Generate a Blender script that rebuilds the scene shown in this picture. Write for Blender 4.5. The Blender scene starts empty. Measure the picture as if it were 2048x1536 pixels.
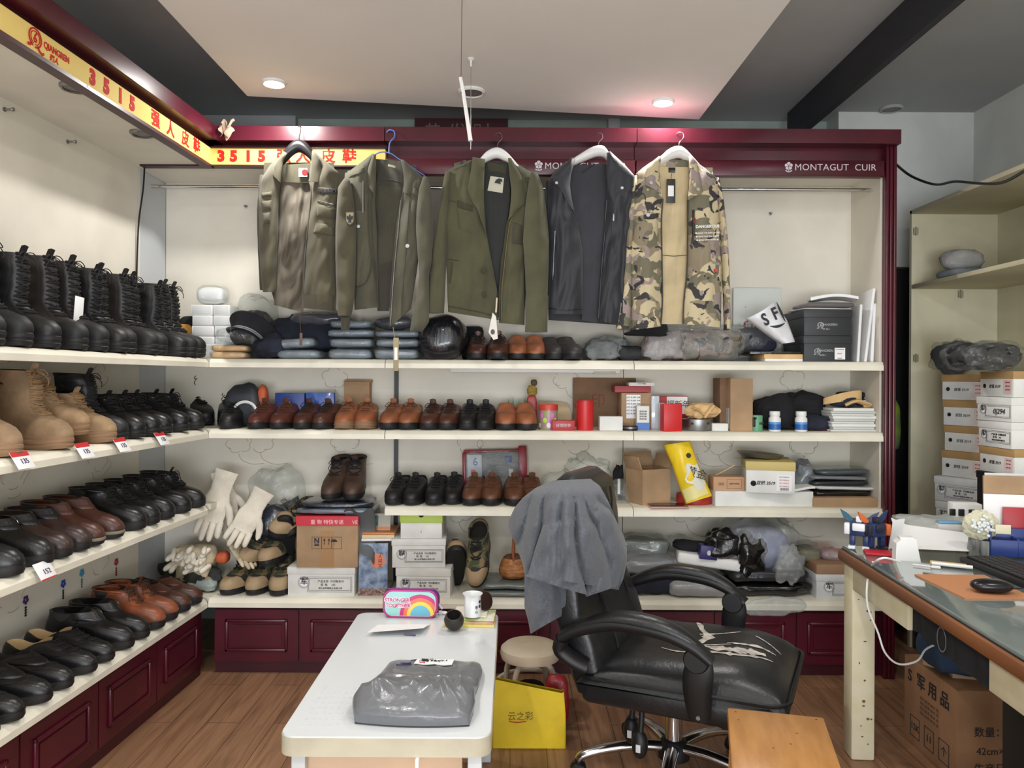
import bpy, bmesh, math, random
from math import sin, cos, pi, radians, sqrt, atan2, exp
from mathutils import Vector, Matrix, Euler, noise

random.seed(7)
scene = bpy.context.scene
COL = scene.collection

# ------------------------------------------------------------------ camera
F = 1540.0            # focal length in pixels of the 2048 wide frame
CAMH = 1.28
ROLL = radians(0.3)
VH = 757.0            # row of the horizon
cd = bpy.data.cameras.new('camera')
cam = bpy.data.objects.new('camera', cd)
COL.objects.link(cam)
cd.sensor_width = 36.0
cd.lens = 36.0 * F / 2048.0
cd.shift_y = -(768.0 - VH) / 2048.0
cd.clip_start = 0.02
cam.matrix_world = Matrix.Translation((0, 0, CAMH)) @ Matrix.Rotation(pi / 2, 4, 'X') @ Matrix.Rotation(ROLL, 4, 'Z')
scene.camera = cam

# ------------------------------------------------------------------ light
scene.view_settings.view_transform = 'Standard'
scene.view_settings.look = 'None'
scene.view_settings.gamma = 1.0
scene.view_settings.use_curve_mapping = False
scene.view_settings.exposure = -0.1
W = bpy.data.worlds.new('daylight')
scene.world = W
W.use_nodes = True
W.node_tree.nodes['Background'].inputs[0].default_value = (0.86, 0.93, 1.0, 1)
W.node_tree.nodes['Background'].inputs[1].default_value = 1.1


def area(name, loc, rot, sx, sy, power, col, shape='RECTANGLE'):
    l = bpy.data.lights.new(name, 'AREA')
    l.shape = shape
    l.size = sx
    l.size_y = sy
    l.energy = power
    l.color = col
    o = bpy.data.objects.new(name, l)
    o.location = loc
    o.rotation_euler = rot
    COL.objects.link(o)
    return o


# daylight through the shop front behind the viewer
area('shop_front_daylight', (0.2, -3.3, 1.5), (radians(90), 0, 0), 3.6, 2.2, 55, (0.88, 0.95, 1.0))
# added fill lamp, low behind the viewer and tilted up to brighten the ceiling
area('ceiling_fill', (0.2, -3.3, .5), (radians(118), 0, 0), 3.6, .8, 140, (0.93, 0.96, 1.0))
DL_POWER = 12
DL_COL = (1.0, 0.975, 0.94)

# ------------------------------------------------------------------ pixel helpers (frame of the photo)


def unroll(u, v):
    du, dv = u - 1024.0, v - VH
    return du * cos(ROLL) + dv * sin(ROLL), -du * sin(ROLL) + dv * cos(ROLL)


def AY(u, v, Y):
    a, b = unroll(u, v)
    return Vector((a / F * Y, Y, CAMH - b / F * Y))


def AZ(u, v, Z):
    a, b = unroll(u, v)
    Y = F * (CAMH - Z) / b
    return Vector((a / F * Y, Y, Z))


def UX(u, Y):
    return (u - 1024.0) / F * Y


# ------------------------------------------------------------------ materials
MATS = {}


def lin(c):
    out = []
    for x in c[:3]:
        x = x / 255.0
        out.append(x / 12.92 if x <= 0.04045 else ((x + 0.055) / 1.055) ** 2.4)
    return (out[0], out[1], out[2], 1.0)


def mat(name, rgb, rough=0.6, metal=0.0, var=0.0, vscale=8.0, bump=0.0, bscale=60.0, rgb2=None, spec=0.5, coat=0.0, emit=0.0, sheen=0.0, stretch=None):
    if name in MATS:
        return MATS[name]
    m = bpy.data.materials.new(name)
    m.use_nodes = True
    nt = m.node_tree
    b = nt.nodes['Principled BSDF']
    b.inputs['Base Color'].default_value = lin(rgb)
    b.inputs['Roughness'].default_value = rough
    b.inputs['Metallic'].default_value = metal
    b.inputs['Specular IOR Level'].default_value = spec
    b.inputs['Coat Weight'].default_value = coat
    b.inputs['Sheen Weight'].default_value = sheen
    if emit:
        b.inputs['Emission Color'].default_value = lin(rgb)
        b.inputs['Emission Strength'].default_value = emit
    tc = None
    if var or rgb2 or bump:
        tc = nt.nodes.new('ShaderNodeTexCoord')
        mp = nt.nodes.new('ShaderNodeMapping')
        nt.links.new(tc.outputs['Object'], mp.inputs[0])
        if stretch:
            mp.inputs['Scale'].default_value = stretch
    if var or rgb2:
        n = nt.nodes.new('ShaderNodeTexNoise')
        n.inputs['Scale'].default_value = vscale
        n.inputs['Detail'].default_value = 5
        nt.links.new(mp.outputs[0], n.inputs['Vector'])
        r = nt.nodes.new('ShaderNodeValToRGB')
        r.color_ramp.elements[0].position = 0.35
        r.color_ramp.elements[1].position = 0.65
        if rgb2:
            r.color_ramp.elements[0].color = lin(rgb)
            r.color_ramp.elements[1].color = lin(rgb2)
        else:
            r.color_ramp.elements[0].color = lin([x * (1 - var) for x in rgb])
            r.color_ramp.elements[1].color = lin([min(255, x * (1 + var)) for x in rgb])
        nt.links.new(n.outputs[0], r.inputs[0])
        nt.links.new(r.outputs[0], b.inputs['Base Color'])
    if bump:
        n2 = nt.nodes.new('ShaderNodeTexNoise')
        n2.inputs['Scale'].default_value = bscale
        n2.inputs['Detail'].default_value = 4
        nt.links.new(mp.outputs[0], n2.inputs['Vector'])
        bp = nt.nodes.new('ShaderNodeBump')
        bp.inputs['Strength'].default_value = bump
        bp.inputs['Distance'].default_value = 0.004
        nt.links.new(n2.outputs[0], bp.inputs['Height'])
        nt.links.new(bp.outputs[0], b.inputs['Normal'])
    MATS[name] = m
    return m


def clear_plastic(name, tint=(249, 251, 251), gloss=0.25, haze=0.045, rough=0.1):
    if name in MATS:
        return MATS[name]
    m = bpy.data.materials.new(name)
    m.use_nodes = True
    nt = m.node_tree
    for n in list(nt.nodes):
        nt.nodes.remove(n)
    out = nt.nodes.new('ShaderNodeOutputMaterial')
    tr = nt.nodes.new('ShaderNodeBsdfTransparent')
    tr.inputs[0].default_value = lin(tint)
    gl = nt.nodes.new('ShaderNodeBsdfGlossy')
    gl.inputs['Roughness'].default_value = rough
    df = nt.nodes.new('ShaderNodeBsdfDiffuse')
    df.inputs[0].default_value = (0.75, 0.78, 0.78, 1)
    m1 = nt.nodes.new('ShaderNodeMixShader')
    m1.inputs[0].default_value = haze
    nt.links.new(tr.outputs[0], m1.inputs[1])
    nt.links.new(df.outputs[0], m1.inputs[2])
    m2 = nt.nodes.new('ShaderNodeMixShader')
    fr = nt.nodes.new('ShaderNodeLayerWeight')
    fr.inputs[0].default_value = gloss
    mu = nt.nodes.new('ShaderNodeMath')
    mu.operation = 'MULTIPLY_ADD'
    mu.inputs[1].default_value = .28
    mu.inputs[2].default_value = .05
    nt.links.new(fr.outputs['Facing'], mu.inputs[0])
    nt.links.new(mu.outputs[0], m2.inputs[0])
    nt.links.new(m1.outputs[0], m2.inputs[1])
    nt.links.new(gl.outputs[0], m2.inputs[2])
    tc = nt.nodes.new('ShaderNodeTexCoord')
    n2 = nt.nodes.new('ShaderNodeTexNoise')
    n2.inputs['Scale'].default_value = 22
    n2.inputs['Detail'].default_value = 6
    nt.links.new(tc.outputs['Object'], n2.inputs['Vector'])
    bp = nt.nodes.new('ShaderNodeBump')
    bp.inputs['Strength'].default_value = 0.9
    bp.inputs['Distance'].default_value = 0.02
    nt.links.new(n2.outputs[0], bp.inputs['Height'])
    nt.links.new(bp.outputs[0], gl.inputs['Normal'])
    nt.links.new(m2.outputs[0], out.inputs[0])
    MATS[name] = m
    return m


def film(name, rgb, rough=0.25, bump=1.0, scale=26, var=0.0):
    """shiny crumpled plastic film"""
    return mat(name, rgb, rough=rough, bump=bump, bscale=scale, spec=0.6, coat=0.25, var=var, vscale=10)


def camo(name, cols, scale=9.0, rough=0.85, stretch=(1, 1, 1)):
    if name in MATS:
        return MATS[name]
    m = bpy.data.materials.new(name)
    m.use_nodes = True
    nt = m.node_tree
    b = nt.nodes['Principled BSDF']
    b.inputs['Roughness'].default_value = rough
    tc = nt.nodes.new('ShaderNodeTexCoord')
    mp = nt.nodes.new('ShaderNodeMapping')
    mp.inputs['Scale'].default_value = stretch
    nt.links.new(tc.outputs['Object'], mp.inputs[0])
    prev = None
    for i, c in enumerate(cols):
        if i == 0:
            rgb = nt.nodes.new('ShaderNodeRGB')
            rgb.outputs[0].default_value = lin(c)
            prev = rgb.outputs[0]
            continue
        off = nt.nodes.new('ShaderNodeVectorMath')
        off.operation = 'ADD'
        off.inputs[1].default_value = (3.7 * i, 1.3 * i, 5.1 * i)
        nt.links.new(mp.outputs[0], off.inputs[0])
        n = nt.nodes.new('ShaderNodeTexNoise')
        n.inputs['Scale'].default_value = scale * (0.8 + 0.25 * i)
        n.inputs['Detail'].default_value = 2.0
        n.inputs['Roughness'].default_value = 0.45
        n.inputs['Distortion'].default_value = 0.7
        nt.links.new(off.outputs[0], n.inputs['Vector'])
        gt = nt.nodes.new('ShaderNodeMath')
        gt.operation = 'GREATER_THAN'
        gt.inputs[1].default_value = 0.49 + 0.032 * i
        nt.links.new(n.outputs[0], gt.inputs[0])
        mx = nt.nodes.new('ShaderNodeMix')
        mx.data_type = 'RGBA'
        nt.links.new(gt.outputs[0], mx.inputs[0])
        nt.links.new(prev, mx.inputs[6])
        mx.inputs[7].default_value = lin(c)
        prev = mx.outputs[2]
    nt.links.new(prev, b.inputs['Base Color'])
    MATS[name] = m
    return m


def mirrored_noise(p, s, k=0):
    return noise.noise(Vector((p[0] * s + k * 7.3, p[1] * s + k * 3.1, p[2] * s - k * 5.7)))


# ------------------------------------------------------------------ mesh builder
class MB:
    def __init__(self):
        self.v = []
        self.f = []
        self.m = []
        self.xf = None

    def add(self, p):
        p = Vector(p)
        if self.xf is not None:
            p = self.xf @ p
        self.v.append(p)
        return len(self.v) - 1

    def face(self, idx, mi=0):
        self.f.append(tuple(idx))
        self.m.append(mi)

    def box(self, x0, x1, y0, y1, z0, z1, mi=0, bev=0.0):
        if bev > 0:
            return self.rbox(x0, x1, y0, y1, z0, z1, bev, mi)
        i = [self.add((x, y, z)) for z in (z0, z1) for y in (y0, y1) for x in (x0, x1)]
        for q in ((0, 2, 3, 1), (4, 5, 7, 6), (0, 1, 5, 4), (2, 6, 7, 3), (0, 4, 6, 2), (1, 3, 7, 5)):
            self.face([i[k] for k in q], mi)

    def rbox(self, x0, x1, y0, y1, z0, z1, r, mi=0, seg=2):
        bm = bmesh.new()
        bmesh.ops.create_cube(bm, size=1.0)
        for v in bm.verts:
            v.co = Vector(((x0 + x1) / 2 + v.co.x * (x1 - x0), (y0 + y1) / 2 + v.co.y * (y1 - y0), (z0 + z1) / 2 + v.co.z * (z1 - z0)))
        r = min(r, 0.49 * min(abs(x1 - x0), abs(y1 - y0), abs(z1 - z0)))
        bmesh.ops.bevel(bm, geom=list(bm.edges), offset=r, segments=seg, affect='EDGES', profile=0.5)
        self.merge(bm, mi)

    def merge(self, bm, mi=0):
        base = len(self.v)
        bm.verts.index_update()
        for v in bm.verts:
            self.add(v.co)
        for f in bm.faces:
            self.face([base + v.index for v in f.verts], mi)
        bm.free()

    def ring_faces(self, a, b, closed=True, mi=0):
        n = len(a)
        for k in range(n if closed else n - 1):
            j = (k + 1) % n
            self.face((a[k], a[j], b[j], b[k]), mi)

    def loft(self, rings, closed=True, cap0=False, cap1=False, mi=0):
        ids = [[self.add(p) for p in r] for r in rings]
        for a, b in zip(ids, ids[1:]):
            self.ring_faces(a, b, closed, mi)
        if cap0:
            self.face(list(reversed(ids[0])), mi)
        if cap1:
            self.face(ids[-1], mi)
        return ids

    def tube(self, pts, r, n=8, closed=False, caps=True, mi=0, ry=None, up=None):
        pts = [Vector(p) for p in pts]
        rings = []
        N = len(pts)
        prev_u = Vector(up) if up else None
        for i, p in enumerate(pts):
            if closed:
                t = pts[(i + 1) % N] - pts[i - 1]
            else:
                t = pts[min(i + 1, N - 1)] - pts[max(i - 1, 0)]
            if t.length < 1e-9:
                t = Vector((0, 0, 1))
            t.normalize()
            ref = prev_u if prev_u is not None else (Vector((0, 0, 1)) if abs(t.z) < 0.9 else Vector((1, 0, 0)))
            u = ref - t * ref.dot(t)
            if u.length < 1e-6:
                u = t.orthogonal()
            u.normalize()
            w = t.cross(u)
            if prev_u is None or not up:
                prev_u = u
            ra = r[i] if isinstance(r, (list, tuple)) else r
            rb = (ry[i] if isinstance(ry, (list, tuple)) else ry) if ry is not None else ra
            rings.append([p + u * (rb * cos(2 * pi * k / n)) + w * (ra * sin(2 * pi * k / n)) for k in range(n)])
        if closed:
            rings.append(rings[0])
            self.loft(rings, True, mi=mi)
        else:
            self.loft(rings, True, caps, caps, mi)

    def lathe(self, prof, n=24, c=(0, 0, 0), mi=0, cap0=True, cap1=True, sx=1.0, sy=1.0):
        rings = [[(c[0] + r * sx * cos(2 * pi * k / n), c[1] + r * sy * sin(2 * pi * k / n), c[2] + z) for k in range(n)] for r, z in prof]
        self.loft(rings, True, cap0, cap1, mi)

    def prism(self, poly, a, b, axis='y', mi=0):
        """poly: 2D points; extruded from a to b along axis"""
        def mk(p, h):
            if axis == 'y':
                return (p[0], h, p[1])
            if axis == 'z':
                return (p[0], p[1], h)
            return (h, p[0], p[1])
        r0 = [self.add(mk(p, a)) for p in poly]
        r1 = [self.add(mk(p, b)) for p in poly]
        self.ring_faces(r0, r1, True, mi)
        self.face(list(reversed(r0)), mi)
        self.face(r1, mi)

    def grid(self, fn, nu, nv, mi=0, wrap=False):
        ids = [[self.add(fn(i / (nu - 1 if not wrap else nu), j / (nv - 1))) for i in range(nu)] for j in range(nv)]
        for j in range(nv - 1):
            for i in range(nu if wrap else nu - 1):
                k = (i + 1) % nu
                self.face((ids[j][i], ids[j][k], ids[j + 1][k], ids[j + 1][i]), mi)
        return ids

    def shell(self, fn, nu, nv, th, nrm=None, mi=0):
        """closed thin cloth: fn(s,t) -> point, backed by a second layer th along nrm"""
        P = [[Vector(fn(i / (nu - 1), j / (nv - 1))) for i in range(nu)] for j in range(nv)]
        d = Vector(nrm) if nrm else Vector((0, 1, 0))
        A = [[self.add(p) for p in row] for row in P]
        B = [[self.add(p + d * th) for p in row] for row in P]
        for j in range(nv - 1):
            for i in range(nu - 1):
                self.face((A[j][i], A[j][i + 1], A[j + 1][i + 1], A[j + 1][i]), mi)
                self.face((B[j][i], B[j + 1][i], B[j + 1][i + 1], B[j][i + 1]), mi)
        for j in range(nv - 1):
            self.face((A[j][0], A[j + 1][0], B[j + 1][0], B[j][0]), mi)
            self.face((A[j][-1], B[j][-1], B[j + 1][-1], A[j + 1][-1]), mi)
        for i in range(nu - 1):
            self.face((A[0][i], B[0][i], B[0][i + 1], A[0][i + 1]), mi)
            self.face((A[-1][i], A[-1][i + 1], B[-1][i + 1], B[-1][i]), mi)

    def cushion(self, w, d, h, e=0.45, ez=0.7, crumple=0.0, cs=12.0, seed=0, nu=28, nv=12, c=(0, 0, 0), fold=0.0, mi=0):
        """soft superellipsoid block resting on z=c.z"""
        def sg(x, p):
            return (abs(x) ** p) * (1 if x >= 0 else -1)
        rings = []
        for j in range(nv + 1):
            ph = -pi / 2 + pi * j / nv
            ring = []
            for i in range(nu):
                th = 2 * pi * i / nu
                x = sg(cos(ph), ez) * sg(cos(th), e) * w / 2
                y = sg(cos(ph), ez) * sg(sin(th), e) * d / 2
                z = sg(sin(ph), ez) * h / 2
                p = Vector((x, y, z))
                k = 1.0
                if crumple:
                    n1 = noise.noise(Vector((x * cs + seed * 3.7, y * cs - seed, z * cs + seed)))
                    n2 = noise.noise(Vector((x * cs * 2.3 + seed, y * cs * 2.3, z * cs * 2.3 - seed * 2)))
                    n3 = abs(noise.noise(Vector((x * cs * 0.8 - seed, y * cs * 1.9 + seed, z * cs * 3))))
                    k += crumple * (n1 + 0.5 * n2 - 0.6 * n3)
                p = Vector((p.x * k, p.y * k, p.z * (1 + (k - 1) * 1.5)))
                ring.append((c[0] + p.x, c[1] + p.y, c[2] + max(0.0, p.z + h / 2)))
            rings.append(ring)
        self.loft(rings[1:-1], True, True, True, mi)

    def mesh(self, name, mats, shift=None, smooth=40):
        me = bpy.data.meshes.new(name)
        vs = [v - shift for v in self.v] if shift is not None else self.v
        me.from_pydata([tuple(v) for v in vs], [], self.f)
        if not isinstance(mats, (list, tuple)):
            mats = [mats]
        for m in mats:
            me.materials.append(m)
        if len(mats) > 1:
            me.polygons.foreach_set('material_index', self.m)
        bm = bmesh.new()
        bm.from_mesh(me)
        bmesh.ops.recalc_face_normals(bm, faces=bm.faces)
        bm.to_mesh(me)
        bm.free()
        if smooth:
            me.polygons.foreach_set('use_smooth', [True] * len(me.polygons))
            me.set_sharp_from_angle(angle=radians(smooth))
        me.update()
        return me

    def obj(self, name, mats, parent=None, loc=None, rot=None, world=False, smooth=40):
        shift = None
        if world:
            shift = Vector(loc) if (parent is None and loc is not None) else wloc(parent)
        me = self.mesh(name, mats, shift, smooth)
        o = bpy.data.objects.new(name, me)
        if parent is not None:
            o.parent = parent
            if loc is not None and not world:
                o.location = loc
        elif loc is not None:
            o.location = loc
        if rot is not None:
            o.rotation_euler = rot
        COL.objects.link(o)
        return o


def wloc(o):
    p = Vector((0, 0, 0))
    while o is not None:
        p += o.location
        o = o.parent
    return p


def tag(o, label=None, cat=None, group=None, kind=None):
    if label:
        o['label'] = label
    if cat:
        o['category'] = cat
    if group:
        o['group'] = group
    if kind:
        o['kind'] = kind
    return o


def thing(name, label, cat, loc=(0, 0, 0), rz=0.0, group=None, rot=None):
    o = bpy.data.objects.new(name, None)
    o.empty_display_size = 0.05
    o.location = loc
    o.rotation_euler = rot if rot is not None else (0, 0, rz)
    COL.objects.link(o)
    return tag(o, label, cat, group)


def dup(root, loc=None, rz=None, label=None, group=None, rot=None, parent=None):
    c = root.copy()
    COL.objects.link(c)
    if parent is not None:
        c.parent = parent
    for ch in list(root.children):
        dup(ch, parent=c)
    if loc is not None:
        c.location = loc
    if rz is not None:
        c.rotation_euler = (0, 0, rz)
    if rot is not None:
        c.rotation_euler = rot
    if label:
        c['label'] = label
    if group:
        c['group'] = group
    return c


def struct(mb, name, mats, parent=None, smooth=0):
    o = mb.obj(name, mats, parent, smooth=smooth)
    if parent is None:
        o['kind'] = 'structure'
    return o


TXT = {}


def text_mesh(s, size, bold=0.0, extr=0.0006, spacing=1.0, shear=0.0):
    key = (s, size, bold, extr, spacing, shear)
    if key in TXT:
        return TXT[key]
    cu = bpy.data.curves.new('lettering', 'FONT')
    cu.body = s
    cu.size = size
    cu.align_x = 'CENTER'
    cu.align_y = 'CENTER'
    cu.offset = bold
    cu.extrude = extr
    cu.space_character = spacing
    cu.shear = shear
    cu.resolution_u = 3
    o = bpy.data.objects.new('lettering', cu)
    COL.objects.link(o)
    bpy.context.view_layer.update()
    dg = bpy.context.evaluated_depsgraph_get()
    me = bpy.data.meshes.new_from_object(o.evaluated_get(dg))
    bpy.data.objects.remove(o)
    bpy.data.curves.remove(cu)
    TXT[key] = me
    return me


def letter(parent, s, size, m, loc, rot=(pi / 2, 0, 0), bold=0.0, extr=0.0006, spacing=1.0, name='lettering', sx=1.0, shear=0.0):
    """writing lying in its local XY plane; rot (90deg,0,0) makes it face -Y"""
    me = text_mesh(s, size, bold, extr, spacing, shear).copy()
    me.materials.clear()
    me.materials.append(m)
    o = bpy.data.objects.new(name, me)
    o.parent = parent
    o.location = loc
    o.rotation_euler = rot
    o.scale = (sx, 1, 1)
    COL.objects.link(o)
    return o


def resample(pts, n):
    pts = [Vector(p) for p in pts]
    L = [0.0]
    for a, b in zip(pts, pts[1:]):
        L.append(L[-1] + (b - a).length)
    out = []
    k = 0
    for i in range(n):
        d = L[-1] * i / (n - 1)
        while k < len(L) - 2 and L[k + 1] < d:
            k += 1
        s = (d - L[k]) / max(1e-9, L[k + 1] - L[k])
        out.append(pts[k].lerp(pts[k + 1], min(1, max(0, s))))
    return out


def smooth_path(pts, n):
    """Catmull-Rom through the points, n samples"""
    pts = [Vector(p) for p in pts]
    m = len(pts) - 1
    out = []
    for i in range(n):
        x = m * i / (n - 1)
        k = min(int(x), m - 1)
        t = x - k
        p0, p1, p2, p3 = pts[max(k - 1, 0)], pts[k], pts[k + 1], pts[min(k + 2, m)]
        out.append(0.5 * (2 * p1 + (p2 - p0) * t + (2 * p0 - 5 * p1 + 4 * p2 - p3) * t * t + (3 * p1 - p0 - 3 * p2 + p3) * t ** 3))
    return out


ORD = ['first', 'second', 'third', 'fourth', 'fifth', 'sixth', 'seventh', 'eighth', 'ninth', 'tenth', 'eleventh', 'twelfth', 'thirteenth']
# ------------------------------------------------------------------ base materials
M_cream = mat('cream panel', (224, 218, 204), 0.55, var=0.03, vscale=3)
M_shelf = mat('cream shelf', (230, 225, 208), 0.42, var=0.03, vscale=6)
M_wine = mat('wine lacquer', (76, 19, 33), 0.3, var=0.12, vscale=5, spec=0.5)
M_wine_d = mat('dark wine lacquer', (60, 16, 26), 0.38, var=0.12, vscale=5)
M_wall = mat('painted wall', (214, 216, 212), 0.85, var=0.03, vscale=4)
M_green = mat('dull green wall', (150, 162, 154), 0.9, var=0.06, vscale=3)
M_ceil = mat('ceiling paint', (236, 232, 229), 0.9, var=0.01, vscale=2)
M_ceil2 = mat('ceiling shade grey', (168, 170, 170), 0.9, var=0.03, vscale=2)  # upper ceiling is white; the shade over it is put into this grey
M_dark = mat('black laminate', (32, 32, 34), 0.45)
M_beam = mat('charcoal fascia', (48, 50, 56), 0.8)
M_yellow = mat('yellow sign face', (226, 200, 118), 0.7, rgb2=(218, 190, 104), vscale=3, spec=.25)
M_signred = mat('sign red', (184, 30, 24), 0.7, spec=.2)
M_chrome = mat('chrome', (205, 205, 208), 0.16, metal=1.0)
M_steel = mat('worn steel', (150, 150, 150), 0.4, metal=1.0)
M_white = mat('white plastic', (232, 232, 230), 0.4)
M_black = mat('black plastic', (22, 22, 24), 0.45)
M_ink = mat('printed ink', (40, 40, 44), 0.7)
M_line = mat('brown line', (172, 158, 134), 0.8)
M_paper = mat('white paper', (236, 236, 236), 0.75)
M_card = mat('brown cardboard', (168, 138, 106), 0.85, var=0.08, vscale=6, bump=0.15, bscale=90)
M_kraft = mat('kraft paper', (214, 178, 126), 0.8, var=0.06, vscale=8)
M_greyfilm = film('grey film', (122, 124, 128), 0.3)
M_blackfilm = film('black film', (18, 18, 20), 0.2)
M_clear = clear_plastic('clear film')
M_red = mat('bright red', (200, 34, 38), 0.4)

# wood floor
mf = bpy.data.materials.new('wood floor')
mf.use_nodes = True
nt = mf.node_tree
bs = nt.nodes['Principled BSDF']
bs.inputs['Roughness'].default_value = 0.42
tc = nt.nodes.new('ShaderNodeTexCoord')
mp = nt.nodes.new('ShaderNodeMapping')
mp.inputs['Rotation'].default_value = (0, 0, pi / 2)
nt.links.new(tc.outputs['Object'], mp.inputs[0])
br = nt.nodes.new('ShaderNodeTexBrick')
br.offset = 0.37
br.inputs['Scale'].default_value = 1.0
br.inputs['Brick Width'].default_value = 0.95
br.inputs['Row Height'].default_value = 0.125
br.inputs['Mortar Size'].default_value = 0.0013
br.inputs['Color1'].default_value = lin((160, 122, 92))
br.inputs['Color2'].default_value = lin((148, 112, 84))
br.inputs['Mortar'].default_value = lin((88, 58, 40))
nt.links.new(mp.outputs[0], br.inputs['Vector'])
mp2 = nt.nodes.new('ShaderNodeMapping')
mp2.inputs['Scale'].default_value = (26, 1.6, 1)
nt.links.new(tc.outputs['Object'], mp2.inputs[0])
nz = nt.nodes.new('ShaderNodeTexNoise')
nz.inputs['Scale'].default_value = 1.6
nz.inputs['Detail'].default_value = 7
nz.inputs['Distortion'].default_value = 0.8
nt.links.new(mp2.outputs[0], nz.inputs['Vector'])
rp = nt.nodes.new('ShaderNodeValToRGB')
rp.color_ramp.elements[0].position = 0.33
rp.color_ramp.elements[0].color = (0.58, 0.52, 0.48, 1)
rp.color_ramp.elements[1].position = 0.62
rp.color_ramp.elements[1].color = (1.05, 1.02, 1.0, 1)
nt.links.new(nz.outputs[0], rp.inputs[0])
mx = nt.nodes.new('ShaderNodeMix')
mx.data_type = 'RGBA'
mx.blend_type = 'MULTIPLY'
mx.inputs[0].default_value = 0.85
nt.links.new(br.outputs[0], mx.inputs[6])
nt.links.new(rp.outputs[0], mx.inputs[7])
nt.links.new(mx.outputs[2], bs.inputs['Base Color'])
MATS['wood floor'] = mf

# ------------------------------------------------------------------ room shell
ZC = 2.65      # upper ceiling
YW = 4.08      # back wall of the room
XR = 2.35      # right wall
XLW = -2.05
YN = -3.4      # shop front
b = MB(); b.box(XLW - .1, XR + .1, YN, YW + .1, -0.08, 0); struct(b, 'floor', mf)
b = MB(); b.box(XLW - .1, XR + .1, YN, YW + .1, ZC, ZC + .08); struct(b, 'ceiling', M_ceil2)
b = MB(); b.box(XLW - .1, XR + .1, YW, YW + .1, 0, ZC); struct(b, 'wall_back', M_green)
b = MB(); b.box(XLW - .1, XLW, YN, YW, 0, ZC); struct(b, 'wall_left', M_wall)
b = MB(); b.box(XR, XR + .1, YN, YW, 0, ZC); struct(b, 'wall_right', M_wall)
# white pier of wall between the shelving and the alcove
b = MB(); b.box(1.66, 2.35, 3.93, YW, 1.86, ZC); struct(b, 'wall_alcove', M_wall)
# lowered white ceiling panel
b = MB()
b.prism([(-1.10, -2.6), (-1.108, 3.206), (.835, 3.465), (.93, -2.6)], 2.45, ZC - .002, 'z')
struct(b, 'ceiling_panel', M_ceil)
# dark hanging fascia
b = MB(); b.box(1.405, 1.435, -2.6, 3.95, 2.49, ZC - .002); struct(b, 'trim_1', M_beam)
# dark pipe chase and patches on the green wall above the shelving
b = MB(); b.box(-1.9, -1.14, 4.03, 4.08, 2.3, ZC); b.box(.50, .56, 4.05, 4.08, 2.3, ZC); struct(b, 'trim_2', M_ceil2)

# dark door to the right of the shelving
b = MB()
b.box(1.72, 2.12, 3.95, 4.02, 0, 1.85)
b.box(1.78, 2.06, 3.935, 3.95, 1.0, 1.75)
b.box(1.78, 2.06, 3.935, 3.95, .45, .86)
b.box(1.78, 2.06, 3.935, 3.95, .08, .38)
d = struct(b, 'door_1', M_dark)

# ------------------------------------------------------------------ ceiling lights


def downlight(label, u, v, Z, lit, r=.062, col=None, xyz=None):
    p = xyz if xyz is not None else AZ(u, v, Z)
    t = thing('ceiling_downlight', label, 'ceiling light', (p.x, p.y, Z))
    b = MB()
    b.lathe([(r * .78, 0.0), (r, 0.0), (r, -.006), (r * .88, -.012), (r * .78, -.008)], 32, cap0=False, cap1=False)
    b.obj('trim_ring', col or M_white, t)
    b = MB()
    b.lathe([(r * .78, -.006), (r * .5, -.007), (.002, -.0075)], 28, cap0=False)
    if lit:
        b.obj('lamp_lens', mat('lit lens', (255, 246, 226), 0.4, emit=14), t)
        l = bpy.data.lights.new('lamp', 'AREA')
        l.shape = 'DISK'
        l.size = .1
        l.energy = DL_POWER
        l.color = DL_COL
        lo = bpy.data.objects.new('lamp', l)
        lo.parent = t
        lo.location = (0, 0, -.02)
        COL.objects.link(lo)
    else:
        b.obj('lamp_lens', mat('dull lens', (120, 116, 110), 0.5), t)
    return t


downlight('lit round ceiling spotlight above the leftmost jacket', 548, 164, 2.45, True, .047)
downlight('lit round ceiling spotlight above the camouflage jacket', 1326, 202, 2.45, True, .047)
downlight('unlit round ceiling fitting behind the hanging white stick', 943, 182, 2.45, False, .055)
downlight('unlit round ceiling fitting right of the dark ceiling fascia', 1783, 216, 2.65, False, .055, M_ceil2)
# lit ones of the same row above and behind the viewer
for k, (x, y) in enumerate([(-.75, 1.45), (.55, 1.45), (-.75, -.3), (.6, -.3)]):
    downlight('lit round ceiling spotlight in the rows nearer the shop front', 0, 0, 2.45, True, .047, xyz=Vector((x, y, 2.45)))['group'] = 'spotlights nearer the shop front'
downlight('lit round ceiling spotlight above the shoe box alcove', 0, 0, 2.65, True, .047, xyz=Vector((1.75, 1.2, 2.65)))

# hanging fishing line with a white stick, and the second line with its ceiling stub
t = thing('hanging_stick', 'white stick hanging on a thin line from the ceiling panel', 'hanging stick', AY(930, 165, 2.6))
b = MB(); b.tube([AZ(924, 0, 2.449) * 1.0, AY(922, 155, 2.6)], .0012, 6); b.obj('line', M_steel, t, world=True)
b = MB(); b.tube([AY(921, 155, 2.6), AY(926, 180, 2.6), AY(941, 282, 2.58)], [.006, .006, .007], 8); b.obj('stick', M_white, t, world=True)
t = thing('ceiling_hook', 'small white ceiling hook with a thin line hanging down', 'ceiling hook', AZ(942, 117, 2.45))
b = MB(); b.lathe([(.012, 0), (.014, -.004), (.004, -.01), (.003, -.03)], 16); b.obj('hook_base', M_white, t)
b = MB(); b.tube([(0, 0, -.02), (0, .01, -.33)], .001, 6); b.obj('line', M_steel, t)

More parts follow.
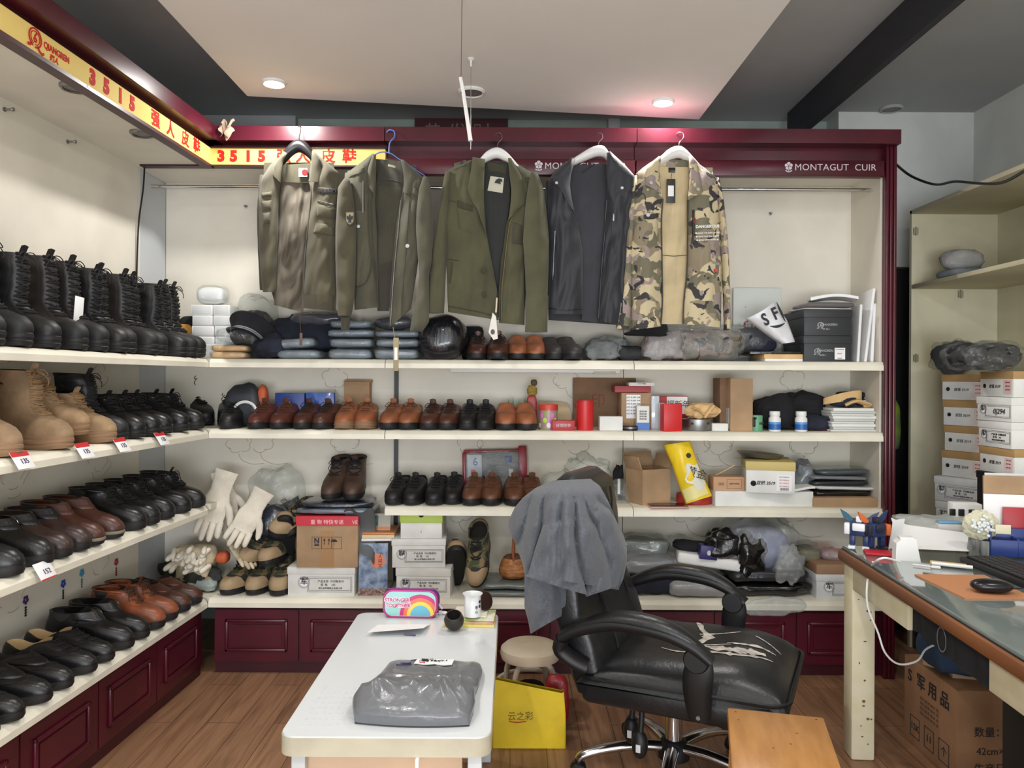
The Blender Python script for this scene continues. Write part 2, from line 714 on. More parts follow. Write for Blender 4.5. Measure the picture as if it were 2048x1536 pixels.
# dark red plaque on the back wall
t = thing('wall_plaque', 'dark red plaque with brushed characters above the shelving', 'plaque', (UX(920, 4.05), 4.06, 2.585))
b = MB(); b.box(-.245, .245, -.015, .015, -.1, .06); b.obj('board', mat('plaque red', (70, 22, 32), .5), t)
mg = mat('faded gilt', (126, 110, 98), .6)
for i, ch in enumerate('恭发财'):
    letter(t, ch, .1, mg, (-.15 + i * .13, -.017, -.02))

# ------------------------------------------------------------------ shelving: shared dimensions
YF, YB = 3.31, 3.63
XC = -1.303                      # inside corner of the fronts
SZ = [1.36, 1.055, .727, .327]    # shelf tops
_n = sqrt(1 + .045 ** 2)
DT = Vector((-.045, -1, 0)) / _n
DD = Vector((-1, .045, 0)) / _n
TILT = -.045


def XL(t, d, z):
    p = Vector((XC, YF, 0)) + DT * t + DD * d
    p.z = z
    return p


ML = Matrix(((DT.x, DD.x, 0, XC), (DT.y, DD.y, 0, YF), (0, 0, 1, 0), (0, 0, 0, 1)))


def lip(z, depth, d0=0.0):
    return [(d0, z - .038), (d0, z - .018), (d0 + .012, z - .004), (d0 + .024, z), (depth, z), (depth, z - .022), (d0 + .05, z - .022), (d0 + .045, z - .038)]


def doodle(b, pts, r=.0011):
    b.tube(smooth_path(pts, 14), r, 5)


def flower_lines(b, cx, cz, y, s, seed):
    rnd = random.Random(seed)
    for k in range(5):
        a = k * 2 * pi / 5 + rnd.random()
        pts = []
        for q in range(7):
            th = a - .6 + 1.2 * q / 6
            rr = s * (1.0 + .25 * sin(pi * q / 6))
            pts.append((cx + rr * cos(th), y, cz + rr * sin(th) * .8))
        doodle(b, pts)
    doodle(b, [(cx, y, cz - s), (cx + .3 * s, y, cz - 1.6 * s), (cx + 1.3 * s, y, cz - 2.0 * s), (cx + 2.4 * s, y, cz - 1.9 * s)])


# ------------------------------------------------------------------ back run: three bays
bays = [('A', -1.636, -.546, 'shelving unit with yellow sign in the back left corner'),
        ('B', -.546, .525, 'middle shelving unit behind the green jacket with wine red sign'),
        ('C', .525, 1.647, 'right shelving unit behind the camouflage jacket, wine red side post')]
UNIT = {}
for nm, x0, x1, lab in bays:
    u = thing('shelving_unit', lab, 'shelving unit', ((x0 + x1) / 2, YB, 0), group='shelving along the back wall')
    UNIT[nm] = u
    fx0 = XC if nm == 'A' else x0
    g = .0015
    b = MB(); b.box(x0 + g, x1 - g - (.05 if nm == 'C' else 0), YB, YB + .02, .3, 2.2); b.obj('back_panel', M_cream, u, world=True)
    for k, z in enumerate(SZ):
        if nm == 'A' and k == 2:
            continue
        xx1 = x1 - (.025 if nm == 'C' else 0)
        b = MB()
        b.prism([(YF + q[0], q[1]) for q in lip(z, YB - YF)], fx0 + g, xx1 - g, 'x')
        b.obj('shelf', M_shelf, u, world=True)
    if nm == 'A':   # the corner pieces of the shelves
        for z in SZ:
            b = MB(); b.prism([(x0, YB - .001), (fx0, YB - .001), (fx0, YF + .026), (x0, YF + .06)], z - .022, z, 'z'); b.obj('corner_shelf', M_shelf, u, world=True)
    # base cabinet
    b = MB(); b.box(fx0 + g + (.022 if nm == 'A' else 0), x1 - g, YF + .03, YB, .0, .286); cb = b.obj('base_cabinet', M_wine_d, u, world=True)
    nd = 2 if nm == 'A' else 3
    xs = fx0 + (.02 if nm == 'A' else 0)
    xe = x1 - (.06 if nm == 'C' else 0)
    wd = (xe - xs) / nd
    for q in range(nd):
        a0, a1 = xs + q * wd + .004, xs + (q + 1) * wd - .004
        b = MB()
        yy = YF + .03
        b.box(a0, a1, yy - .012, yy, .05, .275)
        i0, i1, z0, z1 = a0 + .045, a1 - .045, .095, .235
        w = .014
        for (p0, p1, r0, r1) in ((i0, i1, z0, z0 + w), (i0, i1, z1 - w, z1), (i0, i0 + w, z0, z1), (i1 - w, i1, z0, z1)):
            b.rbox(p0, p1, yy - .022, yy - .012, r0, r1, .004)
        b.box(i0 + w + .012, i1 - w - .012, yy - .017, yy - .012, z0 + w + .01, z1 - w - .01)
        b.obj('door_panel', M_wine, cb, world=True)
    # cornice
    b = MB()
    b.box(fx0 + g if nm != 'A' else fx0 - .02, x1 - g, YF - .045, YF + .04, 2.285, 2.345)
    b.box(fx0 + g, x1 - g, YF + .03, YF + .05, 2.2, 2.285)
    b.box(x0, x1 - g, YF + .05, YB + .02, 2.30, 2.32)
    b.obj('cornice', M_wine, u, world=True)
    # soffit of the unit
    b = MB(); b.box(x0 + g, x1 - g - (.05 if nm == 'C' else 0), YF + .05, YB, 2.19, 2.205); b.obj('soffit', M_cream, u, world=True)
    # rail
    b = MB(); b.tube([(x0 + .03, YF + .11, 2.125), (x1 - (.06 if nm == 'C' else .005), YF + .11, 2.125)], .009, 10); b.obj('clothes_rail', M_chrome, u, world=True)
    b = MB()
    rnd = random.Random(ord(nm))
    for k in range(2):
        flower_lines(b, x0 + .35 + .45 * k, 1.28 if k else 1.02 - .05, YB - .001, .05, ord(nm) + k)
        flower_lines(b, x0 + .3 + .5 * k, .66, YB - .001, .06, 3 * ord(nm) + k)
        flower_lines(b, x0 + .45 + .4 * k, .98, YB - .001, .055, 5 * ord(nm) + k)
    b.obj('line_drawing', M_line, u, world=True)
    # wall hooks
    for (uu, vv) in {'A': [(493, 414)], 'B': [], 'C': [(1540, 428)]}[nm]:
        p = AY(uu, vv, YB)
        b = MB(); b.lathe([(.006, 0), (.007, .004), (.003, .006), (.003, .02), (.006, .022), (.005, .026)], 10)
        for i2 in range(len(b.v)):
            q2 = b.v[i2]; b.v[i2] = Vector((p.x + q2.x, YB - q2.z, p.z + q2.y))
        b.obj('hook', M_steel, u, world=True)

# bay A left side panel (whitish) and its sign
u = UNIT['A']
b = MB(); b.box(-1.656, -1.636, 3.355, YB, .3, 2.19); b.obj('side_panel', mat('grey white laminate', (198, 202, 206), .5), u, world=True)


def logo(parent, c, s, m, rz, bold=True):
    """round emblem: ring, slanted six-like stroke and two feet, in the plane facing -Y turned by rz"""
    b = MB()
    R = Matrix.Rotation(rz, 4, 'Z')
    b.xf = Matrix.Translation(c) @ R

    def stroke(pts, w):
        pts = [Vector(p) for p in pts]
        L, Rr = [], []
        for i, p in enumerate(pts):
            tt = (pts[min(i + 1, len(pts) - 1)] - pts[max(i - 1, 0)]).normalized()
            nn = Vector((-tt.y, tt.x))
            L.append(p + nn * w / 2); Rr.append(p - nn * w / 2)
        poly = [(q.x * s, q.y * s) for q in L + Rr[::-1]]
        n = len(pts)
        a = [[b.add((q[0], y, q[1])) for q in poly] for y in (-.0015, 0)]
        N = 2 * n
        for i in range(n - 1):
            j = N - 1 - i
            b.face((a[0][i], a[0][i + 1], a[0][j - 1], a[0][j]))
            b.face((a[0][i], a[1][i], a[1][i + 1], a[0][i + 1]))
            b.face((a[0][j], a[0][j - 1], a[1][j - 1], a[1][j]))
    for rr, ww in ((1.0, .16), (.72, .08)):
        stroke([(rr * cos(pi * (-.72 + 1.9 * k / 26 + .2)), rr * sin(pi * (-.72 + 1.9 * k / 26 + .2))) for k in range(27)], ww)
    stroke([(.25, .62), (-.05, .2), (-.22, -.2), (-.1, -.42), (.12, -.42), (.22, -.2), (.1, -.02), (-.12, -.06)], .17)
    stroke([(-.55, -.72), (-.85, -1.0), (-1.25, -1.05)], .3)
    stroke([(.35, -.75), (.75, -1.2), (1.2, -1.35), (1.45, -1.15)], .26)
    return b.obj('emblem', m, parent, smooth=0)


sb = MB(); sb.box(-1.60, -.548, YF - .006, YF + .03, 2.19, 2.262); so = sb.obj('sign_board', M_yellow, u, world=True)
sb = MB(); sb.box(-1.60, -.548, YF - .012, YF + .03, 2.183, 2.19); sb.box(-1.60, -.548, YF - .012, YF + .03, 2.262, 2.268); sb.obj('sign_frame', M_wine_d, so, world=True)
o = wloc(so)


def sgn(x, z, y=YF - .0065):
    return Vector((x, y, z)) - o


z0 = 2.226
logo(so, sgn(UX(340, YF), z0 + .004), .026, M_signred, 0)
letter(so, 'QIANGREN', .026, M_signred, sgn(UX(382, YF), z0 + .006), bold=.0006, sx=.85)
letter(so, '强人', .02, M_signred, sgn(UX(374, YF), z0 - .022), bold=.0008, shear=.3)
for ch, uu in zip('3515', (441, 466, 495, 522)):
    letter(so, ch, .062, M_signred, sgn(UX(uu, YF), z0), bold=.004)
for ch, uu in zip('强人皮鞋', (566, 604, 655, 697)):
    letter(so, ch, .062, M_signred, sgn(UX(uu, YF), z0), bold=.0018)

M_sil = mat('silver lettering', (206, 198, 204), .45)


def sign_bc(unit, x0, x1, ud):
    sb = MB(); sb.rbox(x0, x1, YF - .012, YF + .03, 2.153, 2.222, .005)
    so = sb.obj('sign_board', M_wine, unit, world=True)
    o = wloc(so)
    b = MB()
    fx, fz = UX(ud, YF) - o.x, 2.196 - o.z
    for k in range(5):
        a = pi / 2 + 2 * pi * k / 5
        poly = [(fx + .010 * cos(a) + .0075 * cos(2 * pi * q / 12), fz + .010 * sin(a) + .0075 * sin(2 * pi * q / 12)) for q in range(12)]
        b.prism(poly, YF - .0142 - o.y, YF - .0125 - o.y)
    b.box(fx - .0012, fx + .0012, YF - .0142 - o.y, YF - .0125 - o.y, fz - .028, fz - .01)
    for sgn_ in (-1, 1):
        b.prism([(fx, fz - .024), (fx + sgn_ * .014, fz - .017), (fx + sgn_ * .014, fz - .022), (fx, fz - .028)], YF - .0142 - o.y, YF - .0125 - o.y)
    b.obj('emblem', M_sil, so, smooth=0)
    letter(so, 'MONTAGUT  CUIR', .0395, M_sil, (UX(ud + 93, YF) - o.x, YF - .0135 - o.y, 2.19 - o.z), spacing=1.05)


sign_bc(UNIT['B'], -.544, .523, 1075)
sign_bc(UNIT['C'], .527, 1.592, 1573)

# bay C right side: cream inner panel and fluted wine post
u = UNIT['C']
b = MB(); b.box(1.594, 1.603, YF + .03, YB, .33, 2.19); b.obj('side_panel', M_cream, u, world=True)
b = MB()
b.box(1.603, 1.647, YF, YB + .02, 0, 2.33)
for k in range(3):
    b.rbox(1.598 + k * .0165, 1.612 + k * .0165, YF - .014, YF + .01, 0.0, 2.285, .004)
b.obj('side_post', M_wine, u, world=True)
# divider posts between the bays
b = MB(); b.box(-.552, -.534, YB - .02, YB, .33, 1.33); b.obj('divider_post', M_black, UNIT['B'], world=True)
# fluorescent tube fixture under the top shelf, middle bay
t = thing('tube_light_fitting', 'unlit white tube light fitting under the top shelf of the middle unit', 'light fitting', (UX(1070, 3.45), 3.45, 1.318))
b = MB(); b.rbox(-.38, .38, -.015, .015, -.012, .018, .004); b.obj('housing', M_white, t)
b = MB(); b.rbox(.26, .36, -.017, .017, -.016, -.004, .003); b.obj('end_cap', mat('beige plastic', (196, 190, 170), .5), t)

# ------------------------------------------------------------------ left run
LT0, LT1 = -.05, 2.3
ul = thing('shelving_unit', 'long shelving unit with yellow sign along the left wall, full of shoes', 'shelving unit', XL(1.1, .33, 0))
b = MB(); b.xf = ML; b.box(LT0, LT1, .333, .353, .3, 2.19); b.obj('back_panel', M_cream, ul, world=True)
for z in SZ:
    b = MB(); b.xf = ML; b.prism(lip(z, .333), .0015, LT1, 'x'); b.obj('shelf', M_shelf, ul, world=True)
b = MB(); b.xf = ML; b.box(.0, LT1, .03, .333, 0, .286); cb = b.obj('base_cabinet', M_wine_d, ul, world=True)
for q in range(6):
    a0 = .02 + q * .38
    a1 = a0 + .372
    b = MB(); b.xf = ML
    b.box(a0, a1, .018, .03, .05, .275)
    i0, i1, z0, z1, w = a0 + .05, a1 - .05, .095, .235, .014
    for (p0, p1, r0, r1) in ((i0, i1, z0, z0 + w), (i0, i1, z1 - w, z1), (i0, i0 + w, z0, z1), (i1 - w, i1, z0, z1)):
        b.rbox(p0, p1, .008, .018, r0, r1, .004)
    b.box(i0 + w + .012, i1 - w - .012, .013, .018, z0 + w + .01, z1 - w - .01)
    b.obj('door_panel', M_wine, cb, world=True)
b = MB(); b.xf = ML
b.box(-.04, LT1, -.045, .04, 2.285, 2.345)
b.box(-.04, LT1, .03, .05, 2.262, 2.285)
b.box(-.04, LT1, .05, .353, 2.30, 2.32)
b.obj('cornice', M_wine, ul, world=True)
b = MB(); b.xf = ML; b.box(-.04, LT1, .03, .34, 2.19, 2.205); b.obj('soffit', M_cream, ul, world=True)
sb = MB(); sb.xf = ML; sb.box(-.01, LT1, -.006, .03, 2.19, 2.262); so = sb.obj('sign_board', M_yellow, ul, world=True)
sb = MB(); sb.xf = ML; sb.box(-.012, LT1, -.012, .03, 2.178, 2.19); sb.box(-.012, LT1, .01, .03, 2.262, 2.285); sb.obj('sign_frame', M_wine_d, so, world=True)
o = wloc(so)


def lsg(t, z):
    return XL(t, -.0068, z) - o


def t_of(u, d=0.0):
    a = (1024 - u) / F
    # x = XC + DT.x t + DD.x d ; y = YF + DT.y t + DD.y d ; -x = a y
    return (a * (YF + DD.y * d) + XC + DD.x * d) / (-DT.x - a * DT.y)


rot_l = (pi / 2, 0, pi / 2 + TILT)
for ch, uu, s in zip('3515强人皮鞋', (178, 206, 234, 258, 305, 335, 365, 388), (.064,) * 4 + (.062,) * 4):
    letter(so, ch, s, M_signred, lsg(t_of(uu), 2.226), rot_l, bold=.0042 if ch in '315' else .0018)
logo(so, lsg(t_of(62), 2.232), .026, M_signred, pi / 2 + TILT)
letter(so, 'QIANGREN', .027, M_signred, lsg(t_of(106), 2.230), rot_l, bold=.0006, sx=.85)
letter(so, '强人', .02, M_signred, lsg(t_of(100), 2.205), rot_l, bold=.0008, shear=.3)
b = MB()
for k, tt in enumerate((.25, .75, 1.2)):
    for zz, s in ((1.28, .05), (.94, .07), (.95, .05), (.55, .06)):
        for m5 in range(4):
            a = m5 * 1.57 + k
            pts = [XL(tt + s * (1 + .2 * sin(q)) * cos(a + .2 * q), .332, zz + s * sin(a + .2 * q)) for q in range(6)]
            doodle(b, pts)
b.obj('line_drawing', M_line, ul, world=True)
# wall hooks above the boots
for (uu, vv) in ((5, 224), (132, 288)):
    tt = t_of(uu, .333)
    p = XL(tt, .333, 0)
    z = CAMH + (VH - vv) / F * p.y
    b = MB()
    b.lathe([(.007, 0), (.008, .004), (.0035, .006), (.0035, .026), (.007, .028), (.006, .033)], 10)
    R = Matrix.Translation((p.x, p.y, z)) @ Matrix.Rotation(pi / 2, 4, 'Y')
    b.v = [R @ q for q in b.v]
    b.obj('hook', M_steel, ul, world=True)
# painted flower stickers below the third shelf
for (uu, vv, c, c2) in ((53, 1205, (70, 40, 110), (26, 22, 34)), (128, 1172, (40, 74, 170), (22, 26, 60)), (165, 1150, (60, 150, 190), (60, 120, 120)), (234, 1128, (170, 46, 44), (120, 30, 34))):
    tt = t_of(uu, .332)
    p = XL(tt, .332, 0)
    z = CAMH + (VH - vv) / F * p.y
    b = MB()
    for q in range(5):
        a = 2 * pi * q / 5
        b.cushion(.014, .014, .003, 1, 1, nu=10, nv=5, c=(.01 * cos(a), .01 * sin(a), 0))
    R = Matrix.Translation((p.x, p.y, z)) @ Matrix.Rotation(pi / 2, 4, 'Y')
    b.v = [R @ q for q in b.v]
    f_ = b.obj('flower_sticker', mat('sticker %d' % uu, c, .5), ul, world=True)
    b = MB()
    for q in range(4):
        b.cushion(.009, .012, .003, 1, 1, nu=10, nv=5, c=(.026 + q * .009, 0, 0))
    b.v = [R @ q for q in b.v]
    b.obj('stem_sticker', mat('stem %d' % uu, c2, .5), f_, world=True)
for uu, vv in ((150, 172), (285, 265)):
    p = AZ(uu, vv, 2.19)
    downlight('unlit steel ' + ('nearer' if uu < 200 else 'farther') + ' downlight in the soffit behind the left sign', 0, 0, 2.19, False, .045, M_steel, xyz=p)

# cables
t = thing('black_cable', 'black cable hanging in the back left corner below the sign', 'cable', AY(283, 590, 3.34))
b = MB(); b.tube(smooth_path([AY(289, 335, 3.335), AY(286, 380, 3.335), AY(277, 450, 3.335), AY(273, 560, 3.335), AY(270, 690, 3.335)], 20), .004, 6); b.obj('wire', M_black, t, world=True)
t = thing('black_cable', 'black cable sagging across the upper right wall', 'cable', AY(1900, 368, 3.2))
b = MB(); b.tube(smooth_path([AY(1789, 326, 3.5), AY(1822, 352, 3.45), AY(1870, 369, 3.3), AY(1910, 363, 3.1), AY(1960, 367, 2.9), AY(2005, 365, 2.7), AY(2052, 340, 2.5)], 30), .0055, 6); b.obj('wire', M_black, t, world=True)
# torn tape at the corner of the cornices
t = MB(); c0 = AY(452, 262, 3.25)
t.shell(lambda s, q: c0 + Vector((.05 * (s - .5) + .01 * sin(9 * q), .01 * sin(7 * s), .06 * (q - .4) + .02 * sin(8 * s))), 8, 8, .002)
tag(t.obj('torn_tape', mat('brown tape', (176, 150, 130), .4), None, c0, world=True), 'torn brown tape scrap at the corner of the two cornices', 'tape')
for (uu) in (571, 762):
    pass

# ------------------------------------------------------------------ alcove shelves on the right
ua = thing('alcove_shelving', 'cream built-in shelving along the right wall', 'shelving', (2.2, 3.0, 0))
M_alc = mat('aged cream board', (206, 200, 172), .65, var=.05, vscale=3)
b = MB(); b.box(1.917, 2.345, 3.7, 3.72, 0, 2.1); b.obj('end_panel', M_alc, ua, world=True)
b = MB(); b.box(2.33, 2.345, .9, 3.7, 0, 2.1); b.obj('back_panel', M_alc, ua, world=True)
for z in (2.1, 1.74, .48):
    b = MB(); b.rbox(1.917, 2.33, .9, 3.7 if z < 2 else 3.72, z - .02, z, .003); b.obj('shelf', M_alc, ua, world=True)
b = MB(); b.box(1.93, 2.33, .9, 3.7, 0, .46); b.obj('base', M_dark, ua, world=True)
for (uu, vv) in ((1833, 462), (1833, 716), (1923, 588)):
    p = AY(uu, vv, 3.69)
    b = MB(); b.box(p.x - .012, p.x + .012, 3.694, 3.7, p.z - .016, p.z + .016); b.box(p.x - .004, p.x + .004, 3.69, 3.695, p.z - .02, p.z + .02)
    b.obj('bracket', mat('bracket grey', (150, 146, 124), .5), ua, world=True)
# ------------------------------------------------------------------ shoes
def leather(name, rgb, rough=0.38, var=.12):
    return mat(name, rgb, rough, var=var, vscale=14, bump=.12, bscale=160, spec=.5)


L_black = leather('black leather', (23, 22, 24), .34)
L_black2 = leather('soft black leather', (26, 25, 26), .48)
L_bootdk = leather('brown black boot leather', (40, 35, 33), .46)
L_brown = leather('dark brown leather', (78, 46, 36), .36)
L_brown2 = leather('oxblood brown leather', (92, 50, 42), .34)
L_mid = leather('mid brown leather', (100, 64, 46), .38)
L_tan = leather('tan leather', (140, 86, 56), .42)
L_orange = leather('orange brown leather', (152, 92, 60), .45)
L_suede = mat('tan suede', (148, 122, 94), .95, var=.08, vscale=20, bump=.3, bscale=220)
L_suede2 = mat('sand suede', (160, 132, 100), .95, var=.08, vscale=20, bump=.3, bscale=220)
R_black = mat('black rubber', (24, 24, 26), .6)
R_tan = mat('tan rubber', (142, 112, 84), .75)
R_grey = mat('grey brown welt', (128, 118, 104), .7)
M_lining = mat('dark shoe lining', (44, 40, 38), .9)
M_lining_t = mat('tan shoe lining', (196, 168, 124), .8)
M_lace_b = mat('black lace', (26, 25, 27), .85)
M_lace_br = mat('brown lace', (86, 56, 40), .85)
M_lace_t = mat('tan lace', (150, 120, 86), .9)
CAMO_G = camo('green camouflage canvas', [(96, 98, 70), (70, 76, 54), (132, 112, 82), (52, 48, 42)], 14)


def shoe(name, L=.29, hw=.050, H=None, upper=L_black, sole=R_black, lace=None, lining=M_lining, soleh=.022, toe=1.0, style='low', strap=None, buckle=False, chunky=False, welt=None, cap=False, slim=1.0, toe_rubber=False, lean=0.0, bow=True, soft=0.0, seed=0):
    """toe tip at the origin pointing to -Y, heel at y=L"""
    s0 = soleh
    th = .054 * toe
    if style == 'low':
        lev = [((.000, s0), (L, s0), hw * .99, .72), ((-.004, s0 + .012), (L + .004, s0 + .02), hw * 1.02, .74),
               ((.003, s0 + th * .48), (L + .006, s0 + .036), hw * 1.0, .76), ((.018, s0 + th * .7), (L + .005, s0 + .05), hw * .96, .8),
               ((.045, s0 + th * .86), (L + .003, s0 + .06), hw * .92, .84), ((.08, s0 + th * 1.02), (L, s0 + .067), hw * .86, .88),
               ((.108, s0 + th * 1.28), (L - .003, s0 + .073), hw * .80, .9), ((.132, s0 + th * 1.58), (L - .006, s0 + .078), hw * .74, .92)]
        ta, tb = 4.7, 6.9
    else:
        H = H or .14
        lev = [((.000, s0), (L, s0), hw * .99, .72), ((-.004, s0 + .014), (L + .004, s0 + .024), hw * 1.03, .74),
               ((.002, s0 + th * .55), (L + .006, s0 + .045), hw * 1.02, .76), ((.02, s0 + th * .85), (L + .004, s0 + .062), hw * .98, .8),
               ((.05, s0 + th * 1.05), (L + .001, s0 + .076), hw * .94, .84), ((.085, s0 + th * 1.25), (L - .003, s0 + .086), hw * .88, .88),
               ((.112, s0 + th * 1.6), (L - .006, s0 + .098), hw * .82, .92), ((.130, s0 + th * 2.05), (L - .008, s0 + .112), hw * .80, .95)]
        z7f = s0 + th * 2.05
        z7b = s0 + .112
        n = 3 if H < .2 else 6
        for k in range(1, n + 1):
            q = k / n
            lev.append(((.130 + .018 * q + lean * q - .01 * sin(pi * q), z7f + (H - z7f) * q), (L - .008 - .012 * sin(pi * q) + lean * q, z7b + (H + .006 - z7b) * q), hw * (.80 + .10 * q * q + .02 * q), .95))
        ta, tb = 5.2, len(lev) - 1.15
    N = len(lev) - 1

    def P(t, s_ang, off=0.0):
        """surface point: t along the levels, s_ang angle (0 at toe, pi at heel)"""
        k = min(int(t), N - 1)
        q = t - k
        a, bb = lev[k], lev[k + 1]
        yf = a[0][0] + (bb[0][0] - a[0][0]) * q
        zf = a[0][1] + (bb[0][1] - a[0][1]) * q
        yb = a[1][0] + (bb[1][0] - a[1][0]) * q
        zb = a[1][1] + (bb[1][1] - a[1][1]) * q
        w = a[2] + (bb[2] - a[2]) * q
        pw = a[3] + (bb[3] - a[3]) * q
        S = (1 - cos(s_ang)) / 2
        foot = max(0, 1 - t / 6.0)
        fac = 1 - foot * (.20 * exp(-((S - .62) / .2) ** 2) + .16 * max(0, S - .7) / .3) - slim_t * foot * exp(-(S / .18) ** 2)
        if style != 'low' and t > 7:
            fac *= 1 - soft * sin(3 * t + 4 * S) * .12
        sn = sin(s_ang)
        x = (w + off) * fac * (abs(sn) ** pw) * (1 if sn >= 0 else -1)
        dip = 0.0
        if style == 'low' and t > 4:   # topline dips at the ankle
            dip = -.022 * ((t - 4) / (N - 4)) ** 2 * exp(-((S - .58) / .22) ** 2)
        return Vector((x, yf + (yb - yf) * S - off * cos(s_ang) * .7, zf + (zb - zf) * S + dip + off * .35))
    slim_t = .16 if slim < 1 else 0.0
    root = thing(name, None, None)
    NA = 32
    # upper with its dark inside
    b = MB()
    rings = []
    for k in range(N * 2 + 1):
        t = k / 2
        rings.append([P(t, 2 * pi * i / NA) for i in range(NA)])
    b.loft(rings, True, True, False, 0)
    top = rings[-1]
    c = sum(top, Vector((0, 0, 0))) / NA
    inn = []
    for dz, sc in ((.0015, .95), (-.012, .9), (-.045, .86)):
        inn.append([Vector((c.x + (p.x - c.x) * sc, c.y + (p.y - c.y) * sc, p.z + dz)) for p in top])
    ids = b.loft([top] + inn[:1], True, False, False, 0)
    up = b.obj('upper', upper, root, smooth=60)
    b = MB()
    b.loft(inn, True, False, True, 0)
    b.obj('lining', lining, root, smooth=60)
    # sole
    b = MB()
    out = .005 if chunky else .003
    prof = [(0, -.003), (s0 * .45, out), (s0 * .8, out * .9), (s0 + .003, out), (s0 + .006, 0)]
    if chunky:
        prof = [(0, -.002), (s0 * .3, out), (s0 * .36, out * .4), (s0 * .55, out * .6), (s0 * .6, out), (s0 * .85, out), (s0 * .9, out * .5), (s0 + .006, out * .7), (s0 + .01, -.002)]
    rings = []
    for z, of in prof:
        ring = []
        for i in range(NA):
            a = 2 * pi * i / NA
            p = P(0, a, of)
            S = (1 - cos(a)) / 2
            lift = 0
            if z < s0 * .5 and not chunky:
                lift = max(0, min(1, (.7 - S) / .03)) * (.35 * s0 if S < .7 else 0) if S > .45 else (.35 * s0) * 0
            spring = .006 * max(0, 1 - S / .2)
            ring.append(Vector((p.x, p.y, z + lift + spring)))
        rings.append(ring)
    b.loft(rings, True, True, True)
    b.obj('sole', sole, root, smooth=35)
    if welt:
        b = MB()
        rings = [[Vector((P(0, 2 * pi * i / NA, of).x, P(0, 2 * pi * i / NA, of).y, s0 + z)) for i in range(NA)] for z, of in ((-.004, .0045), (.001, .007), (.006, .0045), (.007, 0))]
        b.loft(rings, True, True, True)
        b.obj('welt', welt, root)

    def patch(t0, t1, a0, a1, off, nt_=10, na=12, edge=.0008, fn=None):
        bb = MB()

        def f(s, q):
            t = t0 + (t1 - t0) * q
            aa0, aa1 = (a0(t), a1(t)) if callable(a0) else (a0, a1)
            e = min(s, 1 - s, q, 1 - q)
            return P(t, aa0 + (aa1 - aa0) * s, off * min(1, e * 8 + .15))
        bb.grid(f, na, nt_)
        return bb
    if cap or toe_rubber:
        bb = MB()
        ids = []
        tt = [0.3, .8, 1.4, 2.0, 2.6, 3.1, 3.5]
        span = [1.25, 1.2, 1.15, 1.05, .95, .8, .6]
        for t, sp in zip(tt, span):
            ids.append([P(t, -sp + 2 * sp * i / 14, .0022 if (0 < i < 14) else .0002) for i in range(15)])
        last = [P(3.6, -sp_ + 2 * sp_ * i / 14, .0003) for sp_ in (.55,) for i in range(15)]
        ids.append(last)
        bb.loft(ids, closed=False)
        bb.obj('toe_cap', (R_black if toe_rubber and cap is False else upper), root, smooth=60)
    def ang(t, x):
        k = min(int(t), N - 1)
        w = lev[k][2] + (lev[k + 1][2] - lev[k][2]) * (t - k)
        return max(.05, math.asin(min(.98, (x / w) ** (1 / .92))))
    if lace is not None:
        # facings either side and tongue
        for sgn_ in (-1, 1):
            bb = patch(ta - .35, min(tb + .9, N - .05), lambda t: sgn_ * ang(t, .010), lambda t: sgn_ * ang(t, .030), .0022, 14, 6)
            bb.obj('facing', upper, root, smooth=60)
        bb = MB()
        te = N + 0.0
        wz = .017
        pts = []
        for k in range(12):
            t = ta - .2 + (te - ta + .2) * k / 11
            e = ang(min(t, N - .01), .014)
            pts.append([P(min(t, N - .001), -e + 2 * e * i / 6, .001) for i in range(7)])
        lastc = pts[-1]
        ext = Vector((0, -.008 if style == 'low' else -.012, .022))
        for q in (.5, 1.0):
            pts.append([p + ext * q + Vector((0, .004 * (1 - abs(i - 3) / 3) * q, .004 * q * (1 - abs(i - 3) / 3))) for i, p in enumerate(lastc)])
        bb.loft(pts, closed=False)
        bb.obj('tongue', upper, root, smooth=60)
        nrow = 4 if style == 'low' else (5 if (H or 0) < .2 else 8)
        bb = MB()
        for k in range(nrow):
            t = ta + (tb - ta) * k / max(1, nrow - 1)
            x = .015 if style == 'low' else .021
            lr = .0019 if style == 'low' else .0026
            e = ang(t, x)
            t2 = min(t + (tb - ta) / nrow * .7, N - .05)
            e2 = ang(t2, x)
            bb.tube([P(t, -e + 2 * e * i / 6, .0045 + .002 * sin(pi * i / 6)) for i in range(7)], lr, 5)
            if style != 'low':
                bb.tube([P(t + (t2 - t) * i / 6, -e + (e + e2) * i / 6, .006 + .002 * sin(pi * i / 6)) for i in range(7)], lr, 5)
                bb.tube([P(t + (t2 - t) * i / 6, e - (e + e2) * i / 6, .005 + .002 * sin(pi * i / 6)) for i in range(7)], lr, 5)
        if bow:
            p0 = P(tb, 0, .009)
            rnd = random.Random(seed)
            for sg in (-1, 1):
                lp = [p0, p0 + Vector((sg * .018, -.012, .004)), p0 + Vector((sg * .032, -.016, -.012)), p0 + Vector((sg * .02, -.014, -.014)), p0 + Vector((0, -.004, -.001))]
                bb.tube(smooth_path(lp, 12), .0017, 5)
                dl = [p0, p0 + Vector((sg * .012, -.016, -.006)), p0 + Vector((sg * (.024 + .01 * rnd.random()), -.02, -.03)), p0 + Vector((sg * .026, -.022, -.045))]
                bb.tube(smooth_path(dl, 9), .0016, 5)
        bb.obj('laces', lace, root)
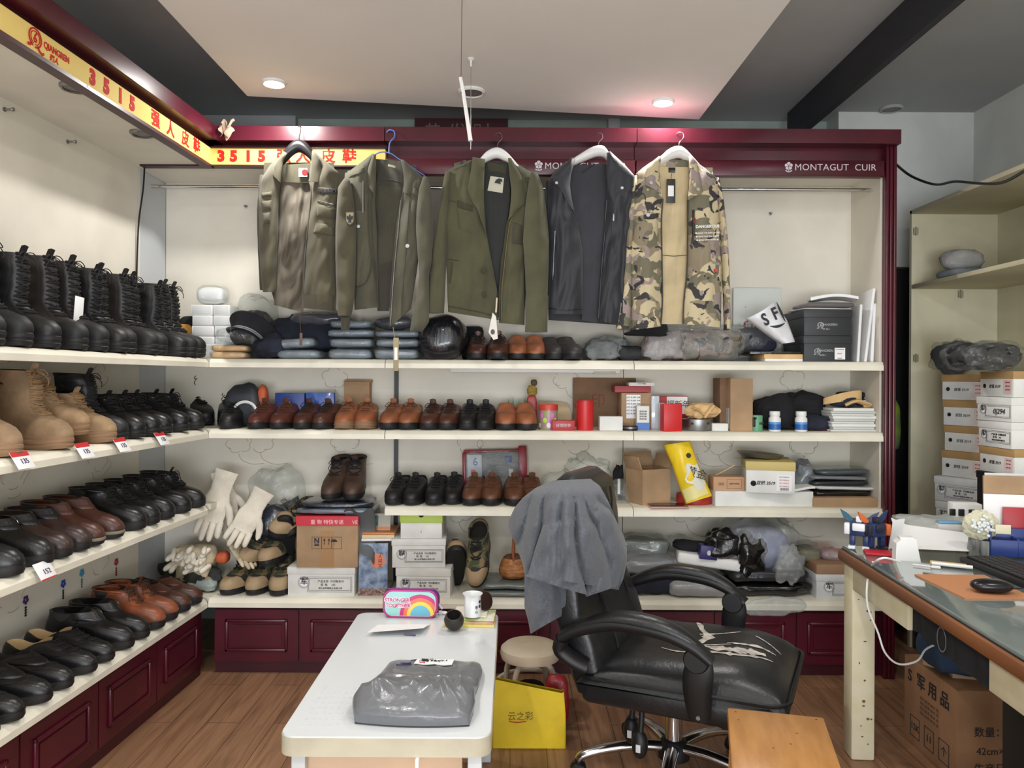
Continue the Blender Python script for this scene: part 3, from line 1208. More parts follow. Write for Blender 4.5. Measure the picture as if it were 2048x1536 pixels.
    if strap:
        bb = patch(5.0 if style == 'low' else 5.6, 6.5 if style == 'low' else 7.2, -1.5, 1.5, .0045, 8, 22)
        st = bb.obj('strap', strap, root, smooth=60)
        if buckle:
            bb = MB()
            t = 6.2 if style != 'low' else 5.7
            cpt = P(t, .95, .009)
            bb2 = [cpt + (P(t + .5 * sin(a), .95 + .28 * cos(a), .009) - cpt) for a in [2 * pi * i / 16 for i in range(16)]]
            bb.tube(bb2, .0022, 6, closed=True)
            bb.obj('buckle', M_chrome, st)
    # stitch line across the vamp
    if style == 'low' and not cap:
        bb = MB()
        pts = [P(4.6 - 1.6 * abs(a), a * 1.6, .0012) for a in [-1 + 2 * i / 16 for i in range(17)]]
        bb.tube(pts, .0009, 4)
        bb.obj('seam', upper, root)
    return root


def place_on_left(root, t, k, first, label, group=None, d=.004, dz=0.0, yaw=0.0, cat='shoe', roll=0.0):
    p = XL(t, d, SZ[k] + dz)
    r = first if False else root
    r.location = p
    r.rotation_euler = (roll, 0, pi / 2 + TILT + yaw)
    tag(r, label, cat, group)
    return r


class Maker:
    """first use gives the original, later uses give copies"""
    def __init__(self, fn):
        self.fn = fn
        self.o = None

    def __call__(self):
        if self.o is None:
            self.o = self.fn()
            return self.o
        return dup(self.o)


combat = Maker(lambda: shoe('combat_boot', .30, .050, .305, L_bootdk, R_black, M_lace_b, soleh=.04, style='boot', chunky=True, toe_rubber=True, soft=.4, toe=1.02))
combat2 = Maker(lambda: shoe('combat_boot', .30, .050, .29, L_black2, R_black, M_lace_b, soleh=.038, style='boot', chunky=True, cap=True, soft=.6, lean=-.02, seed=3))
tan_tall = Maker(lambda: shoe('suede_boot', .30, .053, .24, L_suede, R_tan, M_lace_t, soleh=.034, style='boot', chunky=True, soft=.4, seed=5))
tan_mid = Maker(lambda: shoe('suede_boot', .30, .053, .165, L_suede2, R_tan, M_lace_t, soleh=.034, style='boot', chunky=True, bow=False, seed=6))
work_black = Maker(lambda: shoe('work_boot', .29, .050, .15, L_black, R_black, M_lace_b, soleh=.03, style='boot', chunky=True, cap=True))
work_tall = Maker(lambda: shoe('work_boot', .29, .050, .23, L_black2, R_black, M_lace_b, soleh=.03, style='boot', chunky=True, cap=True, soft=.5))
ankle_black = Maker(lambda: shoe('ankle_boot', .29, .049, .145, L_black, R_black, M_lace_b, soleh=.024, style='boot', bow=True))
chelsea_brown = Maker(lambda: shoe('ankle_boot', .29, .049, .135, L_brown, R_black, None, soleh=.022, style='boot', strap=L_brown, welt=R_grey))
chelsea_dark = Maker(lambda: shoe('ankle_boot', .29, .049, .125, leather('brown black leather', (56, 40, 36), .36), R_black, None, soleh=.022, style='boot', strap=L_black))
slip_black = Maker(lambda: shoe('ankle_boot', .29, .049, .125, L_black, R_black, None, soleh=.024, style='boot', strap=L_black, buckle=True))
dress_black = Maker(lambda: shoe('dress_shoe', .30, .047, None, L_black, R_black, None, soleh=.02, strap=L_black, slim=.8))
dress_lace = Maker(lambda: shoe('dress_shoe', .30, .047, None, L_black, R_black, M_lace_b, soleh=.02, slim=.8, lining=M_lining_t, bow=False))
dress_buckle = Maker(lambda: shoe('dress_boot', .30, .048, .13, L_black, R_black, None, soleh=.022, style='boot', strap=L_black, buckle=True, slim=.8))
tan_boot = Maker(lambda: shoe('lace_up_boot', .29, .050, .145, leather('russet leather', (138, 76, 48), .38), R_black, M_lace_br, soleh=.026, style='boot'))
strap_brown = Maker(lambda: shoe('strap_shoe', .29, .049, None, L_brown, R_black, None, soleh=.026, strap=L_brown))
derby_brown = Maker(lambda: shoe('derby_shoe', .28, .051, None, L_brown2, R_black, M_lace_br, soleh=.022))
derby_dark = Maker(lambda: shoe('derby_shoe', .28, .051, None, L_brown, R_black, M_lace_b, soleh=.022))
derby_tan = Maker(lambda: shoe('derby_shoe', .28, .051, None, L_orange, R_tan, M_lace_br, soleh=.026, chunky=True, seed=2))
derby_tan2 = Maker(lambda: shoe('derby_shoe', .28, .051, None, L_tan, R_black, M_lace_br, soleh=.024, seed=4))
derby_black = Maker(lambda: shoe('derby_shoe', .28, .048, None, L_black2, R_black, M_lace_b, soleh=.022))
oxford_black = Maker(lambda: shoe('oxford_shoe', .29, .048, None, L_black2, R_black, M_lace_b, soleh=.022, cap=True))
derby_mid = Maker(lambda: shoe('derby_shoe', .28, .050, None, L_mid, R_black, M_lace_br, soleh=.024, seed=8))
loafer_or = Maker(lambda: shoe('loafer', .28, .052, None, L_orange, R_black, None, soleh=.022, toe=1.1))
loafer_dk = Maker(lambda: shoe('loafer', .28, .052, None, leather('dull dark leather', (52, 48, 48), .5), R_black, None, soleh=.022))
brown_boot = Maker(lambda: shoe('ankle_boot', .27, .050, .15, leather('worn brown leather', (72, 54, 44), .5), R_black, M_lace_b, soleh=.022, style='boot'))
camo_boot = Maker(lambda: shoe('camouflage_boot', .28, .05, .15, CAMO_G, R_black, M_lace_b, soleh=.024, style='boot', cap=False, toe_rubber=False))

# left run, top shelf: black combat boots
us = [20, 75, 132, 186, 226, 263, 284, 323, 346, 383, 401, 419]
n = len(us)
for k, uu in enumerate(us):
    o = (combat2 if k in (2, 5, 9) else combat)()
    place_on_left(o, max(.0, t_of(uu)) + .03, 0, None, 'tall black lace-up combat boot on the top left shelf, %s from the near end' % ORD[k], 'combat boots on the top left shelf', yaw=-.2 + random.uniform(-.1, .06), cat='boot', d=.006 + .012 * random.random())
t = thing('hang_tag', 'white cardboard tag hanging from the laces of a combat boot', 'tag', XL(t_of(148, .12), .105, 1.50))
b = MB(); b.rbox(-.02, .02, -.001, .001, -.045, .045, .004); b.obj('card', M_paper, t, rot=(0, .1, pi / 2 - .2))
b = MB(); b.tube([(0, 0, .04), (-.01, .01, .07), (-.03, .0, .085)], .0012, 5); b.obj('string', M_lace_b, t)

# second shelf
for k, (uu, mk, dz, lab) in enumerate([(36, tan_tall, 0, 'tall tan suede boot at the near end of the second left shelf'),
                                       (140, tan_tall, 0, 'tall tan suede boot with long loose laces beside the leaning suede boot'),
                                       (192, tan_mid, .032, 'lower tan suede boot resting on the sole edge of its pair'),
                                       (230, tan_mid, 0, 'lower tan suede boot lying under its pair')]):
    o = mk()
    place_on_left(o, t_of(uu) + .0, 1, None, lab, 'tan suede boots', d=.004 if dz == 0 else .03, dz=dz, yaw=-.3 if k < 2 else (-.1 if k == 2 else -.15), cat='boot', roll=0)
us = [260, 295, 325, 349, 382, 412]
for k, uu in enumerate(us):
    o = (work_tall if k in (0,) else work_black)()
    place_on_left(o, max(.02, t_of(uu)) + .02, 1, None, 'black work boot on the second left shelf, %s after the suede boots' % ORD[k], 'black work boots on the second left shelf', yaw=-.12 + random.uniform(-.05, .05), cat='boot')
# tall boots standing at the back of the corner
for k, (x, y, rz, lab) in enumerate([(-1.56, 3.40, 1.2, 'tall black boot standing in the shelf corner beside the dark post'), (-1.40, 3.56, .6, 'tall black boot standing behind in the shelf corner, nearer the dark bag'), (-1.30, 3.54, .3, 'short black boot standing behind the corner shoes')]):
    o = (work_tall if k < 2 else work_black)()
    o.location = (x, y - .02, SZ[1]); o.rotation_euler = (0, 0, rz); tag(o, lab, 'boot', 'boots at the back of the shelf corner')

# third shelf
us = [(65, slip_black), (122, slip_black), (159, chelsea_dark), (194, chelsea_dark), (220, chelsea_brown), (258, chelsea_brown), (303, ankle_black), (329, ankle_black), (358, ankle_black), (390, ankle_black), (419, ankle_black)]
cn = {id(slip_black): 'black strapped ankle boot', id(chelsea_dark): 'blackish brown ankle boot', id(chelsea_brown): 'brown pale-welted ankle boot', id(ankle_black): 'black lace-up ankle boot'}
for k, (uu, mk) in enumerate(us):
    o = mk()
    place_on_left(o, max(.0, t_of(uu)) + .045, 2, None, cn[id(mk)] + ' on the third left shelf, %s from the near end' % ORD[k], 'ankle boots on the third left shelf', yaw=random.uniform(-.05, .05), cat='boot', d=-.004)
# bottom shelf
us = [(2, dress_black, 'black dress shoe'), (50, dress_black, 'black dress shoe'), (118, dress_black, 'glossy black strapped dress shoe'), (143, dress_black, 'glossy black strapped dress shoe'), (206, dress_lace, 'black dress shoe with tan inside'), (230, dress_lace, 'black dress shoe with tan inside'),
      (289, dress_buckle, 'black buckled ankle shoe'), (299, dress_buckle, 'black ankle shoe with chrome buckle'), (333, tan_boot, 'russet brown lace-up boot'), (342, tan_boot, 'russet brown lace-up boot'), (382, strap_brown, 'dark brown strapped shoe'), (413, strap_brown, 'dark brown strapped shoe')]
tt_prev = None
tpos = [1.23, 1.13, 1.01, .91, .785, .685, .56, .455, .345, .24, .135, .03]
for k, (uu, mk, lab) in enumerate(us):
    o = mk()
    place_on_left(o, tpos[k] + .05, 3, None, lab + ' on the bottom left shelf, %s from the near end' % ORD[k], 'shoes on the bottom left shelf', yaw=random.uniform(-.06, .06), cat='shoe', d=-.008)

# price tags on the left shelf edges
M_tagred = mat('tag red', (196, 40, 44), .5)
for k, (uu, z, lab) in enumerate([(40, SZ[1], 'red and white price tag below the near tall suede boot'), (165, SZ[1], 'red and white price tag below the leaning suede boot'), (240, SZ[1], 'red and white price tag below the first black work boot'), (320, SZ[1], 'red and white price tag nearest the shelf corner'), (86, SZ[2], 'white price tag with 152 handwriting on the third left shelf edge')]):
    t = thing('price_tag', lab, 'price tag', XL(t_of(uu), .0, z + .001), TILT + pi / 2, 'price tags on the left shelves')
    b = MB()
    b.xf = Matrix.Translation((0, -.004, .0)) @ Matrix.Rotation(radians(58), 4, 'X')
    b.rbox(-.035, .035, -.036, .018, -.0006, .0006, .0004)
    b.obj('card', M_paper, t)
    b = MB(); b.xf = Matrix.Translation((0, -.004, .0)) @ Matrix.Rotation(radians(58), 4, 'X')
    if k < 4:
        b.box(-.035, .035, .002, .018, .0006, .0012)
    else:
        b.box(-.035, .035, -.0365, -.033, .0006, .0012)
    b.obj('red_band', M_tagred, t)
    rot = (radians(58), 0, 0)
    R = Matrix.Translation((0, -.004, 0)) @ Matrix.Rotation(radians(58), 4, 'X')
    letter(t, '152' if k == 4 else '135', .022, mat('purple ink', (60, 40, 90), .6), R @ Vector((.004, -.014, .0014)), rot, name='handwriting')

# ------------------------------------------------------------------ back run, second shelf shoes


def back_shoe(mk, uc, k, lab, group, Y=YF + .008, rz=0.0, cat='shoe', dz=0.0):
    o = mk()
    o.location = (UX(uc, Y), Y, SZ[k] + dz)
    o.rotation_euler = (0, 0, rz)
    tag(o, lab, cat, group)
    return o


g2 = 'shoes in a row on the second back shelf'
rows = [(452, derby_black, 'black lace-up shoe in front of the dark bag on the second shelf', .12),
        (505, derby_brown, 'oxblood brown derby shoe right of the single black shoe', -.1), (551, derby_brown, 'oxblood brown derby shoe in front of the plain blue box', -.06),
        (598, derby_dark, 'dark brown derby shoe between the blue boxes', -.08), (636, derby_dark, 'dark brown derby shoe in front of the wrapped blue box', -.1),
        (683, derby_tan, 'orange brown lace-up shoe left of its pair, below the small carton', -.03), (726, derby_tan, 'orange brown lace-up shoe with trailing lace below the small carton', .05),
        (773, derby_tan2, 'tan derby shoe left of the shelf joint post', -.08), (811, derby_tan2, 'tan derby shoe right of the shelf joint post', -.05),
        (854, derby_dark, 'dark brown derby shoe right of the tan pair, left one', -.1), (891, derby_dark, 'dark brown derby shoe right of the tan pair, beside the black pair', -.08),
        (933, derby_black, 'black derby shoe beside the dark brown pair on the second shelf', -.06), (967, derby_black, 'black derby shoe beside the orange loafers', -.05),
        (1012, loafer_or, 'orange brown loafer in front of the green spiky leaves, left one', 0), (1054, loafer_or, 'orange brown loafer beside the flower tin', .03)]
for uc, mk, lab, rz in rows:
    back_shoe(mk, uc, 1, lab, g2, rz=rz + (.1 if uc > 900 else .0) * 0)
# third shelf
g3 = 'shoes on the third back shelf'
for uc, mk, lab, rz in [(783, oxford_black, 'black oxford shoe at the left end of the middle shelf', -.1), (821, oxford_black, 'black oxford shoe second from the left end of the middle shelf', -.06),
                        (866, oxford_black, 'black cap-toe shoe third on the middle shelf', -.06), (904, oxford_black, 'black cap-toe shoe set slightly back left of the brown shoes', -.02),
                        (940, derby_mid, 'brown derby shoe in front of the plastic packed shirt, leftmost', -.12), (982, derby_mid, 'brown derby shoe in front of the middle of the packed shirt', -.02),
                        (1030, derby_mid, 'brown derby shoe in front of the red edge of the packed shirt', .0), (1070, derby_mid, 'brown derby shoe partly hidden by the grey coat', .05)]:
    back_shoe(mk, uc, 2, lab, g3, rz=rz, Y=YF + (.008 if uc != 904 else .035))
# top shelf
g1 = 'shoes on the top back shelf'
for uc, mk, lab, rz, dy in [(953, derby_dark, 'dark brown shoe beside the black wrapped bundle on the top shelf', .0, .03), (995, derby_dark, 'dark brown shoe poking over the top shelf edge below the tag', .0, -.02),
                            (1035, loafer_or, 'orange brown loafer on the top shelf, left of its pair', .0, .03), (1071, loafer_or, 'orange brown loafer on the top shelf, right of its pair', .0, .03),
                            (1112, loafer_dk, 'dark loafer on the top shelf beside the orange ones', .12, .03), (1152, loafer_dk, 'dark loafer on the top shelf beside the grey cloth', .22, .0)]:
    back_shoe(mk, uc, 0, lab, g1, rz=rz, Y=YF + dy)
# ------------------------------------------------------------------ jackets hanging on the cornice


def cloth(name, rgb, rough=.9, var=.07, bs=420):
    return mat(name, rgb, rough, var=var, vscale=7, bump=.25, bscale=bs, sheen=.15)


def pl(pts):
    pts = sorted(pts, key=lambda p: p[1])

    def f(v):
        if v <= pts[0][1]:
            return pts[0][0]
        for a, b_ in zip(pts, pts[1:]):
            if v <= b_[1]:
                q = (v - a[1]) / max(1e-6, b_[1] - a[1])
                return a[0] + (b_[0] - a[0]) * q
        return pts[-1][0]
    return f


class Panel:
    """cloth panel between two edges given in rows of the photo, standing Y0 away from the viewer"""
    def __init__(self, Lp, Rp, Y0, bulge=.03, wr=.008, seed=0, tuck=.05, top=None, bot=None, fold=0.0, slant=0.0):
        self.L, self.R = pl(Lp), pl(Rp)
        self.vt = top or (min(p[1] for p in Lp), min(p[1] for p in Rp))
        self.vb = bot or (max(p[1] for p in Lp), max(p[1] for p in Rp))
        self.Y0, self.bulge, self.wr, self.seed, self.tuck, self.fold, self.slant = Y0, bulge, wr, seed, tuck, fold, slant

    def depth(self, u, v):
        l, r = self.L(v), self.R(v)
        s = min(1, max(0, (u - l) / max(1e-6, r - l)))
        vt = self.vt[0] + (self.vt[1] - self.vt[0]) * s
        vb = self.vb[0] + (self.vb[1] - self.vb[0]) * s
        t = min(1, max(0, (v - vt) / max(1e-6, vb - vt)))
        k = self.seed * 5.3
        n1 = noise.noise(Vector((u / 38 + k, v / 120 + k, .3)))
        n2 = noise.noise(Vector(((u + v * .6) / 26 - k, (v - u * .5) / 60, 1.7 + k)))
        n3 = abs(noise.noise(Vector((u / 17 + .4 * v / 60 + k, v / 70, 4.1))))
        y = self.Y0 - self.bulge * sin(pi * s) ** .7 + self.wr * 1.35 * (1.0 * n1 + .8 * n2 - 1.1 * n3)
        y -= self.fold * sin(s * pi * 3 + self.seed) * t
        y += self.slant * (s - .5)
        if t < .16:
            y += self.tuck * (1 - t / .16) ** 2
        return y

    def P(self, s, t, off=0.0):
        vt = self.vt[0] + (self.vt[1] - self.vt[0]) * s
        vb = self.vb[0] + (self.vb[1] - self.vb[0]) * s
        v = vt + (vb - vt) * t
        u = self.L(v) + (self.R(v) - self.L(v)) * s
        return AY(u, v, self.depth(u, v) - off)

    def build(self, name, m, parent, nu=26, nv=60, th=.004):
        b = MB()
        b.shell(lambda s, t: self.P(s, t), nu, nv, th)
        return b.obj(name, m, parent, world=True, smooth=75)

    def patch(self, name, m, parent, quad, off=.006, nu=9, nv=9, th=.003, round_=0.0):
        """quad: four (u,v): top-left, top-right, bottom-right, bottom-left"""
        b = MB()

        def f(s, t):
            a = (quad[0][0] + (quad[1][0] - quad[0][0]) * s, quad[0][1] + (quad[1][1] - quad[0][1]) * s)
            c = (quad[3][0] + (quad[2][0] - quad[3][0]) * s, quad[3][1] + (quad[2][1] - quad[3][1]) * s)
            u, v = a[0] + (c[0] - a[0]) * t, a[1] + (c[1] - a[1]) * t
            e = min(1, 5 * min(s, 1 - s, t, 1 - t) + .25)
            return AY(u, v, self.depth(u, v) - off * e - round_ * sin(pi * s) * sin(pi * t))
        b.shell(f, nu, nv, th)
        return b.obj(name, m, parent, world=True, smooth=60)

    def line(self, name, m, parent, pts, r=.0018, off=.004, n=30, smooth_=True):
        b = MB()
        q = smooth_path([(p[0], p[1], 0) for p in pts], n)
        b.tube([AY(p.x, p.y, self.depth(p.x, p.y) - off) for p in q], r, 6)
        return b.obj(name, m, parent, world=True)

    def disc(self, name, m, parent, u, v, r=.008, off=.006):
        p = AY(u, v, self.depth(u, v) - off)
        b = MB()
        for rr0, rr1, y in ((r, r, 0),):
            poly = [(p.x + r * cos(2 * pi * k / 14), p.z + r * sin(2 * pi * k / 14)) for k in range(14)]
            b.prism(poly, p.y - .003, p.y + .004)
            poly = [(p.x + r * .45 * cos(2 * pi * k / 10), p.z + r * .45 * sin(2 * pi * k / 10)) for k in range(10)]
            b.prism(poly, p.y - .0042, p.y - .003)
        return b.obj(name, m, parent, world=True)


def sleeve(name, m, parent, rows, Y, ry=.04, wr=.006, seed=0, nv=34, na=18):
    """rows: (u left, u right, v)"""
    Lp = pl([(r[0], r[2]) for r in rows]); Rp = pl([(r[1], r[2]) for r in rows])
    v0, v1 = rows[0][2], rows[-1][2]
    b = MB()
    rings = []
    for j in range(nv):
        v = v0 + (v1 - v0) * j / (nv - 1)
        l, r = Lp(v), Rp(v)
        c = AY((l + r) / 2, v, Y)
        hw = (r - l) / 2 / F * Y
        e = min(1.0, .35 + j / 4)
        ring = []
        for i in range(na):
            a = 2 * pi * i / na
            n1 = noise.noise(Vector((cos(a) * 1.3 + seed, v / 26, sin(a) * 1.3)))
            n2 = abs(noise.noise(Vector((cos(a) + v / 60 + seed * 2, v / 45, sin(a)))))
            k = 1 + (wr * (n1 - n2) / max(.01, ry)) * min(1, j / 4)
            ring.append(Vector((c.x + hw * cos(a), c.y - ry * e * k * sin(a), c.z)))
        rings.append(ring)
    b.loft(rings, True, True, True)
    return b.obj(name, m, parent, world=True, smooth=70)


def hanger(label, hook, sh, m, wire=False, Y=3.215, flip=1):
    """hook: (u,v) top of the hook; sh: list of (u,v, half height px) along the arms"""
    p0 = AY(hook[0], hook[1], Y)
    t = thing('clothes_hanger', label, 'clothes hanger', AY(sh[len(sh) // 2][0], sh[len(sh) // 2][1], Y), group='clothes hangers')
    mid = sh[len(sh) // 2]
    b = MB()
    ht = mid[1] - hook[1]
    r = ht * .24
    pts = [(mid[0], mid[1]), (mid[0] + flip * ht * .04, hook[1] + ht * .55), (mid[0] + flip * ht * .24, hook[1] + ht * .3), (mid[0] + flip * ht * .22, hook[1] + ht * .06), (mid[0] + flip * ht * .02, hook[1]), (mid[0] - flip * ht * .1, hook[1] + ht * .1)]
    ypts = [0, .01, .025, .035, .04, .05]
    b.tube(smooth_path([AY(u, v, Y + .0 + y) for (u, v), y in zip(pts, ypts)], 26), .0028 if wire else .0019, 8)
    b.obj('hook', m if wire else M_chrome, t, world=True)
    b = MB()
    c = smooth_path([(s[0], s[1], s[2]) for s in sh], 24)
    rings = []
    for q in c:
        cc = AY(q.x, q.y, Y)
        hh = q.z / F * Y
        dp = .004 if wire else .024
        if wire:
            hh = .0028
            dp = .0028
        rings.append([Vector((cc.x, cc.y + dp * cos(2 * pi * i / 14), cc.z + hh * sin(2 * pi * i / 14))) for i in range(14)])
    b.loft(rings, True, True, True)
    b.obj('arms', m, t, world=True, smooth=60)
    return t


# ---- first jacket: olive bomber on a black hanger
C1 = cloth('olive khaki twill', (80, 75, 58)); C1l = cloth('khaki brown lining', (86, 78, 64), .6); C1d = cloth('ribbed dark olive', (68, 64, 50))
C1c = mat('dark name strip', (70, 66, 58), .8)
hanger('black plastic hanger carrying the leftmost olive bomber jacket', (597, 250), [(540, 345, 8), (566, 318, 12), (582, 300, 14), (598, 292, 13), (614, 300, 14), (630, 318, 12), (655, 345, 8)], mat('hanger black', (30, 30, 32), .3), flip=.35)
j = thing('jacket', 'olive bomber jacket with ribbed hem on the black hanger, leftmost of the jackets', 'jacket', AY(600, 622, 3.22), group='jackets hanging from the cornice')
Panel([(528, 325), (524, 420), (530, 540), (548, 600)], [(668, 325), (670, 420), (668, 520), (655, 600)], 3.262, .0, .004, 1, .0).build('back', C1, j)
lin1 = Panel([(556, 362), (556, 430), (552, 520), (548, 610)], [(628, 362), (626, 420), (616, 480), (606, 625)], 3.214, 0, .016, 2, 0)
lin1.build('lining', C1l, j, th=.003)
Panel([(562, 330), (560, 364)], [(624, 326), (622, 366)], 3.205, 0, .003, 3, 0).build('neck_facing', C1, j, nv=14)
pr = Panel([(566, 306), (540, 330), (524, 356), (517, 400), (517, 470), (521, 540), (526, 584)], [(570, 308), (561, 345), (557, 395), (557, 470), (553, 530), (551, 584)], 3.20, .035, .009, 4, .04)
pr.build('front_panel', C1, j)
for q in (((523, 386), (543, 383), (543, 392), (523, 394)), ((523, 402), (543, 400), (542, 419), (525, 421)), ((525, 425), (541, 423), (540, 446), (526, 449))):
    pr.patch('pocket', C1, j, q, .007, round_=.006)
pr.line('zip', C1d, j, [(562, 345), (556, 410), (555, 480), (551, 580)], .0022)
plf = Panel([(621, 312), (618, 358), (623, 384), (617, 440), (611, 490), (607, 560), (605, 614)], [(626, 300), (655, 326), (678, 345), (677, 380), (676, 440), (673, 520), (671, 606)], 3.195, .035, .010, 5, .05, bot=(616, 622))
plf.build('front_panel', C1, j)
cc = plf.patch('name_strip', C1c, j, ((635, 374), (676, 378), (676, 389), (634, 385)), .006)
tp = AY(656, 382, plf.depth(656, 382) - .0105)
letter(cc, 'U.S.ARMY', .022, mat('dark navy thread', (34, 34, 42), .8), tp - wloc(cc), (pi / 2, -.09, 0), bold=.0008)
plf.line('chest_zip', M_steel, j, [(634, 401), (655, 406), (674, 410)], .002, .006)
for q in (((633, 408), (674, 416), (671, 440), (634, 433)), ((645, 418), (672, 421), (671, 436), (646, 434)), ((632, 446), (672, 450), (669, 473), (626, 466)), ((637, 449), (652, 450), (651, 465), (636, 463)), ((653, 450), (668, 451), (667, 466), (653, 465))):
    plf.patch('pocket', C1, j, q, .007, round_=.007)
plf.line('zip', C1d, j, [(619, 365), (622, 390), (612, 490), (608, 560), (606, 612)], .0024)
Panel([(605, 589), (605, 616)], [(668, 590), (667, 622)], 3.175, .02, .002, 6, 0).build('ribbed_hem', C1d, j, nv=14)
# collar flaps
Panel([(567, 302), (556, 318), (548, 332), (545, 352)], [(574, 306), (566, 322), (563, 345), (561, 366)], 3.165, .008, .004, 7, .02, bot=(350, 366)).build('collar', C1, j, nv=20, nu=12)
Panel([(624, 301), (622, 330), (620, 350), (617, 362)], [(630, 302), (640, 322), (645, 345), (640, 365)], 3.165, .008, .004, 8, .02).build('collar', C1, j, nv=20, nu=12)
sleeve('sleeve', C1, j, [(688, 698, 358), (677, 704, 374), (674, 709, 410), (671, 713, 460), (671, 712, 520), (673, 710, 580), (675, 706, 615), (677, 702, 632)], 3.15, .038, .011, 1)
sleeve('cuff', C1d, j, [(681, 700, 630), (682, 700, 645), (683, 698, 659)], 3.15, .022, .002, 2, nv=10)
sleeve('sleeve', C1, j, [(520, 532, 350), (514, 530, 420), (516, 532, 500), (520, 540, 580)], 3.245, .02, .008, 3)
# shoulder shield
sh_ = MB()
p = AY(700, 437, 3.106)
out = [(-.018, .028), (.018, .028), (.018, -.01), (.012, -.022), (0, -.03), (-.012, -.022), (-.018, -.01)]
sh_.prism([(p.x + x, p.z + z) for x, z in out], p.y - .002, p.y + .006)
sp = sh_.obj('shield_patch', C1d, j, world=True)
sh_ = MB()
sh_.prism([(p.x + x * .82, p.z + z * .84) for x, z in out], p.y - .003, p.y - .002)
sp2 = sh_.obj('patch_field', mat('patch beige', (150, 142, 112), .9), sp, world=True)
sh_ = MB()
eag = [(0, .017), (.004, .012), (.003, .007), (.013, .011), (.012, -.004), (.006, -.006), (.005, -.014), (.009, -.019), (0, -.016), (-.009, -.019), (-.005, -.014), (-.006, -.006), (-.012, -.004), (-.013, .011), (-.003, .007), (-.004, .012)]
sh_.prism([(p.x + x, p.z + z) for x, z in eag], p.y - .004, p.y - .003)
sh_.obj('eagle', M_ink, sp, world=True, smooth=0)
b = MB(); p = AY(607, 345, 3.196); b.box(p.x - .02, p.x + .016, p.y - .002, p.y, p.z - .018, p.z + .018); nl = b.obj('neck_label', mat('label white', (214, 208, 200), .8), j, world=True)
b = MB(); b.xf = Matrix.Translation((p.x + .006, p.y - .003, p.z)) @ Matrix.Rotation(pi / 2, 4, 'X'); b.lathe([(.001, -.001), (.013, 0), (.012, .001)], 12); b.obj('label_print', M_red, nl, world=True)
b = MB(); b.tube(smooth_path([AY(601, 612, 3.14), AY(600, 640, 3.12), AY(602, 668, 3.12)], 8), .001, 5); q = AY(602, 676, 3.12); b.rbox(q.x - .006, q.x + .006, q.y - .001, q.y + .001, q.z - .03, q.z + .02, .0008)
b.obj('zip_tag', mat('zip tag', (92, 70, 62), .5), j, world=True)

# ---- second jacket: grey olive field jacket on a blue wire hanger
C2 = cloth('grey olive twill', (82, 80, 65)); C2l = cloth('dark olive lining', (60, 58, 49)); C2d = cloth('deep olive', (66, 64, 52))
M_blue = mat('blue plastic', (88, 122, 190), .4)
hanger('blue wire hanger carrying the second olive jacket from the left', (779, 260), [(700, 348, 2), (752, 308, 2), (778, 306, 2), (798, 318, 2), (850, 352, 2)], M_blue, wire=True)
j = thing('jacket', 'grey olive field jacket with epaulets on the blue hanger', 'jacket', AY(775, 640, 3.22), group='jackets hanging from the cornice')
Panel([(730, 330), (722, 420), (724, 520), (726, 612)], [(832, 330), (838, 420), (836, 520), (822, 612)], 3.262, 0, .004, 11, 0).build('back', C2, j)
lin2 = Panel([(752, 318), (750, 420), (752, 520), (755, 622)], [(806, 322), (812, 380), (798, 480), (778, 622)], 3.214, 0, .008, 12, 0)
lin2.build('lining', C2l, j)
lin2.patch('lining_pocket', C2d, j, ((757, 372), (803, 374), (795, 515), (757, 530)), .004)
lin2.line('hanger_loop', C2d, j, [(764, 358), (785, 360), (803, 366)], .002)
lin2.patch('neck_label', mat('olive label', (150, 146, 120), .8), j, ((776, 328), (792, 332), (791, 337), (776, 333)), .004)
pa = Panel([(744, 308), (715, 330), (690, 348), (694, 380), (700, 430), (706, 500), (708, 560), (709, 612)], [(750, 308), (747, 330), (749, 390), (754, 468), (755, 540), (757, 614)], 3.195, .035, .009, 13, .05, bot=(620, 614))
pa.build('front_panel', C2, j)
pa.patch('epaulet', C2, j, ((695, 342), (728, 334), (730, 344), (697, 356)), .008)
pa.patch('pocket', C2d, j, ((700, 362), (728, 366), (730, 422), (704, 420)), .006)
pa.disc('button', M_steel, j, 717, 453, .007)
pa.line('zip', M_steel, j, [(726, 362), (726, 425)], .0018, .01)
pa.line('pocket_edge', C2d, j, [(742, 500), (740, 540), (730, 566), (712, 574)], .003)
pa.line('placket', C2d, j, [(738, 350), (736, 410), (738, 480), (748, 540), (754, 610)], .0028)
pa.line('placket', C2d, j, [(746, 360), (742, 420), (746, 490), (752, 560)], .0022)
pb = Panel([(802, 318), (806, 345), (808, 372), (799, 410), (792, 450), (785, 520), (780, 590), (779, 640)], [(808, 320), (828, 338), (850, 357), (848, 400), (842, 470), (834, 540), (822, 615)], 3.195, .035, .010, 14, .05, bot=(654, 618))
pb.build('front_panel', C2, j)
pb.patch('epaulet', C2, j, ((828, 374), (855, 395), (848, 406), (824, 386)), .012)
pb.disc('button', M_steel, j, 815, 492, .008)
pb.line('zip', C2d, j, [(807, 375), (800, 430), (794, 490), (787, 560), (782, 640)], .003)
pb.line('zip', M_steel, j, [(801, 400), (797, 450), (790, 520), (784, 600), (781, 650)], .0012, .008)
pb.line('placket', C2d, j, [(820, 385), (816, 440), (812, 500), (806, 570), (803, 630)], .0022)
Panel([(746, 307), (738, 330), (733, 352), (736, 372)], [(752, 310), (751, 335), (750, 360), (749, 384)], 3.165, .01, .004, 15, .02, bot=(372, 390)).build('collar', C2, j, nu=12, nv=22)
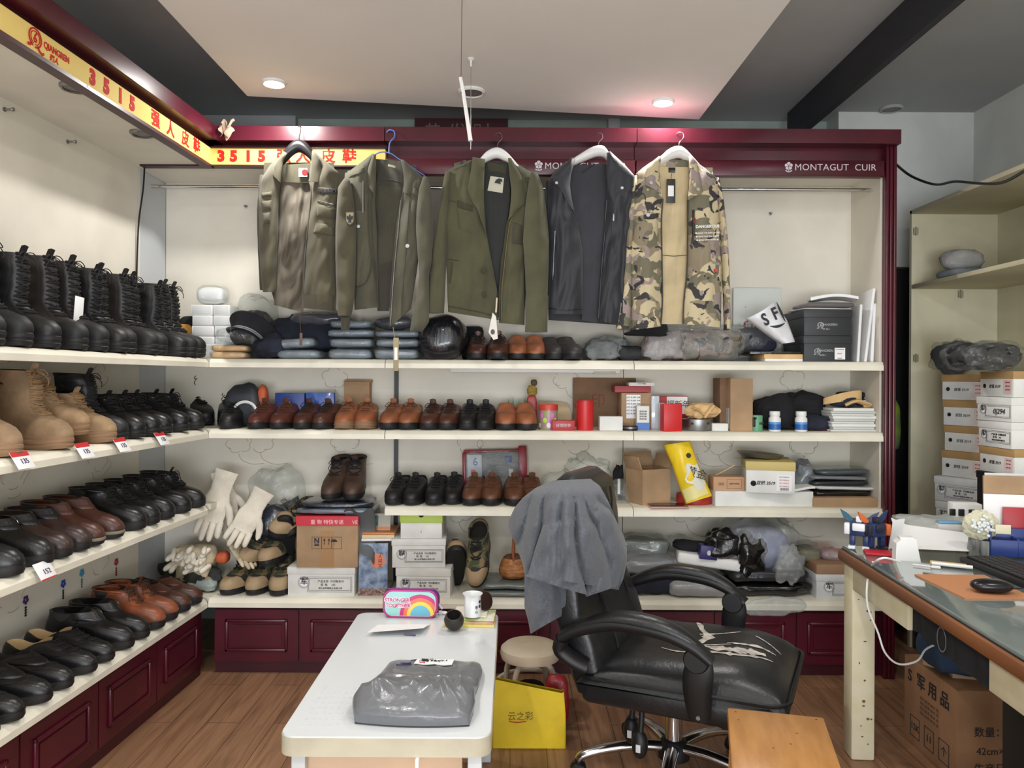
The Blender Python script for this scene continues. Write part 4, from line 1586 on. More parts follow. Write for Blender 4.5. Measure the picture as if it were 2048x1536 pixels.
Panel([(801, 319), (806, 340), (808, 360), (806, 384)], [(808, 321), (822, 336), (832, 352), (820, 390)], 3.165, .01, .004, 16, .02).build('collar', C2, j, nu=12, nv=22)
sleeve('sleeve', C2, j, [(846, 856, 354), (838, 862, 378), (833, 865, 420), (832, 866, 460), (836, 864, 520), (838, 858, 550), (832, 858, 600), (822, 858, 645), (820, 845, 662)], 3.15, .036, .012, 11)
sleeve('sleeve', C2, j, [(690, 702, 346), (688, 706, 380), (692, 712, 440), (698, 716, 520), (702, 718, 590)], 3.235, .022, .01, 12)
b = MB(); q = AY(792, 705, 3.13); b.tube([AY(786, 654, 3.15), AY(790, 676, 3.13)], .0012, 5); b.rbox(q.x - .011, q.x + .011, q.y - .001, q.y + .001, q.z - .075, q.z + .06, .0008)
lt = b.obj('hang_tag', mat('tag khaki', (158, 146, 112), .7), j, world=True)
b = MB(); b.box(q.x - .006, q.x + .006, q.y - .0022, q.y - .001, q.z - .03, q.z + .02); b.obj('tag_label', M_paper, lt, world=True)

# ---- third jacket: green field jacket, white hanger
C3 = cloth('army green cotton', (78, 77, 55)); C3l = cloth('charcoal green lining', (46, 48, 46)); C3d = cloth('dark army green', (62, 61, 44))
hanger('white plastic hanger carrying the army green jacket in the middle', (1000, 266), [(948, 340, 6), (968, 318, 10), (982, 309, 11), (994, 306, 11), (1006, 310, 11), (1020, 320, 9), (1042, 344, 6)], M_white)
j = thing('jacket', 'army green field jacket with big collar and white hang tag in the middle', 'jacket', AY(985, 650, 3.22), group='jackets hanging from the cornice')
Panel([(930, 330), (912, 420), (905, 520), (900, 625)], [(1050, 330), (1060, 420), (1056, 520), (1048, 640)], 3.262, 0, .004, 21, 0).build('back', C3, j)
lin3 = Panel([(968, 322), (968, 420), (974, 480), (992, 590)], [(1018, 322), (1020, 400), (1006, 500), (998, 592)], 3.214, 0, .006, 22, 0)
lin3.build('lining', C3l, j)
lin3.patch('neck_yoke', C3d, j, ((975, 326), (1014, 330), (1012, 348), (977, 342)), .005)
nl = lin3.patch('neck_label', mat('label cream', (204, 200, 180), .8), j, ((981, 352), (1008, 356), (1005, 386), (975, 381)), .006, nu=3, nv=3)
p = AY(996, 364, 3.203); o_ = wloc(nl)
b = MB(); b.prism([(p.x + x, p.z + z) for x, z in [(-.014, -.004), (-.008, .008), (.004, .014), (.016, .01), (.018, .0), (.008, .002), (.012, -.01), (-.002, -.006)]], p.y - .006, p.y - .003); b.obj('label_print', M_ink, nl, world=True, smooth=0)
pa = Panel([(940, 320), (915, 330), (897, 340), (890, 380), (890, 440), (892, 520), (896, 624)], [(946, 320), (952, 380), (962, 430), (973, 467), (985, 530), (995, 584), (996, 640)], 3.195, .03, .009, 23, .05, bot=(624, 640))
pa.build('front_panel', C3, j)
pa.patch('pocket_flap', C3, j, ((913, 414), (946, 424), (951, 468), (917, 458)), .008)
pa.patch('pocket_flap', C3d, j, ((914, 399), (946, 410), (946, 424), (914, 416)), .006)
pa.line('hand_pocket', C3d, j, [(904, 525), (901, 550), (899, 566)], .004)
pa.disc('button', C3d, j, 967, 540, .012); pa.disc('button', C3d, j, 968, 588, .012)
pa.line('hem_seam', C3d, j, [(897, 612), (930, 618), (960, 624), (994, 632)], .0018)
pa.line('waist_seam', C3d, j, [(895, 518), (917, 521)], .0018, n=8)
pa.patch('epaulet', C3, j, ((908, 327), (932, 320), (933, 330), (909, 340)), .008)
pa.disc('button', C3d, j, 924, 327, .009, .014)
pa.line('yoke_seam', C3d, j, [(894, 400), (912, 404), (935, 412)], .0015)
pb = Panel([(1016, 318), (1022, 360), (1022, 400), (1014, 460), (1002, 520), (997, 590), (998, 646)], [(1022, 318), (1045, 334), (1072, 350), (1066, 420), (1050, 480), (1049, 560), (1049, 650)], 3.195, .03, .009, 24, .05)
pb.build('front_panel', C3, j)
pb.line('zip', C3d, j, [(1038, 414), (1018, 440), (1012, 470), (1006, 520), (1000, 580), (999, 640)], .0045)
pb.line('zip_edge', mat('zip tape', (120, 104, 70), .8), j, [(1042, 412), (1022, 440), (1016, 470), (1010, 520), (1004, 580), (1003, 640)], .0016, .007)
pb.patch('pocket_flap', C3d, j, ((1024, 443), (1044, 450), (1043, 490), (1023, 487)), .006)
pb.patch('epaulet', C3, j, ((1052, 354), (1070, 354), (1074, 382), (1062, 384)), .014)
pb.disc('button', C3d, j, 1057, 359, .01, .02)
Panel([(945, 314), (942, 340), (936, 372), (937, 392), (950, 420)], [(970, 318), (968, 360), (968, 400), (970, 430), (972, 466)], 3.165, .012, .005, 25, .02, bot=(402, 468)).build('collar', C3, j, nu=14, nv=28)
Panel([(1016, 316), (1019, 350), (1023, 385), (1020, 420), (1016, 440)], [(1022, 316), (1042, 350), (1052, 390), (1049, 408), (1030, 425)], 3.16, .012, .005, 26, .02).build('collar', C3, j, nu=14, nv=26)
sleeve('sleeve', C3, j, [(1062, 1075, 346), (1056, 1086, 372), (1050, 1093, 420), (1046, 1098, 480), (1050, 1097, 540), (1052, 1095, 600), (1050, 1095, 664)], 3.15, .04, .012, 21)
sleeve('sleeve', C3, j, [(890, 902, 344), (880, 898, 400), (872, 895, 450), (862, 893, 520), (852, 890, 590), (847, 888, 626)], 3.19, .034, .012, 22)
pb.patch('arm_patch', C3d, j, ((1065, 448), (1076, 448), (1076, 468), (1065, 468)), .06, nu=3, nv=3)
t = j
b = MB(); b.tube([AY(994, 596, 3.14), AY(992, 625, 3.12)], .0035, 6); b.obj('tag_string', mat('tag cord', (200, 190, 170), .8), j, world=True)
b = MB(); q = AY(987, 655, 3.115)
b.prism([(q.x + x, q.z + z) for x, z in [(-.004, .06), (.01, .045), (.018, -.045), (.0, -.05), (-.02, -.02), (-.014, .01)]], q.y - .0015, q.y + .0015)
ht = b.obj('hang_tag', mat('tag white', (222, 216, 208), .7), j, world=True, smooth=0)
b = MB(); b.xf = Matrix.Translation((q.x - .003, q.y - .002, q.z - .018)) @ Matrix.Rotation(pi / 2, 4, 'X'); b.lathe([(.001, 0), (.011, 0), (.011, .0012), (.001, .0012)], 12, sx=.8); b.obj('tag_print', mat('tag grey', (90, 88, 86), .8), ht, world=True)

# ---- fourth jacket: navy softshell, white hanger
C4 = cloth('navy black softshell', (36, 37, 44), .6); C4l = cloth('grey fleece lining', (56, 57, 63)); C4d = mat('black trim', (24, 24, 28), .4)
hanger('white plastic hanger carrying the navy softshell jacket', (1204, 266), [(1140, 328, 7), (1160, 317, 9), (1180, 307, 11), (1196, 302, 11), (1208, 304, 11), (1216, 314, 10), (1228, 330, 6)], M_white)
j = thing('jacket', 'navy black softshell jacket with high collar between green and camouflage jackets', 'jacket', AY(1165, 640, 3.22), group='jackets hanging from the cornice')
Panel([(1110, 340), (1098, 420), (1097, 520), (1097, 630)], [(1256, 340), (1250, 420), (1246, 520), (1240, 646)], 3.262, 0, .004, 31, 0, bot=(640, 650)).build('back', C4, j)
lin4 = Panel([(1140, 330), (1138, 380), (1150, 440), (1162, 500), (1164, 640)], [(1216, 328), (1214, 400), (1212, 480), (1200, 560), (1196, 646)], 3.214, 0, .005, 32, 0)
lin4.build('lining', C4l, j)
lin4.line('hanger_loop', C4d, j, [(1165, 345), (1175, 336), (1186, 330)], .003)
pa = Panel([(1132, 322), (1110, 342), (1097, 360), (1095, 420), (1097, 520), (1097, 628)], [(1139, 322), (1138, 370), (1144, 420), (1158, 455), (1165, 500), (1165, 628)], 3.195, .04, .010, 33, .05)
pa.build('front_panel', C4, j)
pa.line('zip_pocket', C4d, j, [(1112, 455), (1108, 510), (1105, 560)], .003)
pa.line('zip_pull', M_steel, j, [(1110, 462), (1108, 500), (1106, 552)], .001, .008)
pa.line('hem_seam', C4d, j, [(1098, 616), (1130, 620), (1164, 618)], .0016)
pb = Panel([(1216, 318), (1214, 380), (1212, 444), (1204, 520), (1198, 580), (1195, 640)], [(1226, 316), (1252, 340), (1268, 360), (1258, 440), (1250, 520), (1242, 650)], 3.195, .035, .012, 34, .05, bot=(641, 650))
pb.build('front_panel', C4, j)
pb.line('zip', C4d, j, [(1213, 400), (1209, 470), (1203, 540), (1197, 636)], .0026)
pb.line('seam', C4d, j, [(1226, 420), (1222, 500), (1214, 580), (1206, 640)], .0016)
pb.patch('chest_mark', M_white, j, ((1226, 426), (1229, 430), (1228, 442), (1224, 440)), .008, nu=3, nv=3)
Panel([(1144, 314), (1124, 334), (1104, 352), (1103, 362), (1118, 384)], [(1150, 318), (1142, 350), (1140, 370), (1142, 390), (1148, 420)], 3.158, .014, .006, 35, .02, bot=(368, 424)).build('collar', C4, j, nu=14, nv=24)
Panel([(1214, 305), (1213, 350), (1218, 390), (1224, 405)], [(1220, 302), (1250, 330), (1270, 352), (1268, 372)], 3.155, .014, .006, 36, .02, bot=(408, 374)).build('collar', C4, j, nu=14, nv=24)
pa.disc('snap', M_steel, j, 1113, 366, .006, .05); pb.disc('snap', M_steel, j, 1244, 376, .006, .05)
sleeve('sleeve', C4, j, [(1092, 1104, 362), (1088, 1104, 420), (1090, 1106, 500), (1092, 1108, 590)], 3.235, .02, .008, 31)
sleeve('sleeve', C4, j, [(1256, 1272, 364), (1240, 1266, 430), (1236, 1258, 500), (1234, 1250, 580), (1236, 1248, 628)], 3.2, .03, .01, 32)

# ---- fifth jacket: camouflage, white hanger
CAM = camo('tan grey camouflage', [(196, 182, 148), (140, 128, 106), (112, 108, 88), (150, 136, 130), (58, 56, 58)], 9, stretch=(1, 1, 1.15))
C5l = cloth('beige lining', (196, 178, 140), .85); C5d = mat('camo dark trim', (70, 66, 60), .8)
hanger('white plastic hanger carrying the camouflage jacket', (1360, 264), [(1300, 340, 6), (1324, 320, 10), (1340, 309, 12), (1357, 304, 12), (1370, 310, 12), (1384, 322, 9), (1402, 340, 6)], M_white)
j = thing('jacket', 'tan and grey camouflage jacket on a white hanger, rightmost of the jackets', 'jacket', AY(1345, 655, 3.22), group='jackets hanging from the cornice')
Panel([(1285, 335), (1272, 420), (1268, 520), (1266, 648)], [(1425, 335), (1432, 420), (1438, 520), (1438, 648)], 3.262, 0, .004, 41, 0).build('back', CAM, j)
lin5 = Panel([(1317, 322), (1323, 400), (1322, 500), (1320, 648)], [(1380, 322), (1378, 400), (1376, 500), (1368, 648)], 3.214, 0, .006, 42, 0)
lin5.build('lining', C5l, j)
lin5.patch('neck_facing', CAM, j, ((1322, 318), (1377, 320), (1376, 334), (1322, 333)), .005)
nl = lin5.patch('neck_label', C4d, j, ((1337, 335), (1351, 335), (1350, 346), (1337, 345)), .008, nu=3, nv=3)
b = MB(); q = AY(1342, 382, 3.19); b.rbox(q.x - .018, q.x + .018, q.y - .001, q.y + .001, q.z - .05, q.z + .05, .003); hg = b.obj('hang_tag', mat('tag black', (40, 38, 40), .5), j, world=True)
b = MB(); b.box(q.x - .013, q.x + .011, q.y - .002, q.y - .001, q.z - .022, q.z + .022); b.obj('tag_label', M_paper, hg, world=True)
b = MB(); b.tube([AY(1344, 346, 3.21), AY(1342, 358, 3.19)], .001, 5); b.obj('tag_string', C4d, hg, world=True)
lin5.line('waist_seam', C5d, j, [(1324, 510), (1348, 512), (1374, 510)], .0012, n=10)
pa = Panel([(1312, 318), (1290, 332), (1272, 347), (1264, 420), (1260, 520), (1260, 580), (1263, 656)], [(1318, 320), (1320, 370), (1326, 395), (1323, 460), (1324, 540), (1325, 580), (1322, 653)], 3.195, .035, .008, 43, .05, bot=(660, 653))
pa.build('front_panel', CAM, j)
pa.patch('pocket_flap', CAM, j, ((1268, 419), (1318, 428), (1316, 437), (1266, 440)), .010)
pa.patch('pocket', CAM, j, ((1266, 438), (1316, 436), (1318, 490), (1262, 492)), .006, round_=.006)
pa.disc('button', M_steel, j, 1296, 430, .008, .015)
pa.line('placket', C5d, j, [(1326, 398), (1323, 440), (1324, 520), (1325, 600), (1322, 648)], .003)
pb = Panel([(1377, 320), (1380, 370), (1374, 400), (1375, 500), (1372, 560), (1368, 600), (1365, 648)], [(1384, 318), (1410, 336), (1434, 356), (1438, 420), (1442, 520), (1443, 580), (1442, 652)], 3.195, .035, .008, 44, .05, bot=(648, 655))
pb.build('front_panel', CAM, j)
pb.line('chest_zip', C4d, j, [(1387, 420), (1387, 455), (1385, 488)], .005)
pb.line('zip_pull', M_red, j, [(1388, 436), (1388, 446)], .002, .012, n=4)
pb.line('placket', C5d, j, [(1376, 400), (1375, 480), (1374, 540), (1368, 600), (1366, 646)], .0026)
for k, (vv, txt, s) in enumerate(((453, 'DANGEROUS', .016), (466, '● BRAVE THE RAIN OF FIRE', .008), (473, '● FIGHT FOR THE SAFETY', .008), (480, '● SERVE WITH HONOUR', .008))):
    p = AY(1415, vv, pb.depth(1415, vv) - .0075)
    letter(j, txt, s, M_white, p - j.location, (pi / 2, -.04, 0), bold=.0002 if k else .0005)
b = MB(); q = AY(1432, 541, 3.15); b.box(q.x - .006, q.x + .006, q.y - .004, q.y + .012, q.z - .006, q.z + .006); b.obj('red_tab', M_red, j, world=True)
Panel([(1318, 312), (1306, 322), (1294, 336), (1289, 350), (1290, 372), (1305, 380)], [(1323, 314), (1318, 340), (1318, 360), (1320, 376), (1322, 386)], 3.158, .014, .004, 45, .02, bot=(374, 388)).build('collar', CAM, j, nu=14, nv=22)
Panel([(1378, 312), (1380, 345), (1379, 370), (1376, 396)], [(1384, 312), (1394, 325), (1400, 350), (1406, 384)], 3.158, .014, .004, 46, .02, bot=(400, 384)).build('collar', CAM, j, nu=14, nv=22)
pa.disc('snap', M_steel, j, 1302, 366, .007, .055); pb.disc('snap', M_steel, j, 1396, 379, .007, .06)
sleeve('sleeve', CAM, j, [(1264, 1276, 352), (1258, 1272, 400), (1252, 1268, 460), (1246, 1264, 520), (1240, 1263, 580), (1233, 1261, 640), (1232, 1260, 658)], 3.2, .034, .01, 41)
sleeve('sleeve', CAM, j, [(1428, 1438, 356), (1434, 1446, 400), (1438, 1453, 460), (1443, 1457, 520), (1446, 1459, 580), (1448, 1460, 640), (1448, 1459, 660)], 3.2, .034, .01, 42)
# ------------------------------------------------------------------ goods on the back shelves


def px(u0, u1, Y):
    return UX(u0, Y), UX(u1, Y)


def hz(v, u, Y):
    return AY(u, v, Y).z


def bx(name, label, cat, u0, u1, vt, base, Y, depth, m, group=None, rz=0.0, bev=.002, part=None, u_is_front=True):
    """box whose front face spans columns u0..u1 at distance Y and whose top is at row vt"""
    x0, x1 = px(u0, u1, Y)
    z1 = hz(vt, (u0 + u1) / 2, Y)
    b = MB()
    w, h = x1 - x0, z1 - base
    b.rbox(-w / 2, w / 2, -depth / 2, depth / 2, 0, h, bev)
    loc = Vector(((x0 + x1) / 2, Y + depth / 2, base))
    if part:
        t = thing(name, label, cat, loc, rz, group)
        b.obj(part, m, t)
        return t, w, depth, h
    o = b.obj(name, m, None, loc, (0, 0, rz))
    tag(o, label, cat, group)
    return o, w, depth, h


def lump(name, label, cat, u0, u1, vt, base, Y, depth, m, group=None, rz=0.0, e=.6, ez=.8, crumple=.12, cs=14, seed=1, bag=None, bagk=1.06, part='contents', nu=40, nv=18, tilt=0.0):
    x0, x1 = px(u0, u1, Y)
    z1 = hz(vt, (u0 + u1) / 2, Y)
    w, h = x1 - x0, z1 - base
    b = MB()
    b.cushion(w, depth, h, e, ez, crumple, cs, seed, nu, nv)
    loc = Vector(((x0 + x1) / 2, Y + depth / 2, base))
    if bag is None:
        o = b.obj(name, m, None, loc, (0, tilt, rz), smooth=50)
        return tag(o, label, cat, group)
    t = thing(name, label, cat, loc, group=group, rot=(0, tilt, rz))
    b.obj(part, m, t, smooth=50)
    b = MB()
    b.cushion(w * bagk, depth * bagk, h * bagk + .004, e * .85, ez * .8, crumple * 1.3, cs * 1.4, seed + 9, nu, nv)
    b.obj('plastic_bag', bag, t, smooth=50)
    return t


def rule(parent, x0, x1, z0, z1, y, m=M_ink, w=.0012, name='printed_frame'):
    b = MB()
    for (a, c, d, e) in ((x0, x1, z0, z0 + w), (x0, x1, z1 - w, z1), (x0, x0 + w, z0, z1), (x1 - w, x1, z0, z1)):
        b.box(a, c, y - .0006, y, d, e)
    return b.obj(name, m, parent, smooth=0)


def ring(parent, x, z, y, r, m=M_ink, w=.0012, name='printed_ring'):
    b = MB()
    b.xf = Matrix.Translation((x, y, z)) @ Matrix.Rotation(pi / 2, 4, 'X')
    b.lathe([(r - w, 0), (r - w, .0007), (r, .0007), (r, 0)], 28, cap0=False, cap1=False)
    return b.obj(name, m, parent, smooth=0)


def army_print(parent, w, h, y, cx=0.0, ch='军', s=1.0, z0=None, txt=True):
    """round seal with a character beside a ruled frame"""
    z0 = h * .40 if z0 is None else z0
    rule(parent, cx - .07 * s, cx + .125 * s, z0 - .033 * s, z0 + .033 * s, y, name='printed_frame')
    rule(parent, cx - .064 * s, cx + .119 * s, z0 - .027 * s, z0 + .027 * s, y, name='printed_frame')
    b = MB(); b.xf = Matrix.Translation((cx - .085 * s, y, z0 + .01 * s)) @ Matrix.Rotation(pi / 2, 4, 'X'); b.lathe([(.001, .0005), (.0255 * s, .0005), (.0255 * s, 0)], 24, cap1=False); b.obj('seal_ground', M_paper, parent, smooth=0)
    ring(parent, cx - .085 * s, z0 + .01 * s, y - .0004, .026 * s)
    ring(parent, cx - .085 * s, z0 + .01 * s, y - .0004, .022 * s)
    letter(parent, ch, .034 * s, M_ink, (cx - .085 * s, y - .0008, z0 + .012 * s), bold=.0005)
    if txt:
        letter(parent, '产品名称  作训鞋系列', .012 * s, M_ink, (cx + .032 * s, y - .0004, z0 + .013 * s))
        letter(parent, '规  格     255', .012 * s, M_ink, (cx + .02 * s, y - .0004, z0 - .002 * s))
        letter(parent, '湖北省军需鞋业有限公司', .0095 * s, M_ink, (cx + .03 * s, y - .0004, z0 - .017 * s))


def shoe_box(label, x, y, z, w, d, h, rz=0.0, lid=None, body=None, lidh=.035, group=None, pr=None, flap=True):
    """lidded carton, front face towards -Y before turning"""
    t = thing('shoe_box', label, 'shoe box', (x, y, z), rz, group)
    b = MB(); b.rbox(-w / 2, w / 2, -d / 2, d / 2, 0, h - .004, .0015); b.obj('carton', body or M_boxw, t)
    b = MB(); b.rbox(-w / 2 - .003, w / 2 + .003, -d / 2 - .003, d / 2 + .003, h - lidh, h, .002); lo = b.obj('lid', lid or body or M_boxw, t)
    if pr:
        pr(t, w, h, -d / 2 - .0002)
    return t


M_boxw = mat('white carton', (222, 222, 218), .7, var=.03, vscale=9)
M_boxg = mat('off white carton', (204, 206, 206), .7, var=.04, vscale=9)
M_navy = mat('navy cloth', (32, 36, 50), .95, var=.2, vscale=12, bump=.4, bscale=120)
M_blackc = mat('black cloth', (26, 26, 30), .95, var=.2, vscale=12, bump=.4, bscale=120)
M_greyc = mat('grey cloth', (112, 116, 116), .95, var=.15, vscale=12, bump=.5, bscale=60)
M_pack = mat('wrapped grey garment', (112, 122, 132), .28, var=.18, vscale=7, bump=.5, bscale=18, coat=.3)
M_tanpack = mat('tan folded cloth', (196, 156, 110), .8, var=.1, bump=.4, bscale=30)
M_lime = mat('lime green lid', (190, 214, 96), .5)
M_purple = mat('deep purple', (52, 46, 104), .4)
M_blueb = mat('royal blue card', (36, 62, 132), .4)
T1, T2, T3, T4 = SZ

# ---- top shelf, left
g = 'small white boxes on the top shelf'
cells = [(0, 383, 428, 'left box of the bottom layer in the pile of small white boxes'), (0, 430, 470, 'right box of the bottom layer in the pile of small white boxes'),
         (1, 383, 427, 'left box of the second layer in the pile of small white boxes'), (1, 429, 468, 'right box of the second layer in the pile of small white boxes'),
         (2, 384, 424, 'left box of the third layer in the pile of small white boxes'), (2, 426, 464, 'right box of the third layer in the pile of small white boxes'),
         (3, 381, 424, 'left box of the top layer, under the clear wrapped pack'), (3, 426, 459, 'right box of the top layer in the pile of small white boxes')]
for lay, u0, u1, lab in cells:
    zb = T1 + .055 + lay * .0475
    t, w, d, h = bx('small_box', lab, 'box', u0, u1, 600, zb, 3.46, .12, M_boxw, g, part='carton')
    t.children[0].scale = (1, 1, .0465 / h)
    b = MB(); b.rbox(-w / 2 + .006, w / 2 - .006, -.0608, -.0595, .006, .041, .0004); b.obj('end_flap', M_boxg, t)
o = lump('wrapped_pack', 'clear wrapped white pack lying on the pile of small white boxes', 'wrapped pack', 390, 444, 572, T1 + .055 + .1905, 3.46, .09, M_white, bag=M_clear, crumple=.05, e=.4)
o = lump('box_base_pack', 'flat clear wrapped pack under the pile of small white boxes', 'wrapped pack', 376, 474, 687, T1, 3.45, .14, M_boxg, e=.25, ez=.3, crumple=.02)
for k, (z0, dy, lab) in enumerate([(0, 0, 'lower tan cloth pack in clear film at the shelf corner'), (.03, .02, 'upper tan cloth pack in clear film at the shelf corner')]):
    t = thing('tan_pack', lab, 'wrapped pack', (UX(455, 3.35), 3.39 + dy, T1 + z0), .04, 'tan packs at the shelf corner')
    b = MB(); b.cushion(.155, .11, .03, .3, .5, .03, 10, 20 + k); b.obj('folded_cloth', M_tanpack, t)
    b = MB(); b.cushion(.17, .12, .033, .3, .5, .06, 14, 22 + k); b.obj('plastic_bag', M_clear, t)
# peaked cap
t = thing('peaked_hat', 'black peaked cap with silver cord leaning on the top shelf', 'cap', AY(492, 690, 3.40), rot=(radians(-28), radians(24), .2))
t.location.z = T1 + .075
b = MB()
b.lathe([(.075, 0), (.078, .03), (.092, .05), (.112, .075), (.108, .084), (.06, .09), (.001, .091)], 30, sy=1.12, cap0=False)
b.obj('crown', M_blackc, t, smooth=60)
b = MB()
b.grid(lambda s, q: Vector(((.078 + .055 * q * sin(pi * s)) * cos(pi + pi * s), (.086 + .06 * q * sin(pi * s)) * sin(pi + pi * s), .003 - .028 * q * sin(pi * s))), 18, 6)
b.obj('visor', mat('patent black', (18, 18, 20), .15), t)
b = MB()
for dz in (.012, .02):
    b.tube([(.081 * cos(pi + pi * k / 14), .09 * sin(pi + pi * k / 14), dz) for k in range(15)], .003, 6)
b.obj('cord', mat('silver cord', (150, 152, 158), .6), t)
# cap in clear bag behind
t = thing('bagged_hat', 'black cap inside a clear plastic bag standing behind the peaked cap', 'cap', AY(512, 640, 3.52))
t.location.z = T1 + .12
b = MB(); b.lathe([(.07, -.09), (.075, -.03), (.08, .02), (.07, .07), (.04, .1), (.001, .108)], 24); b.obj('cap_crown', M_blackc, t, rot=(.2, .15, 0), smooth=60)
b = MB(); b.cushion(.19, .2, .30, .8, .8, .16, 16, 31, c=(.01, 0, -.12)); b.obj('plastic_bag', M_clear, t, smooth=50)
o = lump('plastic_bag', 'crumpled clear plastic bag on the tan packs under the cap', 'plastic bag', 425, 520, 655, T1 + .064, 3.36, .12, M_clear, crumple=.25, cs=20, seed=4)
# navy clothes
o = lump('folded_clothes', 'dark navy folded clothes spilling to the shelf edge beside the tan packs', 'clothes', 493, 560, 668, T1, 3.325, .2, M_navy, crumple=.25, cs=16, seed=5, rz=.3)
o = lump('folded_clothes', 'dark navy folded clothes lying across the wrapped grey garments', 'clothes', 525, 690, 628, T1 + .03, 3.44, .14, M_navy, crumple=.2, cs=12, seed=6)
o = lump('plastic_bag', 'dark grey plastic bag lying on the navy clothes below the bomber jacket', 'plastic bag', 565, 690, 622, T1 + .15, 3.43, .12, film('smoke film', (76, 78, 84), .25), crumple=.2, cs=14, seed=7, rz=-.1)


def garment_pack(label, u0, u1, base, h, Y, d, seed, rz=0.0, tilt=0.0, group='grey garments in plastic packs'):
    x0, x1 = px(u0, u1, Y)
    t = thing('wrapped_garment', label, 'wrapped garment', ((x0 + x1) / 2, Y + d / 2, base), group=group, rot=(0, tilt, rz))
    w = x1 - x0
    b = MB(); b.cushion(w * .96, d * .96, h * .92, .3, .55, .05, 14, seed, 36, 14); b.obj('folded_garment', M_pack, t, smooth=60)
    b = MB(); b.cushion(w, d, h, .32, .6, .09, 22, seed + 5, 44, 14); b.obj('plastic_bag', M_clear, t, smooth=60)
    return t


sp = [('A', 548, 640, [(.0, .045), (.045, .05)]), ('B', 650, 742, [(0, .05), (.05, .046), (.096, .04), (.136, .04)]), ('C', 744, 835, [(0, .052), (.052, .044), (.096, .035)])]
nmz = {'A': 'below the bomber hem', 'B': 'below the bomber cuff', 'C': 'beside the black bundle'}
for nm, u0, u1, lv in sp:
    for k, (z0, h) in enumerate(lv):
        garment_pack('grey plastic garment pack, %s from the bottom of the stack %s' % (ORD[k], nmz[nm]), u0 + (k % 2) * 4 - (8 if nm == 'A' and k == 1 else 0), u1 + (k % 3) * 3 - (14 if nm == 'A' and k == 1 else 0), T1 + z0, h, 3.335 + .01 * k, .2, ord(nm) + k, tilt=-.08 if (nm == 'A' and k == 1) else 0)
o = lump('wrapped_garment', 'dark wrapped garment leaning behind the stacks under the grey olive jacket', 'wrapped garment', 745, 830, 630, T1 + .135, 3.42, .1, film('smoke film', (76, 78, 84), .25), crumple=.15, seed=9)
# black bundle
b = MB()
b.cushion(.225, .2, .2, .75, .75, .07, 9, 41, 44, 22)
o = b.obj('wrapped_bundle', mat('black stretch film', (22, 23, 28), .22, bump=.7, bscale=30, coat=.4, stretch=(3, 3, .5)), None, (UX(883, 3.42), 3.42, T1), smooth=60)
tag(o, 'black bundle tightly wrapped in glossy film below the green jacket sleeve', 'bundle')
b = MB(); b.rbox(-.05, .05, -.03, .03, 0, .16, .02); tag(b.obj('dark_box', M_blackc, None, (UX(945, 3.56), 3.56, T1)), 'dark pouch standing behind the brown shoes on the top shelf', 'pouch')
# grey cloths and things right of the loafers
o = lump('grey_cloth', 'grey crumpled cloth on the top shelf beside the dark loafers', 'cloth', 1168, 1250, 680, T1, 3.35, .16, M_greyc, crumple=.28, cs=24, seed=11, e=.8)
o = lump('grey_cloth', 'grey rolled cloth lying higher on the crumpled grey cloth', 'cloth', 1180, 1262, 672, T1 + .045, 3.42, .12, M_greyc, crumple=.3, cs=30, seed=12)
o = lump('dark_cloth', 'dark grey cloth lump left of the bagged camouflage clothes', 'cloth', 1236, 1300, 690, T1, 3.36, .14, mat('charcoal cloth', (58, 58, 60), .95, bump=.5, bscale=60), crumple=.2, seed=13)
t = thing('flat_hat', 'black cap with rim under the camouflage jacket hem', 'cap', (UX(1300, 3.4), 3.42, T1 + .115), rot=(.1, 0, 0))
b = MB(); b.lathe([(.11, 0), (.115, .008), (.085, .018), (.075, .05), (.001, .056)], 24); b.obj('crown', M_blackc, t, smooth=60)
t = lump('camouflage_bundle', 'camouflage clothes in a clear plastic bag on the top shelf edge', 'clothes bundle', 1300, 1500, 655, T1, 3.36, .2, camo('brown camouflage', [(120, 106, 88), (88, 78, 66), (146, 120, 110), (58, 54, 48)], 12), bag=clear_plastic('clear film b', gloss=.3, haze=.16), crumple=.12, cs=12, seed=14, e=.7)
o = lump('plastic_bag', 'loose clear plastic bag end with pink tint hanging over the top shelf edge', 'plastic bag', 1288, 1372, 660, T1 - .0, 3.315, .07, clear_plastic('pinkish film', (236, 214, 214), .4, .3), crumple=.25, cs=20, seed=15)
# white board with round red mark
t, w, d, h = bx('white_board', 'white board with a round red emblem leaning on the back panel', 'board', 1466, 1562, 576, T1, 3.60, .01, mat('board white', (214, 218, 212), .5), part='panel')
b = MB(); b.xf = Matrix.Translation((-.043, -.0055, .175)) @ Matrix.Rotation(pi / 2, 4, 'X')
b.lathe([(.001, .0005), (.022, .0005), (.022, 0)], 24, cap1=False); em = b.obj('red_emblem', mat('seal red', (170, 52, 56), .6), t)
letter(em, '福', .03, mat('board white', (0, 0, 0)), (-.043, -.0068, .175), bold=.0006)
letter(t, '仁', .03, M_ink, (-.004, -.006, .178))
for xx in (-.055, .045):
    b = MB(); b.xf = Matrix.Translation((xx, -.0055, .26)) @ Matrix.Rotation(pi / 2, 4, 'X'); b.lathe([(.001, .001), (.003, .001), (.003, 0)], 10); b.obj('screw', M_steel, t)
